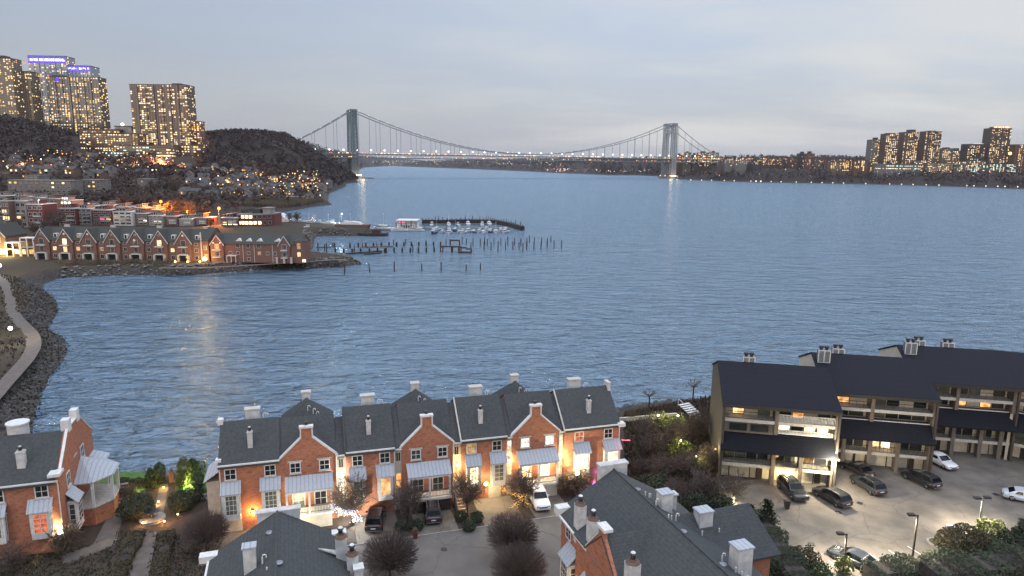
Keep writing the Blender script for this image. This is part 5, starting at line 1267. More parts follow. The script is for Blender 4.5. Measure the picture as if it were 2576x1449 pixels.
def proto_tree(kind):
    if kind in TREE: return TREE[kind]
    k = kind.split('|')
    if k[0] == 'round': tm, cm = dome_tree(int(k[1]))
    elif k[0] == 'vase': tm, cm = twig_tree(int(k[1]), 5.6, 1.0, 2.5, 2.3, 14, 12, 7, .10, .022, vase=True)
    elif k[0] == 'scrub': tm, cm = twig_tree(int(k[1]), 5.0, .5, 2.6, 2.2, 14, 10, 6, .08, .022, vase=True)
    elif k[0] == 'lamp_shrub': tm, cm = twig_tree(int(k[1]), 3.4, .3, 1.9, 1.6, 18, 8, 5, .07, .024, vase=True)
    elif k[0] == 'pollard':
        r = random.Random(int(k[1])); tm = MB().tube([(0, 0, -.2), (.08, 0, 1.4), (0, 0, 2.6)], .17, 7, .14); cm = MB()
        for i in range(9):
            a = i * .7; d = Vector((math.cos(a), math.sin(a), r.uniform(.5, 1.1))); e_ = Vector((0, 0, 2.5)) + d * r.uniform(.8, 1.15)
            cm.tube([(0, 0, 2.5), Vector((0, 0, 2.5)) + d * .5, e_], .09, 5, .07); cm.ball(*e_, .13, 6, 4)
            for _ in range(9):
                f_ = Vector((r.gauss(0, .5) + d.x * .6, r.gauss(0, .5) + d.y * .6, r.uniform(.3, 1))).normalized() * r.uniform(.4, .8); cm.tube([e_, e_ + f_], .018, 3, .01)
    TREE[kind] = (tm.mesh('trunk', 'bark'), cm)
    return TREE[kind]
_CROWN = {}
def bare_tree(kind, pos, label, scale=1.0, rz=0.0, mat='twig', group=None, sz=None, name='bare_tree'):
    tm, cm = proto_tree(kind)
    if (kind, mat) not in _CROWN: _CROWN[(kind, mat)] = cm.mesh('crown', mat)
    o = thing(name, label, 'tree', pos, rz, group)
    o.scale = (scale, scale, sz or scale)
    link('trunk', tm, o); link('crown', _CROWN[(kind, mat)], o)
    return o
def gpt(px, py, z=3.0): return at(px, py, z)
SG = 'bare trees along the townhouse street'
bare_tree('round|1', gpt(1288, 1402), 'round-headed bare tree standing in the middle of the street', 1.0, .4, 'twig', SG)
bare_tree('round|2', gpt(982, 1458), 'round bare tree right of the two tall chimneys on the slate roof', 1.0, 1.4, 'twig', SG)
bare_tree('round|1', gpt(1305, 1490), 'round bare tree cut off by the bottom edge under the street tree', .98, 2.9, 'twig', SG)
bare_tree('round|2', gpt(520, 1385), 'round bare tree at the driveway of the garden-end townhouse', .86, 2.2, 'twig', SG)
bare_tree('vase|3', gpt(885, 1322), 'bare tree lit white from below, with light strings at its foot', 1.12, .2, 'twig_warm', SG)
bare_tree('vase|4', gpt(1026, 1318), 'dark bare tree in the bed before the unlit porch', .95, 1.1, 'twig', SG)
bare_tree('vase|3', gpt(1176, 1292), 'bare tree beside the lit entry steps', .98, 2.4, 'twig_warm', SG)
bare_tree('vase|4', gpt(1316, 1276), 'bare tree before the brightly lit porch', .9, 3.6, 'twig', SG)
SH = bare_tree('lamp_shrub|5', gpt(1452, 1243), 'twiggy shrub glowing around the lamp by the end townhouse', 1.1, 0, 'twig_warm', name='bare_shrub')
SH2 = bare_tree('lamp_shrub|6', gpt(165, 1398), 'twiggy shrub glowing around the lamp in front of the garden house', 1.1, 1, 'twig_warm', name='bare_shrub')
bare_tree('lamp_shrub|5', gpt(322, 1262), 'leafless rounded shrub at the head of the garden steps', .72, 2, 'twig_warm', name='bare_shrub')
bare_tree('scrub|8', gpt(40, 1440), 'bare scrub in the dark corner below the garden house', .7, 0, 'twig', name='bare_shrub')
bare_tree('lamp_shrub|6', gpt(1420, 1245), 'dark bare shrub squeezed between lit porch and glowing shrub', .8, 4, 'twig', name='bare_shrub')
# scrub slope between the end townhouse and the apartment block
SCR = [(1628, 1106, .9, 'small bare tree'), (1640, 1150, 1.0, 'wide bare tree'), (1700, 1125, 1.05, 'tangled bare tree'), (1755, 1105, 1.1, 'tall bare tree'), (1665, 1210, .95, 'dense dark bare tree'), (1730, 1205, 1.0, 'spreading bare tree'),
       (1790, 1190, 1.0, 'bare tree with fine twigs'), (1700, 1275, .9, 'low bare tree'), (1770, 1265, 1.05, 'dark bare tree'), (1612, 1195, .6, 'short bare tree'), (1845, 1265, 1.0, 'bare tree with lamps under it'), (1590, 1060, .55, 'low bare scrub')]
WHERE = ['just right of the end townhouse', 'beside the pink light string', 'left of the lamp-lit bush', 'against the left wall of the apartment block', 'on the slope behind the big slate roof', 'under the lit round bush', 'touching the apartment garages', 'behind the white chimneys of the big roof', 'in front of the dark ground-floor terrace', 'beside the garden walk', 'at the edge of the car park', 'at the seawall end']
for i, (x, y, s, nm) in enumerate(SCR):
    bare_tree('scrub|%d' % (7 + i % 3), gpt(x, y), '%s %s' % (nm, WHERE[i]), s * .86, i * 1.3, 'twig' if i != 11 else 'twig_warm', 'bare trees on the scrub slope')
bare_tree('pollard|1', gpt(1632, 1028), 'pollarded tree with knobbly stubs by the water, further from the apartments', .82, 0, 'twig', 'pollarded waterside trees', name='pollard_tree')
bare_tree('pollard|2', gpt(1743, 1004), 'pollarded tree with knobbly stubs by the water, next to the apartment wall', .82, 1.2, 'twig', 'pollarded waterside trees', name='pollard_tree')

# evergreen things: crown of leaf faces round a short stem
def bush(pos, rad, label, mat='leaf_dark', n=900, leaf=.11, name='shrub', seed=None, lump=.22, zc=None, cat='shrub', group=None):
    r = random.Random(seed or hash(label) % 1000)
    mb = MB(); zc = zc or rad[2] * .95
    leaf_cloud(mb, r, (0, 0, zc), rad, n, leaf, .6, lump)
    o = thing(name, label, cat, pos, 0, group)
    build(mb, 'foliage', mat, o)
    build(MB().tube([(0, 0, -.05), (0, 0, zc)], .07, 5), 'stem', 'bark', o)
    return o
def topiary(px, py, rad, label, mat, n=1500): return bush(gpt(px, py), rad, label, mat, n, .10, 'topiary_tree', None, .05, rad[2] * 1.0, 'topiary', 'clipped topiary trees by the garden gate')
topiary(381, 1228, (.62, .62, 1.3), 'clipped yellow-green column bush left of the garden gate, nearer the house', 'leaf_mid')
topiary(404, 1215, (.70, .70, 1.35), 'clipped olive column bush left of the garden gate, nearer the water', 'leaf_mid')
topiary(465, 1218, (.85, .85, 1.75), 'tall bright green clipped column bush right of the garden gate', 'leaf_bright', 2000)
topiary(457, 1228, (.6, .6, 1.05), 'shorter bright clipped bush in front of the tall green one', 'leaf_bright')
topiary(487, 1200, (.7, .7, 1.25), 'clipped bush behind the tall bright green one', 'leaf_mid')
bush(gpt(500, 1228), (.8, .8, 1.05), 'dark clipped oval bush by the tin side roof', 'leaf_dark', 1300, .09, lump=.06)
bush(gpt(345, 1302), (1.9, 1.8, 1.35), 'big dark rounded evergreen between the steps and the garden walk', 'leaf_dark', 3200, .10, lump=.08)
bush(gpt(460, 1282), (1.5, 1.5, 1.2), 'dark rounded evergreen right of the garden walk', 'leaf_dark', 2600, .10, lump=.08)
bush(gpt(497, 1258), (1.0, .9, .8), 'low dark bush behind the garden tree', 'leaf_dark', 1100, .1)
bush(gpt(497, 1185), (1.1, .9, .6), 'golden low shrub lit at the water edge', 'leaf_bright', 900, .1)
bush(gpt(318, 1245), (.7, .7, .6), 'small leafy shrub at the lit lawn edge', 'leaf_mid', 600, .09)
def hedge(px, z, w, h, label, mat, leaf=.12, dens=260, seed=1):
    pts = [gpt(*p) for p in px]; o = thing('hedge', label, 'hedge', pts[0], 0); r = random.Random(seed)
    mb = MB(); core = MB()
    for a, b_ in zip(pts[:-1], pts[1:]):
        a, b_ = a - pts[0], b_ - pts[0]; L_ = (b_ - a).length; d = (b_ - a).normalized(); nrm = Vector((-d.y, d.x, 0))
        core.add([a + nrm * w * .36, a - nrm * w * .36, b_ - nrm * w * .36, b_ + nrm * w * .36] + [p + Vector((0, 0, h * .86)) for p in (a + nrm * w * .36, a - nrm * w * .36, b_ - nrm * w * .36, b_ + nrm * w * .36)], [(4, 5, 6, 7), (0, 1, 5, 4), (1, 2, 6, 5), (2, 3, 7, 6), (3, 0, 4, 7)])
        for _ in range(int(L_ * dens)):
            u = r.random() * L_; s_ = r.choice([0, 1, 2, 2]); bul = 1 + .16 * math.sin(u * 1.3 + seed) + .1 * math.sin(u * 3.1)
            if s_ == 2: off, zz = r.uniform(-.5, .5) * w, h * bul * r.uniform(.86, 1.05)
            else: off, zz = (w * .5 * bul * r.uniform(.85, 1.08)) * (1 if s_ else -1), r.uniform(0, 1) * h * bul
            p = a + d * u + nrm * off + Vector((0, 0, zz)); x = Vector((r.gauss(0, 1), r.gauss(0, 1), r.gauss(0, 1))).normalized(); y = x.orthogonal().normalized(); q = leaf * r.uniform(.6, 1.4)
            mb.add([p - x * q, p + y * q * .6, p + x * q, p - y * q * .6], [(0, 1, 2, 3)])
    build(mb, 'foliage', mat, o); build(core, 'branches', 'bark', o)
    return o
hedge([(1905, 1345), (1935, 1395), (1975, 1455), (2010, 1500)], 3, 2.6, 2.4, 'thick dark hedge between the slate roof and the car park', 'leaf_dark', .13, 420, 2)
hedge([(2185, 1468), (2290, 1455), (2400, 1445), (2600, 1420)], 3, 2.6, 1.7, 'long dark hedge along the bottom of the car park', 'leaf_dark', .13, 420, 3)
hedge([(2330, 1490), (2480, 1475), (2620, 1455)], 3, 3.2, 2.9, 'tall dark evergreen hedge in the bottom corner', 'leaf_dark', .14, 420, 4)
hedge([(350, 1345), (300, 1449), (285, 1490)], 3, 1.3, .6, 'low clipped hedge left of the stone garden walk', 'leaf_brown', .1, 260, 5)
hedge([(425, 1345), (400, 1449), (390, 1490)], 3, 1.2, .6, 'low clipped hedge right of the stone garden walk', 'leaf_brown', .1, 260, 6)
hedge([(300, 1225), (345, 1222), (370, 1228)], 3, .5, .9, 'thin dark fence hedge along the lit lawn', 'leaf_dark', .08, 240, 7)
bush(gpt(2420, 1400), (2.6, 2.0, 1.7), 'broad brown bush on the car park island', 'leaf_brown', 4200, .12, lump=.12)
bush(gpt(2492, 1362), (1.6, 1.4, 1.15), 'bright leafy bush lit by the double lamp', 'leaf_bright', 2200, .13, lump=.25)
bush(gpt(2448, 1370), (.9, .8, .6), 'small yellow-green bush at the foot of the double lamp', 'leaf_mid', 900, .1)
bush(gpt(2540, 1400), (1.6, 1.5, 1.3), 'dark green bush behind the lit bush', 'leaf_dark', 2200, .13)
bush(gpt(2020, 1430), (1.5, 1.3, 1.1), 'brown bush at the lot corner by the hedge', 'leaf_brown', 2000, .11)
bush(gpt(2060, 1452), (1.2, 1.0, .7), 'lit green bush hanging over the painted bay', 'leaf_mid', 1200, .11)
bush(gpt(2120, 1445), (.8, .7, 1.0), 'pale lit bush under the short lamp post', 'leaf_bright', 900, .11)
def conifer(px, py, h, rb, label, seed, leaf=.2):
    o = thing('conifer_tree', label, 'tree', gpt(px, py), seed)
    build(conifer_mesh(seed, h, rb, 11, leaf), 'crown', 'leaf_dark', o); build(MB().tube([(0, 0, -.1), (0, 0, h * .9)], .12, 6, .03), 'trunk', 'bark', o)
conifer(1925, 1350, 4.6, 2.0, 'dark evergreen tree at the near corner of the car park', 3)
conifer(1885, 1330, 3.0, 1.3, 'lit-edged evergreen beside the corner evergreen', 4)
conifer(2562, 1395, 4.2, 1.5, 'dark evergreen at the right end of the island', 5)
conifer(2590, 1385, 3.4, 1.3, 'dark evergreen cut by the picture edge', 6)
for i, (x, y, rr, nm) in enumerate([(1655, 1078, 1.7, 'lit yellow-green shrub at the waterside lamp further from the apartments'), (1705, 1080, 1.5, 'lit yellow-green shrub at the waterside lamp nearer the apartments'), (1712, 1142, 1.5, 'round glowing shrub halfway down the scrub slope'), (1752, 1182, 1.25, 'small glowing shrub lowest on the scrub slope')]):
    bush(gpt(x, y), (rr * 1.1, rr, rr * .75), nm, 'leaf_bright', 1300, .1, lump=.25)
for i, (x, y, rr) in enumerate([(1660, 1250, 1.6), (1740, 1290, 1.5), (1630, 1230, 1.1), (1860, 1345, 1.2), (1810, 1285, 1.2)]):
    bush(gpt(x, y), (rr * 1.2, rr, rr * .8), ['dark evergreen mound behind the big slate roof', 'dark evergreen mound next to the garage drive', 'small evergreen mound by the garden walk', 'dark shrub below the corner evergreen', 'dark shrub below the terrace tree'][i], 'leaf_dark', 1500, .12)
for i, (x, y) in enumerate([(1160, 1310), (1200, 1312), (1010, 1335), (1050, 1332), (1180, 1335)]):
    bush(gpt(x, y), (.75, .7, .6), ['dark clipped bush left of the tree by the lit steps', 'dark clipped bush right of the tree by the lit steps', 'dark bush left under the tree before the unlit porch', 'dark bush right under the tree before the unlit porch', 'low dark bush at the kerb below the lit steps'][i], 'leaf_dark', 700, .09, lump=.08)

# low winter plants: rough grass, leaf litter and brambles over the banks and beds
AVOID = [xy(p, 3) for p in ([(350, 1338), (395, 1338), (372, 1460), (318, 1460)], [(275, 1292), (312, 1292), (290, 1370), (220, 1400), (160, 1420), (150, 1400), (235, 1370)], [(-60, 1060), (-60, 1010), (8, 952), (40, 915), (62, 890), (70, 868), (66, 845), (40, 818), (20, 790), (12, 750), (0, 715), (0, 695), (22, 705), (34, 745), (42, 780), (60, 803), (92, 838), (100, 868), (84, 905), (45, 952), (8, 990)])]
def ground_cover(name, poly, n, h, mats, seed, zfix=None):
    r = random.Random(seed); xs = [p[0] for p in poly]; ys = [p[1] for p in poly]; pts = []
    P_ = np.array([(r.uniform(min(xs), max(xs)), r.uniform(min(ys), max(ys))) for _ in range(n * 3)])
    keep = seg_dist(P_, poly) > 0
    for av in AVOID: keep &= seg_dist(P_, av) < .25
    P_ = P_[keep][:n]; zs = height(P_) if zfix is None else np.full(len(P_), zfix)
    mb = MB()
    for (x, y), z in zip(P_, zs):
        mi = r.randrange(len(mats))
        for _ in range(3):
            a = r.uniform(0, 6.28); hh = h * r.uniform(.5, 1.4); s = h * r.uniform(.25, .5); dx, dy = math.cos(a) * s, math.sin(a) * s; lx, ly = r.gauss(0, .35) * hh, r.gauss(0, .35) * hh
            mb.add([(x - dx, y - dy, z - .03), (x + dx, y + dy, z - .03), (x + lx, y + ly, z + hh)], [(0, 1, 2)], mi)
    return build(mb, name, tuple(mats), kind='stuff')
ground_cover('undergrowth', xy([(1575, 1290), (1570, 1040), (1790, 1000), (1800, 1230), (1870, 1330), (1800, 1330)], 3), 4500, .55, ['twig', 'leaf_brown', 'twig'], 5)
ground_cover('undergrowth', [WEST[i] for i in range(1, 15)] + xy([(0, 690), (20, 720), (30, 780), (85, 850), (75, 905), (10, 985), (-40, 1030), (20, 1080)], 3), 5000, .5, ['twig', 'leaf_brown'], 6)
ground_cover('undergrowth', xy([(-30, 700), (15, 730), (20, 790), (75, 850), (60, 905), (0, 970), (-60, 1000), (-120, 850)], 3), 1500, .6, ['leaf_brown', 'twig_warm'], 7)
ground_cover('undergrowth', xy([(0, 1390), (230, 1370), (300, 1330), (560, 1360), (520, 1500), (-60, 1500)], 3), 2500, .2, ['leaf_brown', 'twig', 'leaf_dark'], 8)

# ------------------------------------------------------------------ riverside garden
def px_sheet(name, px, mat, z): return build(MB().sheet([tuple(at(x, y, 3.0))[:2] for x, y in px], z), name, mat, kind='structure')
px_sheet('lawn', [(240, 1235), (300, 1250), (400, 1225), (405, 1190), (250, 1185)], 'lush_lawn', 3.02)
px_sheet('lawn', [(440, 1235), (520, 1240), (540, 1190), (445, 1180)], 'lush_lawn', 3.02)
px_sheet('lawn', [(300, 1250), (540, 1245), (560, 1345), (330, 1345)], 'mulch', 3.012)
px_sheet('garden_path', [(404, 1218), (424, 1218), (412, 1290), (386, 1290)], 'gravel_path', 3.03)
px_sheet('garden_path', [(350, 1338), (395, 1338), (372, 1460), (318, 1460)], 'gravel_path', 3.03)
px_sheet('garden_path', [(275, 1292), (312, 1292), (290, 1370), (220, 1400), (160, 1420), (150, 1400), (235, 1370)], 'gravel_path', 3.026)
fo = thing('garden_urn', 'dark iron urn fountain ringed by lit plants', 'fountain', gpt(384, 1308), 0)
build(MB().cyl(0, 0, 0, .15, 1.3, 1.3, 20).cyl(0, 0, .15, .3, 1.15, 1.3, 20), 'basin', 'concrete', fo); build(MB().cyl(0, 0, .3, .8, .16, .12, 10).cyl(0, 0, .8, 1.0, .2, .7, 14).cyl(0, 0, 1.0, 1.06, .75, .75, 14), 'urn', 'black_metal', fo)
gt = thing('garden_gate', 'low dark gate between brick piers opening to the water', 'gate', gpt(411, 1216), R(18))
for x in (-1.0, 1.0):
    pr = build(MB().box(x - .28, x + .28, -.28, .28, 0, 1.35).box(x - .34, x + .34, -.34, .34, 1.35, 1.47), 'pier', 'brick_brown', gt); build(MB().cyl(x, 0, 1.47, 1.8, .1, .13, 6), 'lantern', 'black_metal', pr)
gmb = MB()
for k in range(11): gmb.box(-.7 + k * .14 - .015, -.7 + k * .14 + .015, -.015, .015, .1, 1.05)
gmb.box(-.72, .72, -.02, .02, 1.0, 1.05).box(-.72, .72, -.02, .02, .12, .17); build(gmb, 'gate_leaf', 'black_metal', gt)
fe = thing('picket_fence', 'short white picket fence by the tin side roof', 'fence', gpt(478, 1262), R(14))
fm = MB()
for k in range(16): fm.box(k * .16 - .03, k * .16 + .03, -.02, .02, 0, .9)
fm.box(-.05, 2.45, .0, .04, .7, .78).box(-.05, 2.45, .0, .04, .2, .28); build(fm, 'pickets', 'white_paint', fe)
def garden_lamp(px, py, z, power, label, col=(1, .72, .25), h=.5, bulb='bulb_warm', r_=.09, name='garden_lamp'):
    o = thing(name, label, 'garden lamp', at(px, py, z), 0)
    build(MB().cyl(0, 0, min(0, 3.0 - z), h, .03, .03, 6), 'post', 'black_metal', o); build(MB().ball(0, 0, h + r_ * .6, r_, 8, 5), 'lamp_globe', bulb, o)
    lamp_light(o, (0, 0, h + r_ * 1.9), power, col, .1); return o
garden_lamp(412, 1232, 3, 35, 'orange step lamp at the top of the garden path', (1, .55, .12), .25)
garden_lamp(399, 1268, 3, 35, 'orange step lamp halfway along the garden path', (1, .55, .12), .25)
garden_lamp(360, 1322, 3, 28, 'orange lamp left of the urn fountain', (1, .45, .1), .25)
garden_lamp(414, 1318, 3, 30, 'orange lamp right of the urn fountain', (1, .45, .1), .25)
garden_lamp(448, 1305, 3, 10, 'small lamp behind the round driveway tree', (1, .5, .15), .5)
garden_lamp(325, 1240, 3, 60, 'yellow lamp lighting the lawn by the garden house', (1, .9, .3), .4)
garden_lamp(375, 1222, 3, 45, 'lamp lighting the olive topiary', (.9, 1, .3), .3)
garden_lamp(478, 1228, 3, 130, 'lamp lighting the tall bright topiary', (.9, 1, .28), .3)
garden_lamp(1655, 1056, 4.9, 90, 'waterside lamp further from the apartments', (1, .84, .3), .6, 'bulb_white', .13)
garden_lamp(1705, 1057, 4.9, 90, 'waterside lamp nearer the apartments', (1, .84, .3), .6, 'bulb_white', .13)
garden_lamp(1712, 1118, 5.0, 85, 'lamp over the round glowing shrub', (1, .85, .32), .5, 'bulb_white', .1)
garden_lamp(1750, 1158, 4.7, 80, 'lamp over the lowest glowing shrub', (1, .88, .3), .5, 'bulb_white', .1)
garden_lamp(1796, 1190, 3.2, 18, 'tall thin lamp at the corner of the apartment wall', (1, .85, .35), 3.2, 'bulb_gold', .12)
garden_lamp(1845, 1268, 3.0, 35, 'ground lamp under the car park bare tree', (1, .95, .6), .3, 'bulb_white', .07)
garden_lamp(1880, 1305, 3.0, 50, 'ground lamp behind the corner evergreen', (.95, 1, .6), .4, 'bulb_white', .07)
garden_lamp(30, 858, 3.0, 420, 'bright path lamp at the bend of the shore walk', (1, .85, .5), 2.6, 'bulb_white', .42, 'path_lamp')
garden_lamp(2, 692, 3.0, 420, 'bright path lamp at the far end of the shore walk', (1, .8, .5), 3.0, 'bulb_white', .55, 'path_lamp')
garden_lamp(1452, 1210, atY(1452, 1210, 74.6).z - .8, 260, 'bright lamp inside the shrub by the end townhouse', (1, .85, .45), .8, 'bulb_white', .26)
garden_lamp(153, 1362, atY(153, 1362, 61.6).z - .8, 240, 'bright lamp inside the shrub before the garden house', (1, .82, .4), .8, 'bulb_white', .24)
garden_lamp(890, 1318, 3.1, 260, 'white up-lamp at the foot of the lit tree', (1, .95, .8), .3, 'bulb_white', .14)
# seawall and path rail beside the waterside lamps
sw = thing('seawall', 'pale low seawall running to the water beside the end townhouse', 'wall', gpt(1560, 1066), R(14))
build(MB().box(0, 9.5, 0, .3, 0, .8).box(-.05, 9.55, -.04, .34, .8, .9), 'wall', 'stone_trim', sw)
wk = thing('handrail_steps', 'pale wooden steps with rails beside the apartment wall', 'steps', gpt(1742, 1052), R(28))
for k in range(7): build(MB().box(0, 2.2, k * .5, k * .5 + .42, .1 + .16 * k, .18 + .16 * k), 'tread', 'white_paint', wk)
build(MB().tube([(0, 0, 1.0), (0, 3.4, 2.1)], .05, 5).tube([(0, 0, 0), (0, 0, 1.0)], .05, 5).tube([(0, 3.4, .9), (0, 3.4, 2.1)], .05, 5), 'handrail', 'white_paint', wk)

# fairy lights
def light_string(pts, label, bulb, n, jit, size=.045, seed=1, power=0, col=(1, .7, .3)):
    r = random.Random(seed); P_ = [Vector(p) for p in pts]; o = thing('light_string', label, 'string lights', P_[0], 0)
    Q = [p - P_[0] for p in P_]
    build(MB().tube(Q, .012, 4), 'cable', 'black_metal', o)
    mb = MB()
    for k in range(n):
        u = (k + .5) / n * (len(Q) - 1); i = min(int(u), len(Q) - 2); p = Q[i].lerp(Q[i + 1], u - i)
        mb.ball(p.x + r.gauss(0, jit), p.y + r.gauss(0, jit), max(p.z + r.gauss(0, jit), .03 - 0 * p.z), size, 5, 3)
    b_ = build(mb, 'bulb', bulb, o); b_['kind'] = 'stuff'
    if power: lamp_light(o, sum(Q, Vector()) / len(Q) + Vector((0, -.5, .4)), power, col, .5)
    return o
def g3(x, y, z): return at(x, y, 3.0) + Vector((0, 0, z))
light_string([g3(840, 1315, 2.4), g3(848, 1330, 1.0), g3(852, 1335, .3), g3(872, 1338, .3), g3(880, 1345, 1.3), g3(890, 1340, 2.2), g3(895, 1350, .8), g3(905, 1360, .2), g3(900, 1362, 1.6)], 'dense white fairy lights over the bushes under the white-lit tree', 'bulb_cool', 260, .3, .032, 3, 60, (.85, .9, 1))
light_string([g3(1262, 1270, 2.3), g3(1266, 1280, 1.2), g3(1270, 1285, .3), g3(1295, 1292, .4), g3(1310, 1296, .8), g3(1318, 1298, .2)], 'warm fairy lights on the shrub left of the white SUV', 'bulb_gold', 130, .22, .028, 4, 14, (1, .55, .15))
light_string([g3(1290, 1290, .6), g3(1300, 1282, .9), g3(1315, 1285, 1.6), g3(1330, 1290, .9)], 'warm fairy lights wound up the trunk by the white SUV', 'bulb_gold', 90, .16, .028, 5)
light_string([g3(1492, 1222, .1), g3(1495, 1212, .8), g3(1500, 1208, 1.7), g3(1508, 1212, 2.2)], 'violet fairy lights beside the end bay window', 'bulb_violet', 50, .06, .055, 6, 10, (.4, .15, 1))
light_string([g3(1490, 1228, .1), g3(1493, 1224, .5), g3(1496, 1226, .9)], 'red fairy lights below the violet ones', 'bulb_pink', 24, .06, .05, 7)
light_string([atY(1564, 1108, 79.0), atY(1571, 1118, 79.0), atY(1576, 1130, 79.0), atY(1582, 1140, 79.0), atY(1581, 1152, 79.0)], 'pink fairy lights hanging down beside the corner of the end townhouse', 'bulb_pink', 30, .05, .05, 8, 8, (1, .2, .25))
# ------------------------------------------------------------------ peninsula: gabled brick row and its right wing
PO = at(93, 651, 3.0); PE = at(507, 658, 3.0)
PA = math.atan2(PE.y - PO.y, PE.x - PO.x); PL = (PE - PO).length
U = PL / 7.0
def pen_unit(i, lit):
    """one house of the row: left half steep front gable with balconies, right half flat with a dormer"""
    p = PO + (PE - PO) * (i / 7.0)
    t = thing('gabled_townhouse', lit[0], 'townhouse', p, PA, 'gabled brick houses on the peninsula')
    ev, rg, D_ = 7.9, 12.3, 13.0; gw = U * .64
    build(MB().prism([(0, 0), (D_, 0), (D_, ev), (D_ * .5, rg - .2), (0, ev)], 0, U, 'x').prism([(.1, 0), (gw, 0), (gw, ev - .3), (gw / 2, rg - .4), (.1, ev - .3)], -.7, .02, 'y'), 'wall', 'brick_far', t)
    sl = (rg - ev) / (D_ * .5)
    r_ = MB()
    r_.slab([(0, -.35, ev - .15), (U, -.35, ev - .15), (U, D_ * .5, rg), (0, D_ * .5, rg)], .15).slab([(0, D_ * .5 + .001, rg), (U, D_ * .5 + .001, rg), (U, D_ + .4, ev), (0, D_ + .4, ev)], .15)
    za = rg - .15
    r_.slab([(-.35, -.9, ev - .75), (gw / 2, -.9, za), (gw / 2, D_ * .48, za), (-.35, .9, ev - .7)][::-1], .15).slab([(gw / 2 + .001, -.9, za), (gw + .45, -.9, ev - .75), (gw + .45, .9, ev - .7), (gw / 2 + .001, D_ * .48, za)][::-1], .15)
    build(r_, 'roof', 'slate_green', t)
    tr = MB()
    for a, b_ in (((-.4, ev - .85), (gw / 2, za - .02)), ((gw / 2, za - .02), (gw + .5, ev - .85))): tr.prism([a, b_, (b_[0], b_[1] - .34), (a[0], a[1] - .34)], -1.02, -.91, 'y')
    build(tr, 'barge_board', 'white_paint', t)
    c = gw / 2
    ow = build(MB().prism([(c + .42 * math.cos(k * math.pi / 6), ev + 2.3 + .42 * math.sin(k * math.pi / 6)) for k in range(12)], -.8, -.71, 'y'), 'round_window', 'white_paint', t)
    build(MB().prism([(c + .28 * math.cos(k * math.pi / 6), ev + 2.3 + .28 * math.sin(k * math.pi / 6)) for k in range(12)], -.84, -.801, 'y'), 'pane', lit[1], ow)
    window(t, c - .9, -.7, 6.0, 1.8, 2.3, 3, 1, lit[2], 'white_paint', .08)
    window(t, c - .8, -.7, 3.1, 1.6, 2.1, 3, 1, lit[3], 'white_paint', .08)
    for z in (5.7, 2.7):
        bl = build(MB().box(c - 1.7, c + 1.7, -1.7, -.71, z - .14, z + .14), 'balcony', 'white_paint', t)
        build(MB().box(c - 1.6, c + 1.6, -1.68, -1.62, z + .9, z + 1.0).box(c - 1.6, c - 1.55, -1.66, -1.62, z + .14, z + .9).box(c + 1.55, c + 1.6, -1.66, -1.62, z + .14, z + .9).box(c - .03, c + .03, -1.66, -1.62, z + .14, z + .9), 'balcony_rail', 'black_metal', bl)
    for x in (c - 2.0, c + 2.0): build(MB().box(x - .35, x + .35, -1.75, -.71, 0, 2.55), 'pier', 'stone_trim', t)
    build(MB().box(c - 1.6, c + 1.6, -.78, -.705, .1, 2.4), 'patio_door', 'glass', t)
    x = gw + (U - gw) * .5
    window(t, x - .75, 0, 3.6, 1.5, 1.5, 2, 1, lit[4], 'white_paint', .08)
    window(t, x - .7, 0, 6.3, 1.4, .9, 3, 1, 'glass', 'white_paint', .07)
    window(t, x - .75, 0, .6, 1.5, 1.6, 2, 1, 'glass', 'white_paint', .08)
    dm = build(MB().box(x - .7, x + .7, .9, 2.6, ev + .6, ev + 2.3), 'dormer', 'white_paint', t)
    window(dm, x - .4, .9, ev + .8, .8, 1.25, 1, 1, lit[5], 'dark_brown', .1)
    if i % 2 == 0:
        wide_chimney(t, U * .9, D_ * .5 + .8, rg - 1, rg + .7, 1.8, .9)
    return t
PL_LIT = [('end gabled house of the peninsula row, all its windows dark', 'glass', 'glass', 'glass', 'lit_warm', 'glass'), ('peninsula gabled house with the brightest gold gable window', 'lit_orange', 'lit_hot', 'lit_warm', 'lit_orange', 'lit_dim'),
          ('peninsula gabled house with only its round gable window lit', 'lit_orange', 'glass', 'glass', 'lit_dim', 'glass'), ('dark peninsula gabled house in the middle of the row', 'glass', 'glass', 'glass_grey', 'glass', 'glass'),
          ('dark peninsula gabled house just right of the middle of the row', 'glass', 'glass', 'glass', 'glass', 'glass'), ('peninsula gabled house with one half of its gable window lit', 'glass', 'lit_warm', 'glass', 'lit_warm', 'glass'), ('peninsula gabled house over the glowing patio at the row end', 'lit_orange', 'glass', 'glass', 'glass_grey', 'glass')]
for i in range(7): pen_unit(i, PL_LIT[i])
# tall orange-lit end bay and side wall
t = thing('end_house', 'brick end wall with white downpipe washed by orange light on the peninsula', 'townhouse', at(508, 657, 3.0), PA)
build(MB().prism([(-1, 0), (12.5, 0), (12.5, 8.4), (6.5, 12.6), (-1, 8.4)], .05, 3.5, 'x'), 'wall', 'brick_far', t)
build(MB().slab([(-.05, -1.3, 8.3), (3.7, -1.3, 8.3), (3.7, 6.5, 12.8), (-.05, 6.5, 12.8)], .15).slab([(-.05, 6.501, 12.8), (3.7, 6.501, 12.8), (3.7, 12.8, 8.3), (-.05, 12.8, 8.3)], .15), 'roof', 'slate_green', t)
build(MB().box(.5, .95, -1.25, -1.005, 0, 11.5), 'corner_pilaster', 'stone_trim', t)
window(t, 1.6, -1, 4.6, 1.2, 1.8, 2, 1, 'lit_dim'); window(t, 1.6, -1, .8, 1.4, 2.0, 2, 1, 'lit_orange')
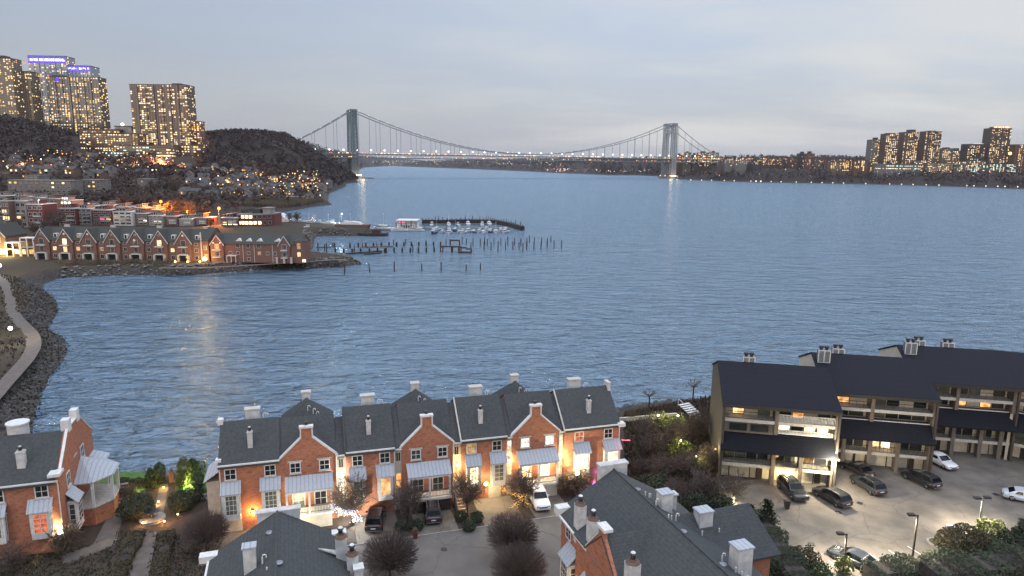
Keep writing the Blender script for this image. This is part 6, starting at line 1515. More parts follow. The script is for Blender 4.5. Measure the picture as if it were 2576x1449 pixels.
# right wing
t = thing('brick_wing', 'long brick house with four small roof gablets at the tip of the peninsula', 'townhouse', at(533, 659, 3.0), PA + R(1.5))
WLn = (at(781, 655, 3.0) - at(533, 659, 3.0)).length
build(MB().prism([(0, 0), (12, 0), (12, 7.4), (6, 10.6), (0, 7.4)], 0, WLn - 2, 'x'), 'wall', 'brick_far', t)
build(MB().slab([(-.2, -.35, 7.3), (WLn - 1.8, -.35, 7.3), (WLn - 1.8, 6, 10.8), (-.2, 6, 10.8)], .15).slab([(-.2, 6.001, 10.8), (WLn - 1.8, 6.001, 10.8), (WLn - 1.8, 12.4, 7.3), (-.2, 12.4, 7.3)], .15), 'roof', 'slate_green', t)
for gx, gw in ((.2, 5.0), (WLn - 10.4, 4.4)):
    g = build(MB().prism([(gx, 0), (gx + gw, 0), (gx + gw, 7.2), (gx + gw / 2, 10.6), (gx, 7.2)], -.7, .02, 'y'), 'gable', 'brick_far', t)
    r_ = MB().slab([(gx - .3, -.9, 6.9), (gx + gw / 2, -.9, 10.75), (gx + gw / 2, 5, 10.75), (gx - .3, .6, 6.9)][::-1], .14).slab([(gx + gw / 2 + .001, -.9, 10.75), (gx + gw + .3, -.9, 6.9), (gx + gw + .3, .6, 6.9), (gx + gw / 2 + .001, 5, 10.75)][::-1], .14)
    build(r_, 'gable_roof', 'slate_green', t)
    tr = MB()
    for a, b_ in (((gx - .35, 6.8), (gx + gw / 2, 10.7)), ((gx + gw / 2, 10.7), (gx + gw + .35, 6.8))): tr.prism([a, b_, (b_[0], b_[1] - .34), (a[0], a[1] - .34)], -1.02, -.91, 'y')
    build(tr, 'barge_board', 'white_paint', t)
    window(t, gx + gw / 2 - .9, -.7, 5.3, 1.8, 2.0, 3, 1, 'lit_orange' if gx < 1 else 'glass'); build(MB().box(gx + .9, gx + gw - .9, -1.6, -.71, 4.8, 5.05), 'balcony', 'white_paint', t)
    window(t, gx + gw / 2 - .9, -.7, 2.4, 1.8, 1.9, 3, 1, 'glass'); build(MB().box(gx + .9, gx + gw - .9, -1.6, -.71, 1.95, 2.15), 'balcony', 'white_paint', t)
for gx in (10.6, 14.6, 18.8, 26.0):
    s = 1.35 if gx < 25 else 1.6
    build(MB().prism([(gx - s, 8.2), (gx + s, 8.2), (gx, 9.3)], 1.2, 3.6, 'y'), 'gablet', 'white_paint', t)
    if gx < 25: window(t, gx - .7, 0, 5.7, 1.4, 1.5, 2, 1, 'glass')
for gx, lt in ((7.6, 'glass'), (10.5, 'glass'), (14.7, 'glass'), (19, 'lit_dim'), (22.2, 'glass'), (25.2, 'glass')): window(t, gx - .6, 0, 3.0, 1.2, 1.3, 2, 1, lt)
for gx in (14.7, 25.2): window(t, gx - .6, 0, .7, 1.2, 1.3, 2, 1, 'glass')
for gx in (12.6, 17.0, 24.2): build(MB().box(gx - .06, gx + .06, -.1, -.005, 0, 7.3), 'downspout', 'white_paint', t)
po = build(MB().box(6.6, 10.4, -1.7, -.02, 2.6, 2.85), 'porch', 'white_paint', t)
for x in (6.7, 8.4, 10.2): build(MB().box(x - .1, x + .1, -1.65, -1.45, 0, 2.6), 'porch_post', 'white_paint', po)
tx = WLn - 4.6
tw = build(MB().cyl(tx + 2.2, 2.0, 0, 8.6, 2.6, 2.6, 12), 'bow_tower', 'brick_far', t); build(MB().cyl(tx + 2.2, 2.0, 8.6, 9.6, 2.8, .6, 12), 'tower_roof', 'slate_green', tw)
window(t, tx + 1.5, -.75, 5.6, 1.3, 2.2, 2, 1, 'lit_dim'); window(t, tx + 1.5, -.75, 2.6, 1.3, 1.8, 2, 1, 'lit_warm'); window(t, tx + 3.2, -.5, .4, 1.5, 1.2, 2, 1, 'lit_cream')
for x in (WLn - 11, WLn - 8.2, WLn - 5.4): build(MB().box(x - .35, x + .35, -1.6, -.71, 0, 2.4), 'pier', 'stone_trim', t)
# left fragment with lit terraces
t = thing('terrace_house', 'gabled house with white pergola terraces glowing yellow at the picture edge', 'townhouse', at(-30, 642, 3.0), PA)
build(MB().prism([(0, 0), (8.2, 0), (8.2, 8.2), (4.1, 12.6), (0, 8.2)], 0, 12, 'y'), 'wall', 'brick_brown', t)
build(MB().slab([(-.4, -.5, 7.9), (4.1, -.5, 12.8), (4.1, 12, 12.8), (-.4, 12, 7.9)][::-1], .15).slab([(4.101, -.5, 12.8), (8.6, -.5, 7.9), (8.6, 12, 7.9), (4.101, 12, 12.8)][::-1], .15), 'roof', 'slate_green', t)
build(MB().prism([(-.4, 7.7), (4.1, 12.6), (8.6, 7.7), (8.6, 7.3), (4.1, 12.2), (-.4, 7.3)], -.62, -.51, 'y'), 'barge_board', 'white_paint', t)
window(t, 4.6, 0, 5.4, 1.6, 2.2, 2, 1, 'lit_dim'); window(t, 4.4, 0, .5, 3.2, 2.2, 3, 1, 'lit_hot')
for k, (x0, x1, z0, z1) in enumerate(((9, 15, 0, 5.6), (15.2, 21, 0, 7.6))):
    pg = link('pergola', None, t); build(MB().box(x0, x1, -1.5, 2.5, z0 + z1 - .3, z1), 'pergola_roof', 'white_paint', pg)
    build(MB().box(x0, x1, -1.5, 2.5, z1 * .5 - .2, z1 * .5 + .05), 'deck', 'stone_trim', pg)
    for x in (x0 + .2, (x0 + x1) / 2, x1 - .2): build(MB().box(x - .18, x + .18, -1.5, -1.15, 0, z1 - .31), 'column', 'white_paint', pg)
    window(t, x0 + .5, 2.6, .4, 2.0, 2.0, 2, 1, 'lit_hot' if k == 0 else 'lit_orange'); window(t, x0 + 3.2, 2.6, .4, 2.0, 2.0, 2, 1, 'lit_warm' if k == 0 else 'glass')
    build(MB().box(x0, x1 - .01, 2.62, 8, 0, z1 - .35), 'rear_wall', 'brick_brown', t)
lamp_light(t, (10, -3, 2.5), 900, (1, .75, .3), .4); lamp_light(t, (3, -3, 2), 700, (1, .8, .3), .4)
def mid_lamp(px, py, z, label, bulb, power, col, r_, h=0.4, name='flood_lamp', cat='lamp'):
    o = thing(name, label, cat, at(px, py, z), 0)
    build(MB().cyl(0, 0, 0, h, .06, .05, 6), 'post', 'black_metal', o); build(MB().ball(0, 0, h + r_ * .6, r_, 8, 5), 'lamp_globe', bulb, o)
    if power: lamp_light(o, (0, 0, h + r_ * 2), power, col, .4)
    return o
mid_lamp(516, 662, 3, 'blazing yellow floodlight between the gabled row and the brick wing', 'bulb_warm', 230, (1, .58, .14), .8, 1.2)
mid_lamp(441, 662, 3, 'yellow patio lamp at the left pier of the row end house', 'bulb_warm', 45, (1, .7, .25), .35)
mid_lamp(472, 662, 3, 'yellow patio lamp at the right pier of the row end house', 'bulb_warm', 45, (1, .7, .25), .3)
mid_lamp(503, 662, 3, 'orange up-light under the brick end wall', 'bulb_warm', 200, (1, .5, .12), .35)
for x, w_ in ((536, 'left'), (553, 'right')):
    o = thing('wall_lamp', 'red-orange balcony lamp on the %s side of the wing gable' % w_, 'wall lamp', atY(x, 611, 261.5), 0); build(MB().ball(0, 0, 0, .26, 8, 5), 'lamp_globe', 'far_white', o); build(MB().box(-.1, .1, 0, .6, -.1, .1), 'lamp_bracket', 'black_metal', o); lamp_light(o, (0, -.8, 0), 70, (1, .25, .08), .2)
hb = MB(); r = random.Random(4); cx0 = at(120, 662, 3)
for k in range(30):
    p = at(150 + k * 9.5 + r.uniform(-3, 3), 664 + r.uniform(-3, 4), 3.0); bush(p, (r.uniform(1.3, 2.0), r.uniform(1.0, 1.4), r.uniform(.8, 1.2)), 'pale dry bush on the bank below the gabled row, %s' % ftl(k, 30), 'reed', 220, .16, 'bank_shrub', k + 3, group='dry bushes below the gabled row')
bush(at(752, 655, 3), (3.2, 1.6, 1.4), 'dark clipped hedge bush at the tip of the brick wing', 'leaf_dark', 600, .2)

# ------------------------------------------------------------------ second row: red, white and brown stacked townhouses
def stack_house(x0, x1, ytop, Y, label, wall, lit, storeys=4, pent=True, side=None, group='stacked townhouses behind the gabled row'):
    a, b_ = atY(x0, ytop, Y), atY(x1, ytop, Y)
    gz = ground_z((a.x + b_.x) / 2, Y); w = b_.x - a.x; h = a.z - gz
    t = thing('stacked_townhouse', label, 'townhouse', (a.x, Y, gz), R(-3), group)
    hp = 2.6 if pent else 0; D_ = 11; hm = h - hp
    build(MB().box(0, w, 0, D_, -2, hm), 'wall', wall, t)
    build(MB().box(-.15, w + .15, -.3, D_ + .2, hm, hm + .3), 'parapet', 'white_paint', t)
    fl = hm / storeys
    for s in range(storeys):
        z = fl * s + .7
        for k in range(3):
            xx = w * (.06 + .31 * k); lt = lit.get((s, k), rnd.choice(['glass', 'glass', 'glass_grey']))
            window(t, xx, 0, z, w * .24, fl * .55, 2, 1, lt, 'white_paint', .1)
        if s in (1, 2): 
            bl = build(MB().box(w * .42, w * .9, -1.2, -.01, fl * s + .2, fl * s + .4), 'balcony', 'white_paint', t); build(MB().box(w * .42, w * .9, -1.2, -1.12, fl * s + .41, fl * s + 1.2), 'balcony_rail', 'grey_metal', bl)
    if pent:
        build(MB().box(w * .08, w * .62, 1.5, 8, hm + .31, h - .5), 'penthouse', wall if wall.startswith('brick') else 'stucco_dim', t)
        build(MB().slab([(w * .02, .9, h - .55), (w * .68, .9, h + .25), (w * .68, 9, h + .25), (w * .02, 9, h - .55)], .3), 'penthouse_roof', 'stucco_dim', t)
        for k in range(3): window(t, w * (.12 + .17 * k), 1.5, hm + .7, w * .13, 1.2, 1, 1, lit.get(('p', k), 'glass'), 'white_paint', .08)
    return t
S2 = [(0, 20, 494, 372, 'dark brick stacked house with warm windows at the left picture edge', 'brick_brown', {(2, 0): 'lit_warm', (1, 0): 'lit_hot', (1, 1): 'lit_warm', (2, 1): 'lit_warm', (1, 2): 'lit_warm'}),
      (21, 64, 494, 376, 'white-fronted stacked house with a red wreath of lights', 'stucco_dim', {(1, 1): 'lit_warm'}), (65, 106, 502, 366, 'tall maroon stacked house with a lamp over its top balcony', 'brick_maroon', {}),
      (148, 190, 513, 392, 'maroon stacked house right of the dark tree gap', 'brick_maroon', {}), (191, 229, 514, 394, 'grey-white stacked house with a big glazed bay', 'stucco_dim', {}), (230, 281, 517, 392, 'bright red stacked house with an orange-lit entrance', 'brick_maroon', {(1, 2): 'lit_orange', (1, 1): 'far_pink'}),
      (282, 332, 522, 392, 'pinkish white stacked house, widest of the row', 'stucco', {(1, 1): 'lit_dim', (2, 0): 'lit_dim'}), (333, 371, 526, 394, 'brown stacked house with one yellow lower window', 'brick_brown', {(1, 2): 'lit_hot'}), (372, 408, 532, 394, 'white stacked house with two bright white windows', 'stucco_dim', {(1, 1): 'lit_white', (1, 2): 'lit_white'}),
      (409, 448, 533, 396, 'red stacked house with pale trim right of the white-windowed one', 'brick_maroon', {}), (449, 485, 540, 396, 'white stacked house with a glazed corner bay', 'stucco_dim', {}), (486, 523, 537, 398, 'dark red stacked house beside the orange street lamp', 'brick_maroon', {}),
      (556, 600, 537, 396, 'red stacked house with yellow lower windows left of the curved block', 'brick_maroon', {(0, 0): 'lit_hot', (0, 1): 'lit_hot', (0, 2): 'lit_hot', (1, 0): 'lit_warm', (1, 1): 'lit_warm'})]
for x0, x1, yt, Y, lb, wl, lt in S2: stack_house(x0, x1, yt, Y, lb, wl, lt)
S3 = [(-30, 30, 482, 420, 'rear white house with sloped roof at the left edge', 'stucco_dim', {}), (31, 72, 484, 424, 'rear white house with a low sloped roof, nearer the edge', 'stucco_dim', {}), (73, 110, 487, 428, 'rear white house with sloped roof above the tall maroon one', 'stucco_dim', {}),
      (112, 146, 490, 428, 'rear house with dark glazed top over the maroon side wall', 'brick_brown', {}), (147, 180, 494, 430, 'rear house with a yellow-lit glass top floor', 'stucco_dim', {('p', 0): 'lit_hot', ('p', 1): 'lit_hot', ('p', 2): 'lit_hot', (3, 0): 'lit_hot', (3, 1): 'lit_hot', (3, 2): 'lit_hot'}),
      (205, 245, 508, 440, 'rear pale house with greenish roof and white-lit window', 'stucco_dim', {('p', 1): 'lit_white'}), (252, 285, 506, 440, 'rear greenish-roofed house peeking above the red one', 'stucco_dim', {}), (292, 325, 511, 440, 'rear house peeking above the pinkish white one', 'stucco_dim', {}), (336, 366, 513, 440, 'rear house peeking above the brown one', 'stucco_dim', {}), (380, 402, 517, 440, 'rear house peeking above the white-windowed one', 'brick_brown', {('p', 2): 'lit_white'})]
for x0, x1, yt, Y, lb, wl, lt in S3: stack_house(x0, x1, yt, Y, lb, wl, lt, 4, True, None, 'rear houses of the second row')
a, b_ = atY(106, 507, 366), atY(138, 512, 366)
# curved block by the marina
cb0, cb1 = atY(598, 540, 398), atY(700, 545, 410); gz = 3.2
t = thing('curved_block', 'dark curved apartment block with rows of yellow windows by the boatyard', 'apartment block', (cb0.x, 398, gz), 0)
wdt = cb1.x - cb0.x; nseg = 10; arc = [(wdt * k / nseg, -5.5 * math.sin(math.pi * .8 * k / nseg) + 9 * k / nseg * 1.1 - 1) for k in range(nseg + 1)]
ht = cb0.z - gz
build(MB().prism(arc + [(wdt, 18), (0, 14)], -1, ht, 'z'), 'wall', 'brick_maroon', t)
build(MB().prism([(x * 1.01 - .2, y - .5) for x, y in arc] + [(wdt + .2, 18.2), (-.2, 14.2)], ht, ht + .5, 'z'), 'parapet', 'stucco_dim', t)
build(MB().box(wdt * .38, wdt * .62, 3, 10, ht + .5, ht + 3.2).slab([(wdt * .02, 4, ht + 2.6), (wdt * .36, 4, ht + 3.6), (wdt * .36, 12, ht + 3.6), (wdt * .02, 12, ht + 2.6)], 2.0), 'penthouse', 'slate_green', t)
build(MB().box(wdt * .68, wdt * .93, 4, 11, ht + .5, ht + 3.6).box(wdt * .66, wdt * .95, 3.6, 11.4, ht + 3.6, ht + 4.0), 'penthouse', 'stucco_dim', t)
for fl_, lits in ((0, 'LLLLlLDD'), (1, 'DLLLDDDD')):
    for k in range(8):
        u = (k + .5) / 8.5; i = min(int(u * nseg), nseg - 1); f_ = u * nseg - i; x = arc[i][0] + (arc[i + 1][0] - arc[i][0]) * f_; y = arc[i][1] + (arc[i + 1][1] - arc[i][1]) * f_
        an = math.atan2(arc[i + 1][1] - arc[i][1], arc[i + 1][0] - arc[i][0])
        window(t, x - .9 * math.cos(an), y - .9 * math.sin(an) - .06, 2.6 + fl_ * 3.5, 1.9, 2.0, 2, 1, {'L': 'lit_hot', 'l': 'lit_cream', 'D': 'glass'}[lits[k]], 'white_paint', .08, rz=an)
# white slab blocks on the rise
def slab_block(x0, x1, yt, yb, Y, label, wall, lits, floors, cols):
    a, b_ = atY(x0, yt, Y), atY(x1, yt, Y); g = atY(x0, yb, Y).z; w, h = b_.x - a.x, a.z - g; gz = min(g, ground_z((a.x + b_.x) / 2, Y))
    t = thing('apartment_slab', label, 'apartment block', (a.x, Y, g), 0)
    build(MB().box(0, w, 0, 14, gz - g - 2, h), 'wall', wall, t); build(MB().box(-.3, w + .3, -.3, 14.3, h, h + .5), 'roof_edge', 'slab_pale', t)
    for f_ in range(floors):
        for c in range(cols):
            window(t, w * (c + .25) / cols, 0, h * (f_ + .3) / floors, w * .5 / cols, h * .45 / floors, 2, 1, lits.get((f_, c), 'glass'), 'stone_trim', .12)
    return t
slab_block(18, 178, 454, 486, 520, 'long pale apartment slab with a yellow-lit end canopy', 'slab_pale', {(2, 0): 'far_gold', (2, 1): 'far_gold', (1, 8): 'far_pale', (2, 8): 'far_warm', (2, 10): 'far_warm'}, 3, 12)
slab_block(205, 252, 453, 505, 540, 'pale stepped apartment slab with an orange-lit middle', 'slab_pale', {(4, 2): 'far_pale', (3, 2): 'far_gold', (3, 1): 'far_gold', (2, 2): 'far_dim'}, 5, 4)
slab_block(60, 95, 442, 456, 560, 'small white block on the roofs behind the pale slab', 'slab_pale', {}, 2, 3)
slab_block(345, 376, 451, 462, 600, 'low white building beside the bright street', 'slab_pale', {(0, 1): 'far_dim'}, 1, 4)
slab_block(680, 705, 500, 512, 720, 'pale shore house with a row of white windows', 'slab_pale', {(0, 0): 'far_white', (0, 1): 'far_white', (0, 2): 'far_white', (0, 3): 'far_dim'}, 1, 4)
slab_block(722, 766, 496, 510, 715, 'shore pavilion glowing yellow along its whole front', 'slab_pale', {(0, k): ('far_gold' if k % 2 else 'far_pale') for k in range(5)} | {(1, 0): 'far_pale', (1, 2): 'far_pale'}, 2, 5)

# orange street lamps of the second row
def street_lamp(px, py, Y, h, label, bulb, power, col, r_=.5):
    p = atY(px, py, Y); g = ground_z(p.x, Y)
    o = thing('street_lamp', label, 'street lamp', (p.x, Y, g), 0)
    hh = max(p.z - g, 2.5)
    build(MB().cyl(0, 0, 0, hh, .14, .08, 6).tube([(0, 0, hh), (.5, -.2, hh + .15)], .06, 5), 'pole', 'grey_metal', o); build(MB().ball(.5, -.2, hh, r_, 8, 5), 'lamp_head', bulb, o)
    if power: lamp_light(o, (.5, -.9, hh - .6), power, col, .4)
    return o
street_lamp(549, 524, 405, 9, 'bright orange street lamp left of the curved block', 'far_orange', 50000, (1, .36, .07), .9)
street_lamp(403, 507, 440, 9, 'bright orange street lamp among the trees behind the white-windowed house', 'far_orange', 90000, (1, .30, .05), .9)
street_lamp(470, 530, 430, 9, 'orange street lamp hidden in trees behind the red house', 'far_orange', 60000, (1, .32, .05), .4)
street_lamp(858, 538, 440, 12, 'tall white floodlight mast in the boatyard', 'bulb_cool', 1400, (.8, .95, 1), .6)
street_lamp(96, 503, 362, 4, 'white lamp on the top balcony of the maroon house', 'bulb_cool', 300, (1, .9, .9), .3)

# trees between the rows and up the hillside, each on its own
mid_cm = {}
def mid_tree(px, py, Y, h, label, mat='twig', kind=0):
    if (kind, mat) not in mid_cm:
        r = random.Random(40 + kind); tm, cm = twig_tree(40 + kind, 5, 1.0, 2.1, 2.1, 9, 7, 4, .12, .05, vase=kind % 2 == 1)
        mid_cm[(kind, mat)] = (tm.mesh('trunk', 'bark'), cm.mesh('crown', mat))
    tm, cm = mid_cm[(kind, mat)]
    p = atY(px, py, Y); g = ground_z(p.x, Y); s = h / 5
    o = thing('bare_tree', label, 'tree', (p.x, Y, g - .2), px, 'bare trees around the second row'); o.scale = (s, s, s)
    link('trunk', tm, o); link('crown', cm, o)
MT = [(140, 372, 12, 'in the dark gap beside the tall maroon house'), (132, 366, 10, 'below the maroon side wall'), (40, 352, 9, 'below the white-fronted stacked house'), (75, 346, 8, 'below the tall maroon house'), (110, 350, 9, 'at the corner of the gabled row'), (310, 470, 14, 'behind the pinkish white house'), (345, 480, 15, 'behind the brown house'), (370, 500, 14, 'left of the orange lamp in the trees'),
      (395, 450, 12, 'glowing orange under the lamp among the trees'), (425, 445, 13, 'glowing orange right of that lamp'), (455, 450, 14, 'glowing orange behind the red house'), (475, 445, 12, 'glowing orange behind the white corner house'), (440, 520, 14, 'on the rise behind the orange trees'), (500, 500, 13, 'left of the marsh'), (530, 520, 12, 'at the marsh edge'), (290, 520, 13, 'right of the pale stepped slab'), (265, 500, 12, 'in front of the pale stepped slab'), (190, 500, 13, 'between the two pale slabs'), (155, 505, 10, 'in front of the long pale slab'), (330, 540, 15, 'in the dark grove left of the bright street'), (300, 560, 15, 'high in the dark grove'), (360, 560, 14, 'below the low white building'),
      (385, 600, 14, 'at the foot of the bright street'), (440, 610, 14, 'right of the bright street'), (490, 620, 15, 'on the slope above the marsh'), (560, 640, 14, 'above the long marsh house'), (600, 660, 15, 'in front of the shore houses'), (640, 690, 12, 'beside the shore houses'), (240, 560, 12, 'behind the stepped slab'), (30, 500, 12, 'left of the long pale slab'), (10, 560, 13, 'at the left edge above the slab'), (120, 580, 13, 'above the long pale slab'), (725, 432, 7, 'in the boatyard, left of the mast'), (745, 430, 8, 'in the boatyard near the mast'), (700, 425, 6, 'behind the curved block'), (525, 385, 7, 'in front of the orange lamp lot')]
for i, (px, Y, h, lb) in enumerate(MT): mid_tree(px, 500, Y, h, 'bare tree ' + lb, 'twig_warm' if 'orange' in lb else 'twig', i % 3)

# reed marsh and mud spit
def clump_mass(name, pts, h, n, mat, seed, w=.5, tri=3):
    r = random.Random(seed); poly = pts; P_ = []
    xs = [p[0] for p in poly]; ys = [p[1] for p in poly]
    C = np.array([(r.uniform(min(xs), max(xs)), r.uniform(min(ys), max(ys))) for _ in range(n * 4)]); C = C[seg_dist(C, poly) > 0][:n]; zs = height(C)
    mb = MB()
    for (x, y), z in zip(C, zs):
        if z < .2: continue
        for _ in range(tri):
            a = r.uniform(0, 3.14); s = w * r.uniform(.6, 1.5); hh = h * r.uniform(.6, 1.2); dx, dy = math.cos(a) * s, math.sin(a) * s
            mb.add([(x - dx, y - dy, z - .2), (x + dx, y + dy, z - .2), (x + dx * .6 + r.gauss(0, .3), y + dy * .6, z + hh), (x - dx * .6, y - dy * .6 + r.gauss(0, .3), z + hh * .9)], [(0, 1, 2, 3)])
    return build(mb, name, mat, kind='stuff')
clump_mass('reeds', [tuple(atY(555, 520, 600))[:2], tuple(atY(560, 510, 690))[:2], tuple(atY(800, 510, 710))[:2], tuple(atY(815, 512, 690))[:2], tuple(atY(690, 530, 570))[:2], tuple(atY(600, 530, 560))[:2]], 2.6, 5000, 'reed', 5, 1.1)

# ------------------------------------------------------------------ marina, pilings, boats
def boat(px, py, L_, rz, label, hull='boat_white', cabin=True, fly=True, name='motor_boat', group='boats moored in the marina', z=0.0, lit=None):
    p = at(px, py, z)
    o = thing(name, label, 'boat', (p.x, p.y, z), rz, group)
    W2 = L_ * .15; fb = L_ * .11
    secs = []
    for u, wf, dk in ((0, .92, 1.0), (.25, 1, 1.0), (.55, 1, 1.08), (.8, .68, 1.25), (.95, .22, 1.4), (1, .03, 1.45)):
        y = (u - .5) * L_; w = W2 * wf; secs.append([(w, y, fb * dk), (w * .96, y, fb * dk * .5), (w * .6, y, -.15), (0, y, -.3), (-w * .6, y, -.15), (-w * .96, y, fb * dk * .5), (-w, y, fb * dk)])
    m_ = loft(secs); n0 = len(m_.v)
    for i in range(len(secs) - 1): m_.f.append((i * 7, (i + 1) * 7, (i + 1) * 7 + 6, i * 7 + 6)); m_.m.append(0)
    build(m_, 'hull', hull, o, smooth=False)
    if cabin:
        build(MB().frus(0, L_ * .05, fb, fb + L_ * .11, W2 * .82, L_ * .26, W2 * .7, L_ * .17), 'cabin', 'boat_white', o)
        build(MB().frus(0, L_ * .05, fb + L_ * .04, fb + L_ * .085, W2 * .815, L_ * .243, W2 * .765, L_ * .212), 'window_band', lit or 'car_glass', o)
        if fly: build(MB().box(-W2 * .7, W2 * .7, -L_ * .14, L_ * .1, fb + L_ * .2, fb + L_ * .215).cyl(-W2 * .6, -L_ * .1, fb + L_ * .1, fb + L_ * .2, .05, .05, 5).cyl(W2 * .6, -L_ * .1, fb + L_ * .1, fb + L_ * .2, .05, .05, 5).box(-W2 * .5, W2 * .5, -.05 * L_, .05 * L_, fb + L_ * .111, fb + L_ * .16), 'flybridge', 'boat_white', o)
    if not fly: build(MB().cyl(0, L_ * .02, fb, fb + L_ * .62, .08, .05, 6).cyl(0, L_ * .02, fb + L_ * .58, fb + L_ * .6, .25, .25, 6), 'mast', 'boat_white', o)
    return o
def z9(x, y): return ((800 + x * .37267) / 1.1925, (560 + y * .37267) / 1.1925)
BF = [(1345, 378, 10), (1470, 378, 10), (1580, 375, 8.5), (1625, 365, 10), (1520, 358, 9), (1745, 378, 8.5), (1715, 365, 8), (1845, 375, 10), (1920, 370, 10.5), (1370, 352, 10), (1415, 372, 7.5), (1800, 370, 8), (1885, 362, 8), (1670, 372, 7), (1770, 352, 7.5), (1550, 372, 7)]
for i, (x, y, l) in enumerate(sorted(BF)):
    boat(*z9(x, y), l, R(170 + rnd.uniform(-12, 12)), 'white cabin cruiser in the front marina berths, %s' % ftl(i, len(BF)), 'boat_white' if i % 4 else 'boat_blue', True, i % 3 != 1)
BB = [(1465, 310, 9), (1620, 306, 10), (1735, 308, 8), (1790, 304, 10), (1330, 312, 8), (1540, 312, 7)]
for i, (x, y, l) in enumerate(sorted(BB)): boat(*z9(x, y), l, R(8 + rnd.uniform(-15, 15)), 'white boat tied along the breakwater behind the berths, %s' % ftl(i, len(BB)), 'boat_white', True, i % 2 == 0)
BL = [(945, 350, 15, 80), (1050, 358, 8, 100), (1085, 357, 8, 80), (1175, 357, 9, 100), (1220, 358, 8, 95)]
for i, (x, y, l, a) in enumerate(BL): boat(*z9(x, y), l, R(a), ['long low white yacht left of the floating restaurant', 'small boat at the left end of the floating restaurant', 'small boat under the restaurant windows', 'boat with violet light beside the restaurant', 'boat at the right end of the floating restaurant'][i], 'boat_white', True, i > 0)
DY = [(265, 290, 10), (345, 300, 9), (425, 300, 8), (500, 302, 9), (530, 300, 8), (215, 280, 7), (640, 325, 12), (680, 325, 12), (590, 318, 9), (330, 348, 9)]
for i, (x, y, l) in enumerate(sorted(DY)): boat(*z9(x, y), l, R(rnd.uniform(60, 120)), 'boat laid up ashore in the boatyard, %s' % ftl(i, len(DY)), 'boat_white' if i % 3 else 'boat_blue', True, i % 2 == 0, group='boats laid up in the boatyard', z=2.6)
# shrink-wrapped boat and shed
sh = thing('boat_shed', 'small white gabled boat shed at the edge of the boatyard', 'shed', at(*z9(123, 300), 2.6), 0)
build(MB().prism([(-4, 0), (4, 0), (4, 3.2), (0, 6.4), (-4, 3.2)], -4, 4, 'y'), 'wall', 'boat_white', sh); build(MB().prism([(-4.4, 3.0), (0, 6.6), (4.4, 3.0), (4.4, 3.3), (0, 6.95), (-4.4, 3.3)], -4.3, 4.3, 'y'), 'roof', 'boat_white', sh)
# floating restaurant
ra, rb = at(*z9(1033, 358), 0), at(*z9(1197, 358), 0); w = rb.x - ra.x
t = thing('floating_restaurant', 'white two-deck floating restaurant with pink lights on its upper deck', 'restaurant boat', (ra.x, ra.y + 6, 0), 0)
build(MB().box(-2, w + 2, 0, 14, -.4, .9), 'hull', 'boat_white', t); build(MB().box(0, w, .6, 13, .9, 3.8), 'lower_deck', 'white_paint', t); build(MB().box(w * .05, w * .98, 2, 12.5, 3.8, 5.9), 'upper_deck', 'stucco', t); build(MB().box(-.4, w + .6, -.2, 13.6, 5.9, 6.3), 'roof', 'white_paint', t)
for k in range(6): window(t, w * (.22 + .12 * k), .6, 1.7, w * .075, 1.4, 2, 1, 'car_glass', 'dark_brown', .1)
window(t, w * .02, .6, 1.3, w * .07, 1.9, 1, 1, 'far_gold', 'white_paint', .1); window(t, w * .1, 2, 4.5, w * .3, .8, 4, 1, 'far_pink', 'white_paint', .1); window(t, w * .62, .6, .9, w * .1, .8, 1, 1, 'far_violet', 'white_paint', .05)
for k in range(5): build(MB().cyl(w * k / 4, -1.2, -1, 5 + (k % 2), .3, .25, 6), 'mooring_post', 'piling_wood', t)
# breakwater of timber piles, jetties
bwp = [z9(*p) for p in [(1255, 296), (1400, 296), (1600, 292), (1760, 294), (1850, 298), (1960, 322), (2060, 352)]]
BWP = [at(*p, 0) for p in bwp]
t = thing('breakwater', 'dark timber pile breakwater curving round the marina', 'breakwater', BWP[0], 0); Q = [p - BWP[0] for p in BWP]
mb = MB()
for a, b_ in zip(Q[:-1], Q[1:]):
    d = (b_ - a).normalized(); n_ = Vector((-d.y, d.x, 0)) * 1.4
    mb.add([a + n_ + Vector((0, 0, -1)), a - n_ + Vector((0, 0, -1)), b_ - n_ + Vector((0, 0, -1)), b_ + n_ + Vector((0, 0, -1)), a + n_ + Vector((0, 0, 2.6)), a - n_ + Vector((0, 0, 2.6)), b_ - n_ + Vector((0, 0, 2.6)), b_ + n_ + Vector((0, 0, 2.6))], [(4, 7, 6, 5), (0, 1, 5, 4), (1, 2, 6, 5), (2, 3, 7, 6), (3, 0, 4, 7)])
build(mb, 'pile_wall', 'piling_wood', t)
for k in range(34):
    u = k / 33 * (len(Q) - 1); i = min(int(u), len(Q) - 2); p = Q[i].lerp(Q[i + 1], u - i)
    build(MB().cyl(p.x, p.y - 1.5, -1, 3.4 + rnd.uniform(0, 2.2), .28, .22, 6), 'pile', 'piling_wood', t)
def jetty(p0, p1, w, label, z=.9, name='jetty', mat='grey_wood', posts=True):
    a, b_ = at(*p0, 0), at(*p1, 0); d = b_ - a; L_ = d.length
    o = thing(name, label, 'jetty', a, math.atan2(d.y, d.x))
    build(MB().box(0, L_, -w / 2, w / 2, z - .35, z), 'deck', mat, o)
    if posts:
        for k in range(max(2, int(L_ / 7))): build(MB().cyl(k * 7 + 1, w / 2 + .2, -1, z + 1.6, .22, .18, 6), 'post', 'piling_wood', o)
jetty(z9(1260, 345), z9(1950, 345), 2.2, 'long floating dock the front boats are tied to')
jetty(z9(1250, 310), z9(1850, 306), 1.8, 'floating dock along the breakwater')
jetty(z9(400, 492), z9(520, 488), 1.6, 'short low float left of the bright reflection', .5)
jetty(z9(755, 488), z9(900, 486), 1.8, 'low float between the dark pilings', .5)
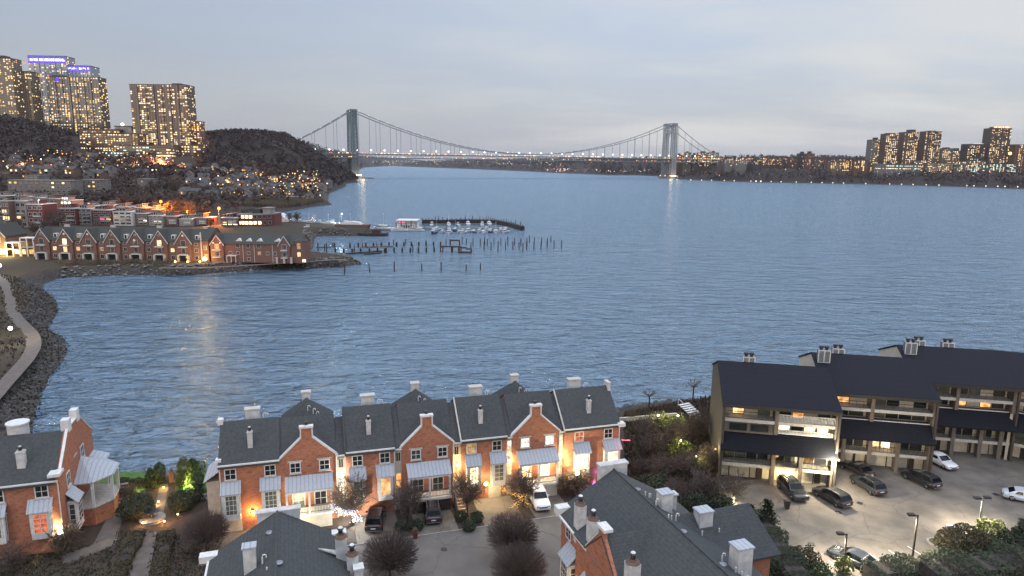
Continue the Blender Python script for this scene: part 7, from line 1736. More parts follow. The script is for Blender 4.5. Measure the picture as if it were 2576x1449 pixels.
jetty(z9(912, 484), z9(1020, 483), 1.6, 'short low float right of the long one', .5)
jetty(z9(510, 554), z9(925, 526), 2.6, 'long slanting floating boom in front of the pilings', .7, 'floating_boom', 'piling_wood', False)
jetty(z9(785, 547), z9(920, 538), 1.8, 'short floating boom below the long one', .6, 'floating_boom', 'piling_wood', False)
ba = at(*z9(745, 392), 0); t = thing('work_barge', 'rusty work barge with a red deckhouse at the end of the boatyard spit', 'barge', ba, R(-3))
build(MB().box(0, 16.5, -3.5, 3.5, -.5, 1.6), 'hull', 'piling_wood', t); build(MB().box(8, 12.4, -2, 2, 1.6, 3.8), 'deckhouse', 'pier_steel', t); build(MB().tube([(10, 0, 3.8), (10, 0, 6.2), (8, 0, 5.6)], .2, 6).tube([(3, 0, 1.6), (6, 0, 4.4)], .16, 5), 'derrick', 'pier_steel', t)
ba = at(*z9(570, 335), 2.6); t = thing('old_barge', 'old wooden barge hull with a white cover drawn over it, in the boatyard', 'barge', ba, R(-4))
build(MB().prism([(0, 0), (19, 0), (20, 2.6), (-1, 2.6)], -3, 3, 'y'), 'hull', 'brick_brown', t); build(MB().prism([(3, 2.61), (15, 2.61), (14, 3.9), (9, 4.5), (4, 3.8)], -2.4, 2.4, 'y'), 'cover', 'boat_white', t)
# ruined pier on steel legs
pa = at(*z9(1395, 524), 0); t = thing('ruined_pier', 'rusted remains of a pier with two sunken frames', 'pier', pa, R(-2))
build(MB().box(0, 10.5, -1.2, 1.2, 2.3, 2.9), 'deck', 'pier_steel', t)
for x in (.3, 1.4, 5.6, 6.1, 9.3, 10.2): build(MB().cyl(x, 0, -1, 2.3, .3, .3, 6), 'leg', 'pier_steel', t)
build(MB().box(4.4, 9.5, 2, 2.8, 5.0, 5.7).box(4.4, 5.0, 2, 2.8, 2.9, 5.0).box(8.9, 9.5, 2, 2.8, 2.9, 5.0), 'portal_frame', 'pier_steel', t)
build(MB().box(9.2, 15.8, -4, -3.4, .1, .8).box(9.2, 9.8, -4, -3.4, .8, 2.6).box(13, 15.8, -4, -3.4, 1.7, 2.3).box(9.8, 13.4, -4, -3.4, 2.3, 2.9).box(15.2, 15.8, -4, -3.4, .8, 1.7), 'sunken_frame', 'pier_steel', t)
# single pilings: (zoom px of foot, height in zoom px, lean, thickness)
PIL = [[(545, 490, 36), (672, 494, 40), (738, 488, 36), (799, 488, 34), (861, 486, 34), (923, 484, 34), (985, 482, 34), (1047, 480, 32), (1105, 476, 30), (1165, 478, 34), (1225, 478, 32), (1283, 476, 34), (1343, 476, 32), (1400, 476, 34)],
       [(415, 540, 84), (470, 556, 92), (483, 554, 98), (554, 540, 40), (620, 536, 36), (690, 532, 34), (707, 530, 52), (758, 532, 34), (828, 530, 32), (893, 528, 34), (950, 530, 34), (962, 532, 38), (1027, 530, 36), (1092, 528, 36), (1156, 530, 38), (1177, 524, 54), (1221, 528, 38), (1285, 526, 36), (1349, 524, 36)],
       [(1022, 468, 42), (1119, 466, 42), (1282, 464, 36), (1445, 462, 40), (1574, 462, 62), (1607, 460, 42), (1661, 478, 60), (1720, 478, 60), (1756, 462, 58), (1776, 474, 54), (1829, 472, 56), (1886, 474, 58), (1940, 470, 70), (1993, 472, 58), (2047, 478, 60), (2096, 482, 70), (2114, 448, 52), (2152, 468, 60), (2213, 468, 54), (2260, 470, 56), (2288, 446, 50), (2312, 496, 62)],
       [(1644, 530, 74), (1749, 510, 70), (1806, 510, 66), (1861, 526, 86), (1921, 506, 66), (1982, 508, 66), (2032, 504, 54), (2063, 524, 70), (2092, 508, 66), (2150, 504, 66), (2207, 502, 60), (2258, 494, 60), (2372, 498, 64)],
       [(622, 708, 86), (832, 690, 72), (1026, 680, 76), (1248, 675, 54), (1406, 676, 70), (1605, 676, 54), (1720, 672, 56)]]
PROW = ['back row of stout dark pilings', 'front row of stout dark pilings', 'back row of thin mooring poles', 'front row of thin mooring poles', 'lone row of poles nearest the camera']
for ri, row in enumerate(PIL):
    for i, (x, y, h) in enumerate(row):
        p = at(*z9(x, y), 0); hz = h * .3125 * (p - Vector((0, 0, CAMH))).length / FPX
        stout = ri < 2 and h < 45
        o = thing('mooring_piling', 'wooden piling in the %s, %s' % (PROW[ri], ftl(i, len(row))), 'piling', (p.x, p.y, 0), 0, PROW[ri])
        rr = .48 if stout else .26
        lean = rnd.uniform(-.03, .03) * hz if ri != 4 or i not in (0, 1) else (.12 if i == 0 else -.12) * hz
        build(MB().tube([(0, 0, -1.5), (lean, 0, hz)], rr, 7, rr * .85), 'pile', 'piling_wood', o)
        if ri in (1, 3) and i % 3 == 0: build(MB().cyl(lean, 0, hz, hz + .3, rr * 1.1, rr * .3, 7), 'cap', 'pier_steel', o)
# ------------------------------------------------------------------ wooded hillsides and the town on them
def hit(px, py, y0=430.0, y1=2600.0):
    """where the sight line of a photo pixel first meets the terrain"""
    d = ray(px, py); T = np.linspace(y0, y1, 500) / d.y
    P_ = np.stack([d.x * T, d.y * T], 1); z = CAMH + d.z * T; h = height(P_)
    k = np.nonzero(z <= h)[0]
    if not len(k): return None
    return Vector((P_[k[0], 0], P_[k[0], 1], h[k[0]]))
def crown_mass(name, pts, zs, hs, mat, seed, faces=16, k=1.0):
    r = np.random.default_rng(seed); n = len(pts); N_ = n * faces
    c = np.repeat(np.column_stack([pts, zs + hs * .58]), faces, 0); hh = np.repeat(hs, faces)
    v = r.normal(size=(N_, 3)); v /= np.linalg.norm(v, axis=1)[:, None]; v *= (r.random(N_) ** .45)[:, None]
    c = c + v * np.column_stack([hh * .42, hh * .42, hh * .46])
    a = r.normal(size=(N_, 3)); a /= np.linalg.norm(a, axis=1)[:, None]; b_ = np.cross(a, r.normal(size=(N_, 3))); b_ /= np.linalg.norm(b_, axis=1)[:, None]
    s = (hh * .17 * k * (.5 + r.random(N_)))[:, None]
    V = np.stack([c - a * s, c + b_ * s * .7, c + a * s, c - b_ * s * .7], 1).reshape(-1, 3)
    me = bpy.data.meshes.new(name); me.vertices.add(len(V)); me.vertices.foreach_set('co', V.astype(np.float32).ravel())
    me.loops.add(len(V)); me.loops.foreach_set('vertex_index', np.arange(len(V), dtype=np.int32))
    me.polygons.add(N_); me.polygons.foreach_set('loop_start', np.arange(0, N_ * 4, 4, dtype=np.int32)); me.polygons.foreach_set('loop_total', np.full(N_, 4, dtype=np.int32)); me.update(calc_edges=True)
    me.materials.append(MATS[mat]); return link(name, me, kind='stuff')
rg = np.random.default_rng(11)
# houses of the hillside town
HOUSE = []
r = random.Random(21)
cand = []
while len(cand) < 150:
    k = r.random()
    if k < .30: px, py = r.uniform(560, 812), r.uniform(452, 505)
    elif k < .42: px, py = r.uniform(690, 815), r.uniform(455, 490)
    elif k < .75: px, py = r.uniform(10, 400), r.uniform(396, 452)
    else: px, py = r.uniform(430, 640), r.uniform(425, 500)
    if px > 815 or (px > 780 and py < 452): continue
    if all((px - a) ** 2 + ((py - b_) * 1.6) ** 2 > 90 for a, b_ in cand): cand.append((px, py))
BAND = ['upper', 'middle', 'lower']
cand.sort(); cnt = {}
tot = {}
for px, py in cand: tot[0 if py < 425 else (1 if py < 465 else 2)] = tot.get(0 if py < 425 else (1 if py < 465 else 2), 0) + 1
QW, QP = {}, {}
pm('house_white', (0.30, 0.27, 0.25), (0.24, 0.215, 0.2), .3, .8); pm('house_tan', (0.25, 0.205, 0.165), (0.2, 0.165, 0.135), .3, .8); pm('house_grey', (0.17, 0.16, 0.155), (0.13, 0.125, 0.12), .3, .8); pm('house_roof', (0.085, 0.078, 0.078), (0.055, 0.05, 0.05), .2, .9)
HW = [('white', 'house_white'), ('tan', 'house_tan'), ('grey', 'house_grey'), ('brown', 'brick_brown'), ('tan', 'house_tan'), ('grey', 'house_grey')]
HM = {}
def pane_mesh(w, h, mat):
    key = (round(w, 1), round(h, 1), mat)
    if key not in QW: QW[key] = MB().box(0, w, -.18, -.02, 0, h).mesh('window', mat)
    return QW[key]
hpos = []
for px, py in cand:
    bnd = 0 if py < 425 else (1 if py < 465 else 2); i = cnt.get(bnd, 0); cnt[bnd] = i + 1
    p = hit(px, py)
    if p is None or p.z < 1.2: continue
    cn, wm = r.choice(HW); nl = r.choice([0, 1, 1, 2, 2, 3, 3]) if px < 540 else r.choice([1, 2, 3, 3, 4])
    st = ['all dark', 'one lit window', 'two lit windows', 'three lit windows', 'many lit windows'][nl]
    o = thing('hillside_house', '%s house with %s, %s in the %s hillside band' % (cn, st, ftl(i, tot[bnd]), BAND[bnd]), 'house', (p.x, p.y, p.z), r.uniform(-.5, .5), 'houses of the hillside town')
    v = r.randrange(3); w, h, D_ = [(9, 6, 9), (12, 5, 8), (7.5, 7, 8)][v]
    if (v, wm) not in HM:
        side = v == 1
        wl = MB().prism([(0, -3), (w, -3), (w, h), (w / 2, h + 3.2), (0, h)], 0, D_, 'y') if not side else MB().prism([(0, -3), (D_, -3), (D_, h), (D_ / 2, h + 2.6), (0, h)], 0, w, 'x')
        rf = MB()
        if not side: rf.slab([(-.5, -.5, h - .2), (w / 2, -.5, h + 3.4), (w / 2, D_ + .5, h + 3.4), (-.5, D_ + .5, h - .2)][::-1], .25).slab([(w / 2, -.5, h + 3.4), (w + .5, -.5, h - .2), (w + .5, D_ + .5, h - .2), (w / 2, D_ + .5, h + 3.4)][::-1], .25)
        else: rf.slab([(-.5, -.5, h - .2), (w + .5, -.5, h - .2), (w + .5, D_ / 2, h + 2.8), (-.5, D_ / 2, h + 2.8)], .25).slab([(-.5, D_ / 2, h + 2.8), (w + .5, D_ / 2, h + 2.8), (w + .5, D_ + .5, h - .2), (-.5, D_ + .5, h - .2)], .25)
        HM[(v, wm)] = (wl.mesh('wall', wm), rf.mesh('roof', 'house_roof'))
    link('wall', HM[(v, wm)][0], o); link('roof', HM[(v, wm)][1], o)
    slots = [(w * .12, h * .55), (w * .55, h * .55), (w * .12, .8), (w * .55, .8)]; r.shuffle(slots)
    for k, (x, z) in enumerate(slots[:4 if nl else 2]):
        lt = r.choice(['far_pale', 'far_warm', 'far_white', 'far_pale', 'far_gold']) if k < nl else 'glass'
        link('window', pane_mesh(r.choice([1.5, 2.2]), 1.5, lt), o, (x, 0, z))
    hpos.append((p.x, p.y))
# small street and garden lamps through the town
r = random.Random(5); LS = []
TL = [(412, 418), (405, 424), (420, 412), (398, 432), (425, 405), (415, 428), (430, 425), (408, 410), (514, 372), (520, 377), (505, 368), (524, 382), (470, 468), (505, 470), (575, 478), (590, 505), (655, 455), (660, 462), (668, 455), (662, 470), (640, 485), (700, 468), (742, 455), (755, 460), (765, 465), (775, 463), (783, 470), (790, 478), (795, 485), (802, 480), (806, 472), (808, 490), (770, 475), (750, 472), (735, 478), (720, 462), (690, 490), (620, 500), (600, 470), (550, 460), (10, 425), (60, 435), (105, 418), (160, 428), (230, 410), (250, 420), (290, 425), (330, 408), (350, 430), (385, 445), (75, 402), (180, 405), (310, 440), (455, 440), (480, 455), (530, 480), (20, 398)]
for i, (px, py) in enumerate(sorted(TL)):
    p = hit(px, py)
    if p is None or p.z < 1: continue
    street = 395 < px < 435
    bl = r.choice(['far_orange', 'far_white_hot', 'far_red', 'far_amber']) if street else r.choice(['far_white_hot', 'far_white_hot', 'far_amber', 'far_white'])
    o = thing('street_lamp', 'small glowing street lamp of the hillside town, %s' % ftl(i, len(TL)), 'street lamp', (p.x, p.y, p.z), 0, 'street lamps of the hillside town')
    hh = 7.5; build(MB().cyl(0, 0, -1, hh, .16, .12, 5), 'pole', 'grey_metal', o); build(MB().ball(0, 0, hh, (.95 if street else .7), 7, 4), 'lamp_head', bl, o)
    if i % 5 == 2: lamp_light(o, (0, -3, hh + 2), 24000, (1, .5, .18), .8)
gl = thing('street_glow_lamp', 'strong orange lamp lighting the steep bright street', 'street lamp', hit(410, 424), 0); build(MB().cyl(0, 0, 0, 7, .2, .15, 6), 'pole', 'grey_metal', gl); build(MB().ball(0, 0, 7, 1.1, 8, 5), 'lamp_head', 'far_orange', gl); lamp_light(gl, (0, -2, 8), 260000, (1, .32, .1), 1)
r = random.Random(77); mm = {}
for _ in range(230):
    k = r.random(); q = (r.uniform(560, 812), r.uniform(448, 505)) if k < .4 else (r.uniform(690, 812), r.uniform(455, 495)) if k < .6 else (r.uniform(10, 500), r.uniform(396, 450))
    p = hit(*q)
    if p is None or p.z < 1.5: continue
    mm.setdefault(r.choice(['far_pale', 'far_pale', 'far_amber', 'far_warm', 'far_gold', 'far_white', 'far_orange']), MB()).ball(p.x, p.y, p.z + r.uniform(6, 12), p.y * r.uniform(.0004, .0010), 5, 3)
keys = list(mm); q = MB()
for i, k in enumerate(keys): q.add(mm[k].v, mm[k].f, i)
build(q, 'town_lights', tuple(keys), kind='stuff')
# the steep street itself and its queue of car lights
sp = [hit(*q) for q in [(392, 440), (400, 430), (410, 420), (420, 408), (428, 398)]]
mb = MB(); vs = []
for q in sp: vs += [(q.x - 4, q.y, q.z + .4), (q.x + 4, q.y, q.z + .4)]
mb.add(vs, [(2 * i, 2 * i + 1, 2 * i + 3, 2 * i + 2) for i in range(len(sp) - 1)])
build(mb, 'road', 'asphalt', kind='structure')
CARM = {}
for i in range(26):
    u = i / 26 * (len(sp) - 1); k = min(int(u), len(sp) - 2); q = sp[k].lerp(sp[k + 1], u - k); red = i % 2
    o = thing('distant_car', 'car with %s on the steep bright street, %s from its foot' % ('red tail lights' if red else 'white headlights', nth(i)), 'car', (q.x + (1.9 if red else -1.9), q.y, q.z + .5), 0, 'cars on the steep street')
    if 'b' not in CARM:
        CARM['b'] = loft([sect(-2.2, 1.6, .3, .8), sect(-1.2, 1.8, .3, 1.0), sect(-.5, 1.7, .3, 1.45), sect(1.0, 1.7, .3, 1.45), sect(1.7, 1.8, .3, 1.0), sect(2.2, 1.6, .4, .9)]).mesh('body', 'car_dark')
        for nm, m_ in (('w', 'far_white_hot'), ('r', 'far_red')): CARM[nm] = MB().ball(0, -2.25, .75, .34, 6, 4).mesh('headlight' if nm == 'w' else 'tail_light', m_)
    link('body', CARM['b'], o)
    for dx in (-.6, .6): link('tail_light' if red else 'headlight', CARM['r' if red else 'w'], o, (dx, 0, 0))

def scatter(n, x0, x1, y0, y1, cond):
    P_ = np.column_stack([rg.uniform(x0, x1, n), rg.uniform(y0, y1, n)]); z = height(P_); m_ = cond(P_, z); return P_[m_], z[m_]
HP = np.array(hpos)
def town(P_):
    tx = P_[:, 0] / P_[:, 1] * FPX + CX
    return tx
def clear_of_houses(P_, d=13):
    ok = np.ones(len(P_), bool)
    for hx, hy in HP:
        n_ = math.hypot(hx, hy); ux, uy = hx / n_, hy / n_
        a = (P_[:, 0] - hx) * ux + (P_[:, 1] - hy) * uy; b_ = np.abs((P_[:, 0] - hx) * uy - (P_[:, 1] - hy) * ux)
        ok &= ~((a > -22) & (a < 5) & (b_ < 5.5))
    return ok
# towers and blocks stand clear of the trees
BLK = [(150, 505, 1000, 1215, .62)]
def wood_cond(P_, z):
    tx = town(P_)
    ok = (z > 2.6) & clear_of_houses(P_) & (P_[:, 1] > 455)
    dens = np.where((P_[:, 1] > 1080) & ((tx > 500) | (tx < 200)), 1.0, .78)
    dens = np.where((tx > 200) & (tx < 505) & (P_[:, 1] > 985) & (P_[:, 1] < 1250), .10, dens)
    dens = np.where(tx < -80, .25, dens)
    dens = np.where((tx > 540) & (tx < 840) & (P_[:, 1] < 760), 0.06, dens)
    return ok & (rg.random(len(P_)) < dens)
P_, z_ = scatter(15000, -1300, -170, 455, 1700, wood_cond)
near_ = P_[:, 1] < 760
crown_mass('woods', P_[~near_], z_[~near_], rg.uniform(7, 13, (~near_).sum()), 'wood_mass', 3, 22)
crown_mass('woods', P_[near_], z_[near_], rg.uniform(7, 12, near_.sum()), 'twig', 4, 60, .55)
P_, z_ = scatter(6000, -2600, -380, 1700, 6500, lambda P_, z: (z > 4) & (rg.random(len(P_)) < .8))
crown_mass('far_woods', P_, z_, rg.uniform(10, 24, len(P_)), 'wood_mass', 6, 12)
P_, z_ = scatter(40000, 380, 2600, 900, 5200, lambda P_, z: (z > 1.2) & (rg.random(len(P_)) < np.where(z < 26, 1.0, .25)))
crown_mass('east_bank_woods', P_, z_, rg.uniform(10, 18, len(P_)) * (1 + np.clip((P_[:, 1] - 2500) / 2500, 0, 1)), 'wood_mass', 8, 10)

# ------------------------------------------------------------------ towers with their lit windows
facademat('tower_tan', (0.19, 0.145, 0.09), (0.06, 0.055, 0.05), 4.2, 3.1)
facademat('tower_glass', (0.30, 0.33, 0.38), (0.20, 0.23, 0.27), 4.5, 3.1, .4)
facademat('tower_dark', (0.10, 0.082, 0.062), (0.03, 0.03, 0.032), 5.2, 3.1, .5, .78, .7)
facademat('tower_brown', (0.105, 0.062, 0.043), (0.05, 0.04, 0.036), 4.4, 2.95)
facademat('tower_brick', (0.15, 0.07, 0.036), (0.07, 0.05, 0.04), 5.0, 3.2)
facademat('tower_grey', (0.17, 0.165, 0.155), (0.08, 0.08, 0.08), 4.4, 3.0)
facademat('tower_black', (0.05, 0.045, 0.045), (0.02, 0.02, 0.022), 4.4, 3.0)
facademat('block_green', (0.09, 0.12, 0.105), (0.04, 0.06, 0.055), 5.0, 3.6)
facademat('block_mix', (0.10, 0.075, 0.064), (0.05, 0.042, 0.04), 4.6, 3.1)
LITS = {'gold': ['far_warm', 'far_warm', 'far_pale', 'far_gold', 'far_white'], 'pale': ['far_pale', 'far_pale', 'far_warm', 'far_white', 'far_dim'], 'dim': ['far_dim', 'far_warm', 'far_dim', 'far_pale'], 'white': ['far_white', 'far_white', 'far_pale', 'far_teal']}
def tower(x0, x1, yt, yb, Y, label, wall, lits='gold', dens=.4, depth=22, yaw=0.0, top=None, name='apartment_tower', cat='tower', group=None, most=100, pw=2.7, ph=1.9, dx=4.4, dz=3.05, seed=0, side=True):
    a, b_ = atY(x0, yt, Y), atY(x1, yt, Y); zb = atY((x0 + x1) / 2, yb, Y).z; w, h = (b_.x - a.x), a.z - zb
    gz = min(zb, ground_z((a.x + b_.x) / 2, Y)) - 3
    t = thing(name, label, cat, (a.x, Y, zb), yaw, group)
    build(MB().box(0, w, 0, depth, gz - zb, h), 'wall', wall, t)
    rb = MB().box(-.4, w + .4, -.4, depth + .4, h, h + 1.2); build(rb, 'roof', 'house_roof', t)
    if top: build(MB().box(w * top[0], w * top[1], depth * .2, depth * .8, h + 1.2, h + top[2]), 'roof_house', 'tower_black' if wall == 'tower_black' else 'house_roof', t)
    r = random.Random(seed + int(x0)); nx, nz = max(2, int(w / dx)), max(2, int(h / dz)); ds = int(depth / dx)
    if w > 40 and h > 60:
        for k in range(1, 7): build(MB().box(w * k / 7 - .5, w * k / 7 + .5, -1.3, -.01, 0, h), 'pilaster', wall, t)
    dead = [r.random() < .16 for _ in range(nx)]
    allw = []
    run = False
    for j in range(nz):
        rowf = dens * r.uniform(.6, 1.35)
        for i in range(nx):
            run = r.random() < (rowf if not run else min(.8, rowf + .25))
            if run and not dead[i]: allw.append((0, (i + .2) * w / nx, j * h / nz + .8))
        if side:
            for i in range(ds):
                if r.random() < dens * .7: allw.append((1, (i + .25) * depth / ds, j * h / nz + .8))
    r.shuffle(allw); stuff = {}
    for k, (f_, u, z) in enumerate(allw):
        lt = r.choice(LITS[lits])
        if k < most:
            o = link('window', pane_mesh(pw * r.choice([.6, .85, 1, 1.25]), ph * r.choice([.8, 1, 1]), lt), t, (u, 0, z) if f_ == 0 else (w, u, z)); o.rotation_euler = (0, 0, 0 if f_ == 0 else math.pi / 2)
        else:
            m_ = stuff.setdefault(lt, MB())
            if f_ == 0: m_.box(u, u + pw, -.2, -.02, z, z + ph)
            else: m_.box(w + .02, w + .2, u, u + pw, z, z + ph)
    if stuff:
        keys = list(stuff); mm = MB()
        for mi, kx in enumerate(keys): mm.add(stuff[kx].v, stuff[kx].f, mi)
        so = build(mm, 'window', tuple(keys), t); so['kind'] = 'stuff'
    return t, w, h, depth
tower(-28, 27, 147, 305, 1240, 'tan high-rise at the left picture edge, taller than its neighbour', 'tower_tan', 'gold', .30, 26, top=(.2, .6, 6))
tower(28, 73, 180, 305, 1260, 'tan high-rise stepping down beside the blue-crowned glass tower', 'tower_tan', 'dim', .28, 26)
t, w, h, D_ = tower(69, 162, 141, 322, 1330, 'pale glass skyscraper with a band of blue light along its crown', 'tower_glass', 'pale', .30, 30, yaw=.03)
for k in range(18): build(MB().box(w * (.06 + .05 * k), w * (.06 + .05 * k) + 2.2, -.5, -.05, h - 8.5, h - 4.0), 'crown_light', 'far_sign', t)
build(MB().box(-.3, w + .3, -.3, -.03, h - 3.6, h - .6).box(-.3, w + .3, -.3, -.03, h - 12.0, h - 9.2), 'crown_band', 'far_violet', t)
t, w, h, D_ = tower(162, 226, 166, 322, 1335, 'lower glass tower with small blue rooftop letters', 'tower_glass', 'pale', .18, 30)
for k, q in enumerate([.04, .12, .19, .26, .34, .41, .58, .66, .74, .82, .90]): build(MB().box(w * q, w * q + 2.1, -.6, -.05, h - 6.2 + (k % 3) * .7, h - 2.6 - (k % 2) * .8), 'sign_letter', 'far_sign', t)
build(MB().box(0, w, -.3, -.03, h - 2.0, h).box(0, w, -.3, -.03, h - 9.6, h - 7.2), 'sign_band', 'far_violet', t)
t, w, h, D_ = tower(119, 246, 194, 338, 1285, 'dark high-rise with bright vertical mullions standing before the glass towers', 'tower_dark', 'gold', .42, 26, top=(.05, .3, 4), dx=5.0)
for k in (.06, .10, .14, .18, .22, .27, .33, .52, .75, .80, .85, .9): build(MB().box(w * k - .35, w * k + .35, -.5, -.05, 0, h), 'mullion', 'tower_grey', t)
build(MB().ball(w * .2, -1, h - 4, 3.2, 8, 5), 'roof_lamp', 'far_violet', t); build(MB().ball(w * .02, 0, h + 2.2, 1.5, 6, 4), 'beacon', 'far_red', t)
t, w, h, D_ = tower(325, 468, 213, 388, 1150, 'broad brown apartment tower, the most brightly windowed on the hill', 'tower_brown', 'pale', .38, 30, top=(.72, .88, 3.5), dx=4.0)
tower(469, 501, 306, 372, 1165, 'short brick tower attached to the broad brown tower', 'tower_brick', 'gold', .35, 20)
tower(199, 346, 336, 386, 1120, 'long brick block full of lit windows at the foot of the dark high-rise', 'tower_brick', 'pale', .42, 26, most=100)
tower(200, 300, 326, 342, 1150, 'upper brick block with a bright row along its roof', 'tower_brick', 'gold', .7, 20, dz=4.5)
tower(288, 330, 318, 360, 1160, 'pale round-topped block with a dazzling roof lamp', 'tower_grey', 'dim', .2, 20)
tower(300, 430, 366, 396, 1085, 'terraced garage block glowing white on every floor below the broad tower', 'tower_tan', 'white', .72, 26, dx=5, dz=4.0, pw=3.4, ph=1.8)
tower(375, 425, 372, 402, 1075, 'golden banded block at the foot of the broad tower', 'tower_tan', 'gold', .8, 22, dx=5, dz=3.6, pw=4.0)
tower(248, 330, 382, 394, 1060, 'low white-lit arcade below the long brick block', 'tower_grey', 'white', .7, 18, dz=4)
tower(440, 500, 366, 384, 1110, 'gold-lit podium right of the broad tower', 'tower_brick', 'gold', .6, 18)
def point_lamp(px, py, Y, label, bulb, rr, cat='lamp', name='roof_lamp', base=1.5):
    p = atY(px, py, Y); o = thing(name, label, cat, p, 0); build(MB().ball(0, 0, 0, rr, 8, 5), 'lamp_head', bulb, o); build(MB().cyl(0, 0, -base - rr, -rr * .8, .3, .3, 6), 'bracket', 'grey_metal', o)
point_lamp(308, 313, 1162, 'dazzling white lamp on the pale round-topped block', 'far_white_hot', 2.6)
point_lamp(504, 309, 1165, 'white lamp at the corner of the short brick tower', 'far_white_hot', 1.0)
point_lamp(3, 305, 1140, 'white lamp in the trees of the dark left hill', 'far_white_hot', 1.6)
point_lamp(62, 158, 1262, 'red aircraft beacon on the tan stepping high-rise', 'far_red', 1.3)

# ------------------------------------------------------------------ suspension bridge
BWp, BEp = atY(888, 386, 1880), atY(1683, 400, 2340)
axis = Vector((BEp.x - BWp.x, BEp.y - BWp.y, 0)); SPAN = axis.length; BA = math.atan2(axis.y, axis.x)
br = thing('suspension_bridge', 'long grey steel suspension bridge with two lattice towers and strings of lamps', 'bridge', (BWp.x, BWp.y, 0), BA)
ZT, ZD = 178.0, 65.0
def tw_mesh(x):
    mb = MB()
    for sy in (-1, 1):
        yc = sy * 21.5
        def cnr(z, i, j): k = 1 + .22 * (1 - z / ZT); return Vector((x + i * 7.0 * k, yc + j * 6.0 * k, z))
        lv = [8 + (ZT - 8) * k / 17 for k in range(18)]
        for z0, z1 in zip(lv[:-1], lv[1:]):
            for i, j in ((-1, -1), (1, -1), (1, 1), (-1, 1)): mb.tube([cnr(z0, i, j), cnr(z1, i, j)], 1.15, 4)
            for (a, b_) in (((-1, -1), (1, -1)), ((1, -1), (1, 1)), ((1, 1), (-1, 1)), ((-1, 1), (-1, -1))):
                mb.tube([cnr(z0, *a), cnr(z1, *b_)], .8, 4); mb.tube([cnr(z0, *b_), cnr(z1, *a)], .8, 4); mb.tube([cnr(z1, *a), cnr(z1, *b_)], .9, 4)
            m0, m1 = (cnr(z0, -1, -1) + cnr(z0, 1, -1)) / 2, (cnr(z1, -1, -1) + cnr(z1, 1, -1)) / 2; mb.tube([m0, m1], .9, 4)
    # portal arches under the top and under the deck
    for zt, zb, n in ((ZT, 150, 7), (60, 44, 5)):
        for sx in (-6.5, 6.5):
            mb.tube([(x + sx, -15.5, zt - 1), (x + sx, 15.5, zt - 1)], 1.4, 4); mb.tube([(x + sx, -15.5, zt - 8), (x + sx, 15.5, zt - 8)], 1.0, 4)
            arch = [(x + sx, -15.5 + 31 * k / 8, zb - 12 + 16 * math.sin(math.pi * k / 8) ** .7 - (0 if 0 < k < 8 else 10)) for k in range(9)]
            mb.tube(arch, 1.3, 4)
            for k in range(n):
                y0 = -15.5 + 31 * k / n; y1 = -15.5 + 31 * (k + 1) / n; mb.tube([(x + sx, y0, zt - 8), (x + sx, y1, zt - 1)], .6, 4); mb.tube([(x + sx, y1, zt - 8), (x + sx, y0, zt - 1)], .6, 4); mb.tube([(x + sx, y0, zt - 8), (x + sx, y0, zb - 2)], .6, 4)
    mb.box(x - 8.5, x + 8.5, -28, 28, ZT - .5, ZT + 3.0)
    return mb
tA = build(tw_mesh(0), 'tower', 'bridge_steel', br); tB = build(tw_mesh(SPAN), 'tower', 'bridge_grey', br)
for tw_, x in ((tA, 0), (tB, SPAN)):
    build(MB().box(x - 15, x + 15, -34, 34, -4, 7), 'pier_base', 'concrete', tw_)
    for y in (-26, 0, 26): build(MB().ball(x - 13, y, 9.0, 2.0, 8, 5), 'base_light', 'far_white', tw_)
    for xx in (-12, -6, 0, 6, 12): build(MB().ball(x + xx, -33, 8.6, 2.0, 8, 5), 'base_light', 'far_white_hot', tw_)
    for xx in (-16, 16): lamp_light(tw_, (x + xx, -36, 9), 9000, (1, .55, .18), 6)
    lamp_light(tw_, (x, -46, 12), 3000, (1, .8, .5), 6)
build(MB().box(-34, -15.01, -36, -30, -2, 2.5).box(15, 45, -40, -34, -1, 1.8), 'fender', 'piling_wood', br)
def cable_z(s):
    if 0 <= s <= SPAN: u = 2 * s / SPAN - 1; return ZD + 7 + (ZT + 2 - ZD - 7) * u * u
    d = -s if s < 0 else s - SPAN; return (ZT + 2) - (ZT + 2 - ZD - 2) * d / 215 - 7 * math.sin(min(d / 215, 1) * math.pi)
for y in (-21.5, 21.5):
    build(MB().tube([(s, y, cable_z(s)) for s in np.linspace(-228, SPAN + 228, 90)], 1.15, 6), 'main_cable', 'bridge_steel', br)
ns = 50
for k in range(ns + 1):
    s = -190 + (SPAN + 380) * k / ns
    zc = cable_z(s)
    if zc > ZD + 4 and abs(s) > 12 and abs(s - SPAN) > 12:
        build(MB().box(s - .4, s + .4, -21.9, -21.1, ZD + 1, zc), 'suspender', 'bridge_steel', br)
        if k % 2: build(MB().box(s - .35, s + .35, 21.1, 21.9, ZD + 1, zc), 'suspender', 'bridge_steel', br)
x0, x1 = -420, SPAN + 330
build(MB().box(x0, x1, -22, 22, ZD - 1.6, ZD + 1.2), 'upper_deck', 'bridge_steel', br)
build(MB().box(x0, x1, -21, 21, ZD - 11.5, ZD - 9.2), 'lower_deck', 'bridge_steel', br)
n_ = int((x1 - x0) / 12)
for y in (-21.5, 21.5):
    tm = MB()
    for k in range(n_): tm.tube([(x0 + 12 * k, y, ZD - 9.2), (x0 + 12 * k + 6, y, ZD - 1.6), (x0 + 12 * k + 12, y, ZD - 9.2)], .45, 4)
    build(tm, 'deck_truss', 'bridge_steel', br)
for k in range(58):
    s = -200 + (SPAN + 400) * (k + .5) / 58
    build(MB().ball(s, -21.5, cable_z(s) + 2.0, 1.05, 6, 4), 'cable_lamp', 'far_white', br)
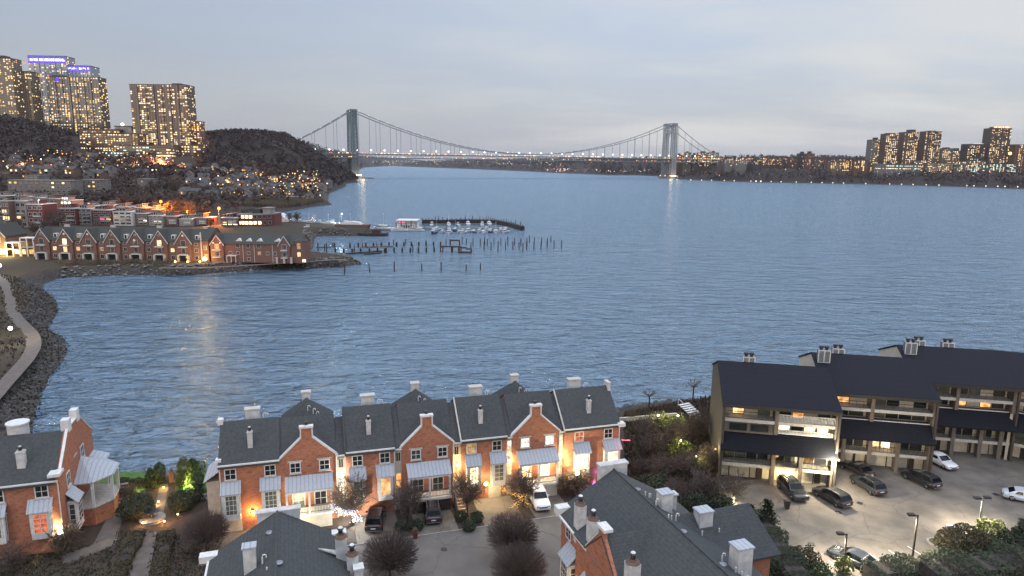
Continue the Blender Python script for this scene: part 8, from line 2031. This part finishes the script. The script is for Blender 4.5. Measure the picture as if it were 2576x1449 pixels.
for k in range(40):
    s = -215 + (SPAN + 420) * k / 40
    build(MB().cyl(s, -20.5, ZD + 1, ZD + 9, .3, .2, 5), 'lamp_post', 'bridge_steel', br); build(MB().ball(s, -20.5, ZD + 10, 2.0, 7, 5), 'deck_lamp', 'far_white_hot', br)
tl = {'far_white': MB(), 'far_red': MB(), 'far_amber': MB()}
for k in range(420):
    s = rnd.uniform(x0 + 60, x1 - 10); up = rnd.random() < .6; q = tl[rnd.choice(['far_white', 'far_amber', 'far_amber', 'far_red', 'far_amber'])]
    q.ball(s, rnd.uniform(-22.6, -20), ZD + 2.2 if up else ZD - 7.5, rnd.uniform(.7, 1.25), 5, 3)
mm = MB()
for i, kx in enumerate(tl): mm.add(tl[kx].v, tl[kx].f, i)
so = build(mm, 'traffic_light_dot', tuple(tl), br); so['kind'] = 'stuff'
build(MB().prism([(SPAN + 240, 0), (SPAN + 330, 0), (SPAN + 330, ZD - 1.7), (SPAN + 262, ZD - 1.7)], -24, 24, 'y'), 'anchorage', 'concrete', br)

# ------------------------------------------------------------------ city on the far bank
G_ = 'apartment towers on the far bank'
tower(2193, 2222, 352, 420, 1930, 'pale grey tower, leftmost of the tall far-bank group', 'tower_grey', 'dim', .3, 26, top=(.4, .62, 7), group=G_)
tower(2230, 2262, 337, 432, 1900, 'brown tower with dense lights, right after the pale grey one', 'tower_brown', 'pale', .5, 30, top=(.2, .8, 3), group=G_, dx=4.6)
tower(2276, 2312, 333, 432, 1900, 'brown far-bank tower with a stepped rooftop, middle of the three', 'tower_brown', 'pale', .5, 30, top=(.45, .85, 8), group=G_, dx=4.6)
tower(2330, 2370, 331, 434, 1890, 'brown far-bank tower, last of the three dense ones', 'tower_brown', 'pale', .52, 30, top=(.3, .7, 3), group=G_, dx=4.6)
tower(2264, 2278, 354, 430, 1960, 'narrow golden block between the first two brown towers', 'tower_tan', 'gold', .5, 20, group=G_); tower(2314, 2328, 352, 430, 1960, 'narrow block between the last two brown towers', 'tower_brown', 'gold', .3, 20, group=G_)
t, w, h, D_ = tower(2436, 2480, 363, 432, 1880, 'black office block with white roof lights', 'tower_black', 'gold', .22, 30, group=G_)
for k in range(6): build(MB().ball(w * (.35 + .1 * k), 2, h + 2, 1.1, 6, 4), 'roof_light', 'far_white', t)
t, w, h, D_ = tower(2496, 2546, 323, 436, 1880, 'tall dark brown far-bank tower with orange crown lights', 'tower_brown', 'pale', .30, 34, top=(.2, .75, 5), group=G_)
for k in range(9): build(MB().ball(w * (.12 + .09 * k), 1, h + 3.2, 1.6, 6, 4), 'crown_light', 'far_amber' if k % 2 else 'far_orange', t)
tower(2556, 2600, 364, 438, 1860, 'brown far-bank block washed by golden light at the picture edge', 'tower_brick', 'gold', .6, 30, group=G_)
point_lamp(2541, 386, 1850, 'golden floodlight between the tall tower and the edge block', 'far_amber', 4.0, base=40, name='flood_lamp')
fl = bpy.data.objects[-1] if False else None
tower(2372, 2400, 374, 432, 1920, 'pale block right of the three dense towers', 'tower_grey', 'gold', .4, 24, top=(.3, .7, 4), group=G_); tower(2398, 2436, 380, 434, 1910, 'tan block left of the black office block', 'tower_tan', 'gold', .42, 24, top=(.2, .45, 8), group=G_)
tower(2204, 2318, 412, 426, 1860, 'long low pale building with a lit roof strip by the riverside', 'tower_grey', 'white', .6, 20, group=G_, dz=6, pw=3.4); tower(2334, 2402, 411, 436, 1850, 'pale colonnaded riverside building', 'tower_grey', 'dim', .4, 20, group=G_)
tower(2404, 2486, 415, 442, 1840, 'greenish glass riverside block with white lit floors, nearer the colonnade', 'block_green', 'white', .5, 26, group=G_, pw=3.2); tower(2490, 2562, 413, 442, 1840, 'greenish glass riverside block with white lit floors, nearer the edge', 'block_green', 'white', .5, 26, group=G_, pw=3.2)
r = random.Random(9); LB = []
xx = 1702
while xx < 2196:
    w_ = r.uniform(13, 32); LB.append((xx, xx + w_)); xx += w_ + r.uniform(-2, 4)
for i, (a, b_) in enumerate(LB):
    yt = 393 + r.uniform(-4, 6) + (5 if a > 1800 else -5)
    if 1985 < a < 2035: yt = 387
    tower(a, b_, yt, 418, r.uniform(2380, 2450) if a < 1800 else r.uniform(1950, 2150), 'low apartment block of the far-bank skyline, %s' % ftl(i, len(LB)), r.choice(['block_mix', 'tower_brick', 'tower_brown', 'tower_grey', 'block_mix', 'tower_black']), r.choice(['gold', 'dim', 'dim']), r.uniform(.1, .28), 24, top=(.3, .3 + r.uniform(.15, .4), r.uniform(3, 8)), group='low blocks of the far-bank skyline', most=12, name='apartment_block', cat='apartment block')
for i, (a, b_, yt) in enumerate([(2380, 2410, 404), (2412, 2440, 407), (2445, 2480, 405), (2150, 2185, 404), (2186, 2204, 408), (2240, 2262, 406), (2300, 2330, 404), (2486, 2520, 402), (2120, 2145, 406), (2090, 2118, 409)]):
    tower(a, b_, yt, 430, 1870 + 3 * i, 'low lit block at the foot of the far-bank towers, %s' % ftl(sorted([2380, 2412, 2445, 2150, 2186, 2240, 2300, 2486, 2120, 2090]).index(a), 10), r.choice(['block_mix', 'tower_brick', 'tower_tan']), 'gold', .45, 18, group='low blocks of the far-bank skyline', most=10, name='apartment_block', cat='apartment block')
# lamps along the far shore drive
SL = [1703, 1738, 1765, 1790, 1822, 1847, 1889, 1902, 1914, 1940, 1965, 2003, 2041, 2068, 2095, 2122, 2178, 2238, 2268, 2297, 2330, 2362, 2432, 2450, 2480, 2510, 2528, 2560]
for i, x in enumerate(SL):
    y = 451 + (x - 1703) * .0235; Y = CAMH * FPX / max(y + 9 - (412.8 + (x - 1288) * math.tan(ROLL)), 10)
    p = atY(x, y, Y - 14); g = max(ground_z(p.x, p.y), .5)
    o = thing('shore_lamp', 'white lamp along the far river drive, %s' % ftl(i, len(SL)), 'street lamp', (p.x, p.y, g), 0, 'lamps along the far river drive')
    build(MB().cyl(0, 0, 0, 8.5, .2, .15, 5), 'pole', 'grey_metal', o); build(MB().ball(0, 0, 9, 1.9 if i in (7, 8) else 1.25, 7, 4), 'lamp_head', 'far_white', o)
# countless far lights: one mass each
def dots(name, regs, seed, scale=.00032):
    r = random.Random(seed); mm = {}
    for (xa, xb, ya, yb, Ya, Yb, n, mats) in regs:
        for _ in range(n):
            Y = r.uniform(Ya, Yb); p = atY(r.uniform(xa, xb), ya + (yb - ya) * r.random() ** 1.3, Y); s = Y * scale * r.uniform(.5, 1.4)
            mm.setdefault(r.choice(mats), MB()).ball(p.x, p.y, max(p.z, 1), s, 5, 3)
    out_ = MB(); keys = list(mm)
    for i, k in enumerate(keys): out_.add(mm[k].v, mm[k].f, i)
    return build(out_, name, tuple(keys), kind='stuff')
W3 = ['far_white', 'far_white', 'far_pale', 'far_amber']
dots('city_lights', [(1705, 1800, 386, 412, 2050, 2140, 60, W3 + ['far_orange']), (1790, 1990, 398, 412, 1900, 1960, 130, ['far_amber', 'far_white_hot', 'far_gold', 'far_white', 'far_red']), (1990, 2210, 402, 424, 1880, 1940, 90, W3 + ['far_red']), (2200, 2576, 422, 440, 1780, 1850, 110, W3 + ['far_red', 'far_teal']), (1700, 2576, 425, 446, 1700, 1800, 45, W3 + ['far_red'])], 3)
dots('distant_lights', [(930, 1110, 404, 415, 7000, 9500, 110, W3 + ['far_amber']), (1090, 1240, 400, 416, 5200, 6500, 50, W3), (1240, 1300, 398, 414, 4300, 4600, 40, ['far_amber', 'far_gold', 'far_white']), (1310, 1420, 402, 422, 3500, 3800, 40, W3), (1360, 1430, 424, 431, 3150, 3300, 45, ['far_white_hot', 'far_white', 'far_red']), (1430, 1650, 425, 433, 2900, 3000, 55, ['far_white', 'far_white_hot', 'far_pale']), (1480, 1560, 404, 415, 3000, 3200, 16, W3)], 4)
P_, z_ = scatter(9000, -1700, 700, 2700, 9500, lambda P_, z: (z > 5) & (P_[:, 0] > -P_[:, 1] * .2))
crown_mass('far_woods', P_, z_, rg.uniform(12, 26, len(P_)), 'wood_mass', 16, 10)

# ------------------------------------------------------------------ evening haze over the river
hz = bpy.data.materials.new('haze_air'); hz.use_nodes = True
t = hz.node_tree; t.nodes.clear()
o = t.nodes.new('ShaderNodeOutputMaterial'); v = t.nodes.new('ShaderNodeVolumePrincipled')
v.inputs['Color'].default_value = (0.80, 0.86, 0.95, 1); v.inputs['Density'].default_value = 0.000026; v.inputs['Anisotropy'].default_value = 0.2
t.links.new(v.outputs[0], o.inputs['Volume'])
MATS['haze_air'] = hz
build(MB().box(-25000, 25000, -250, 14500, -5, 420), 'haze', 'haze_air', kind='stuff')
SC.cycles.volume_bounces = 0
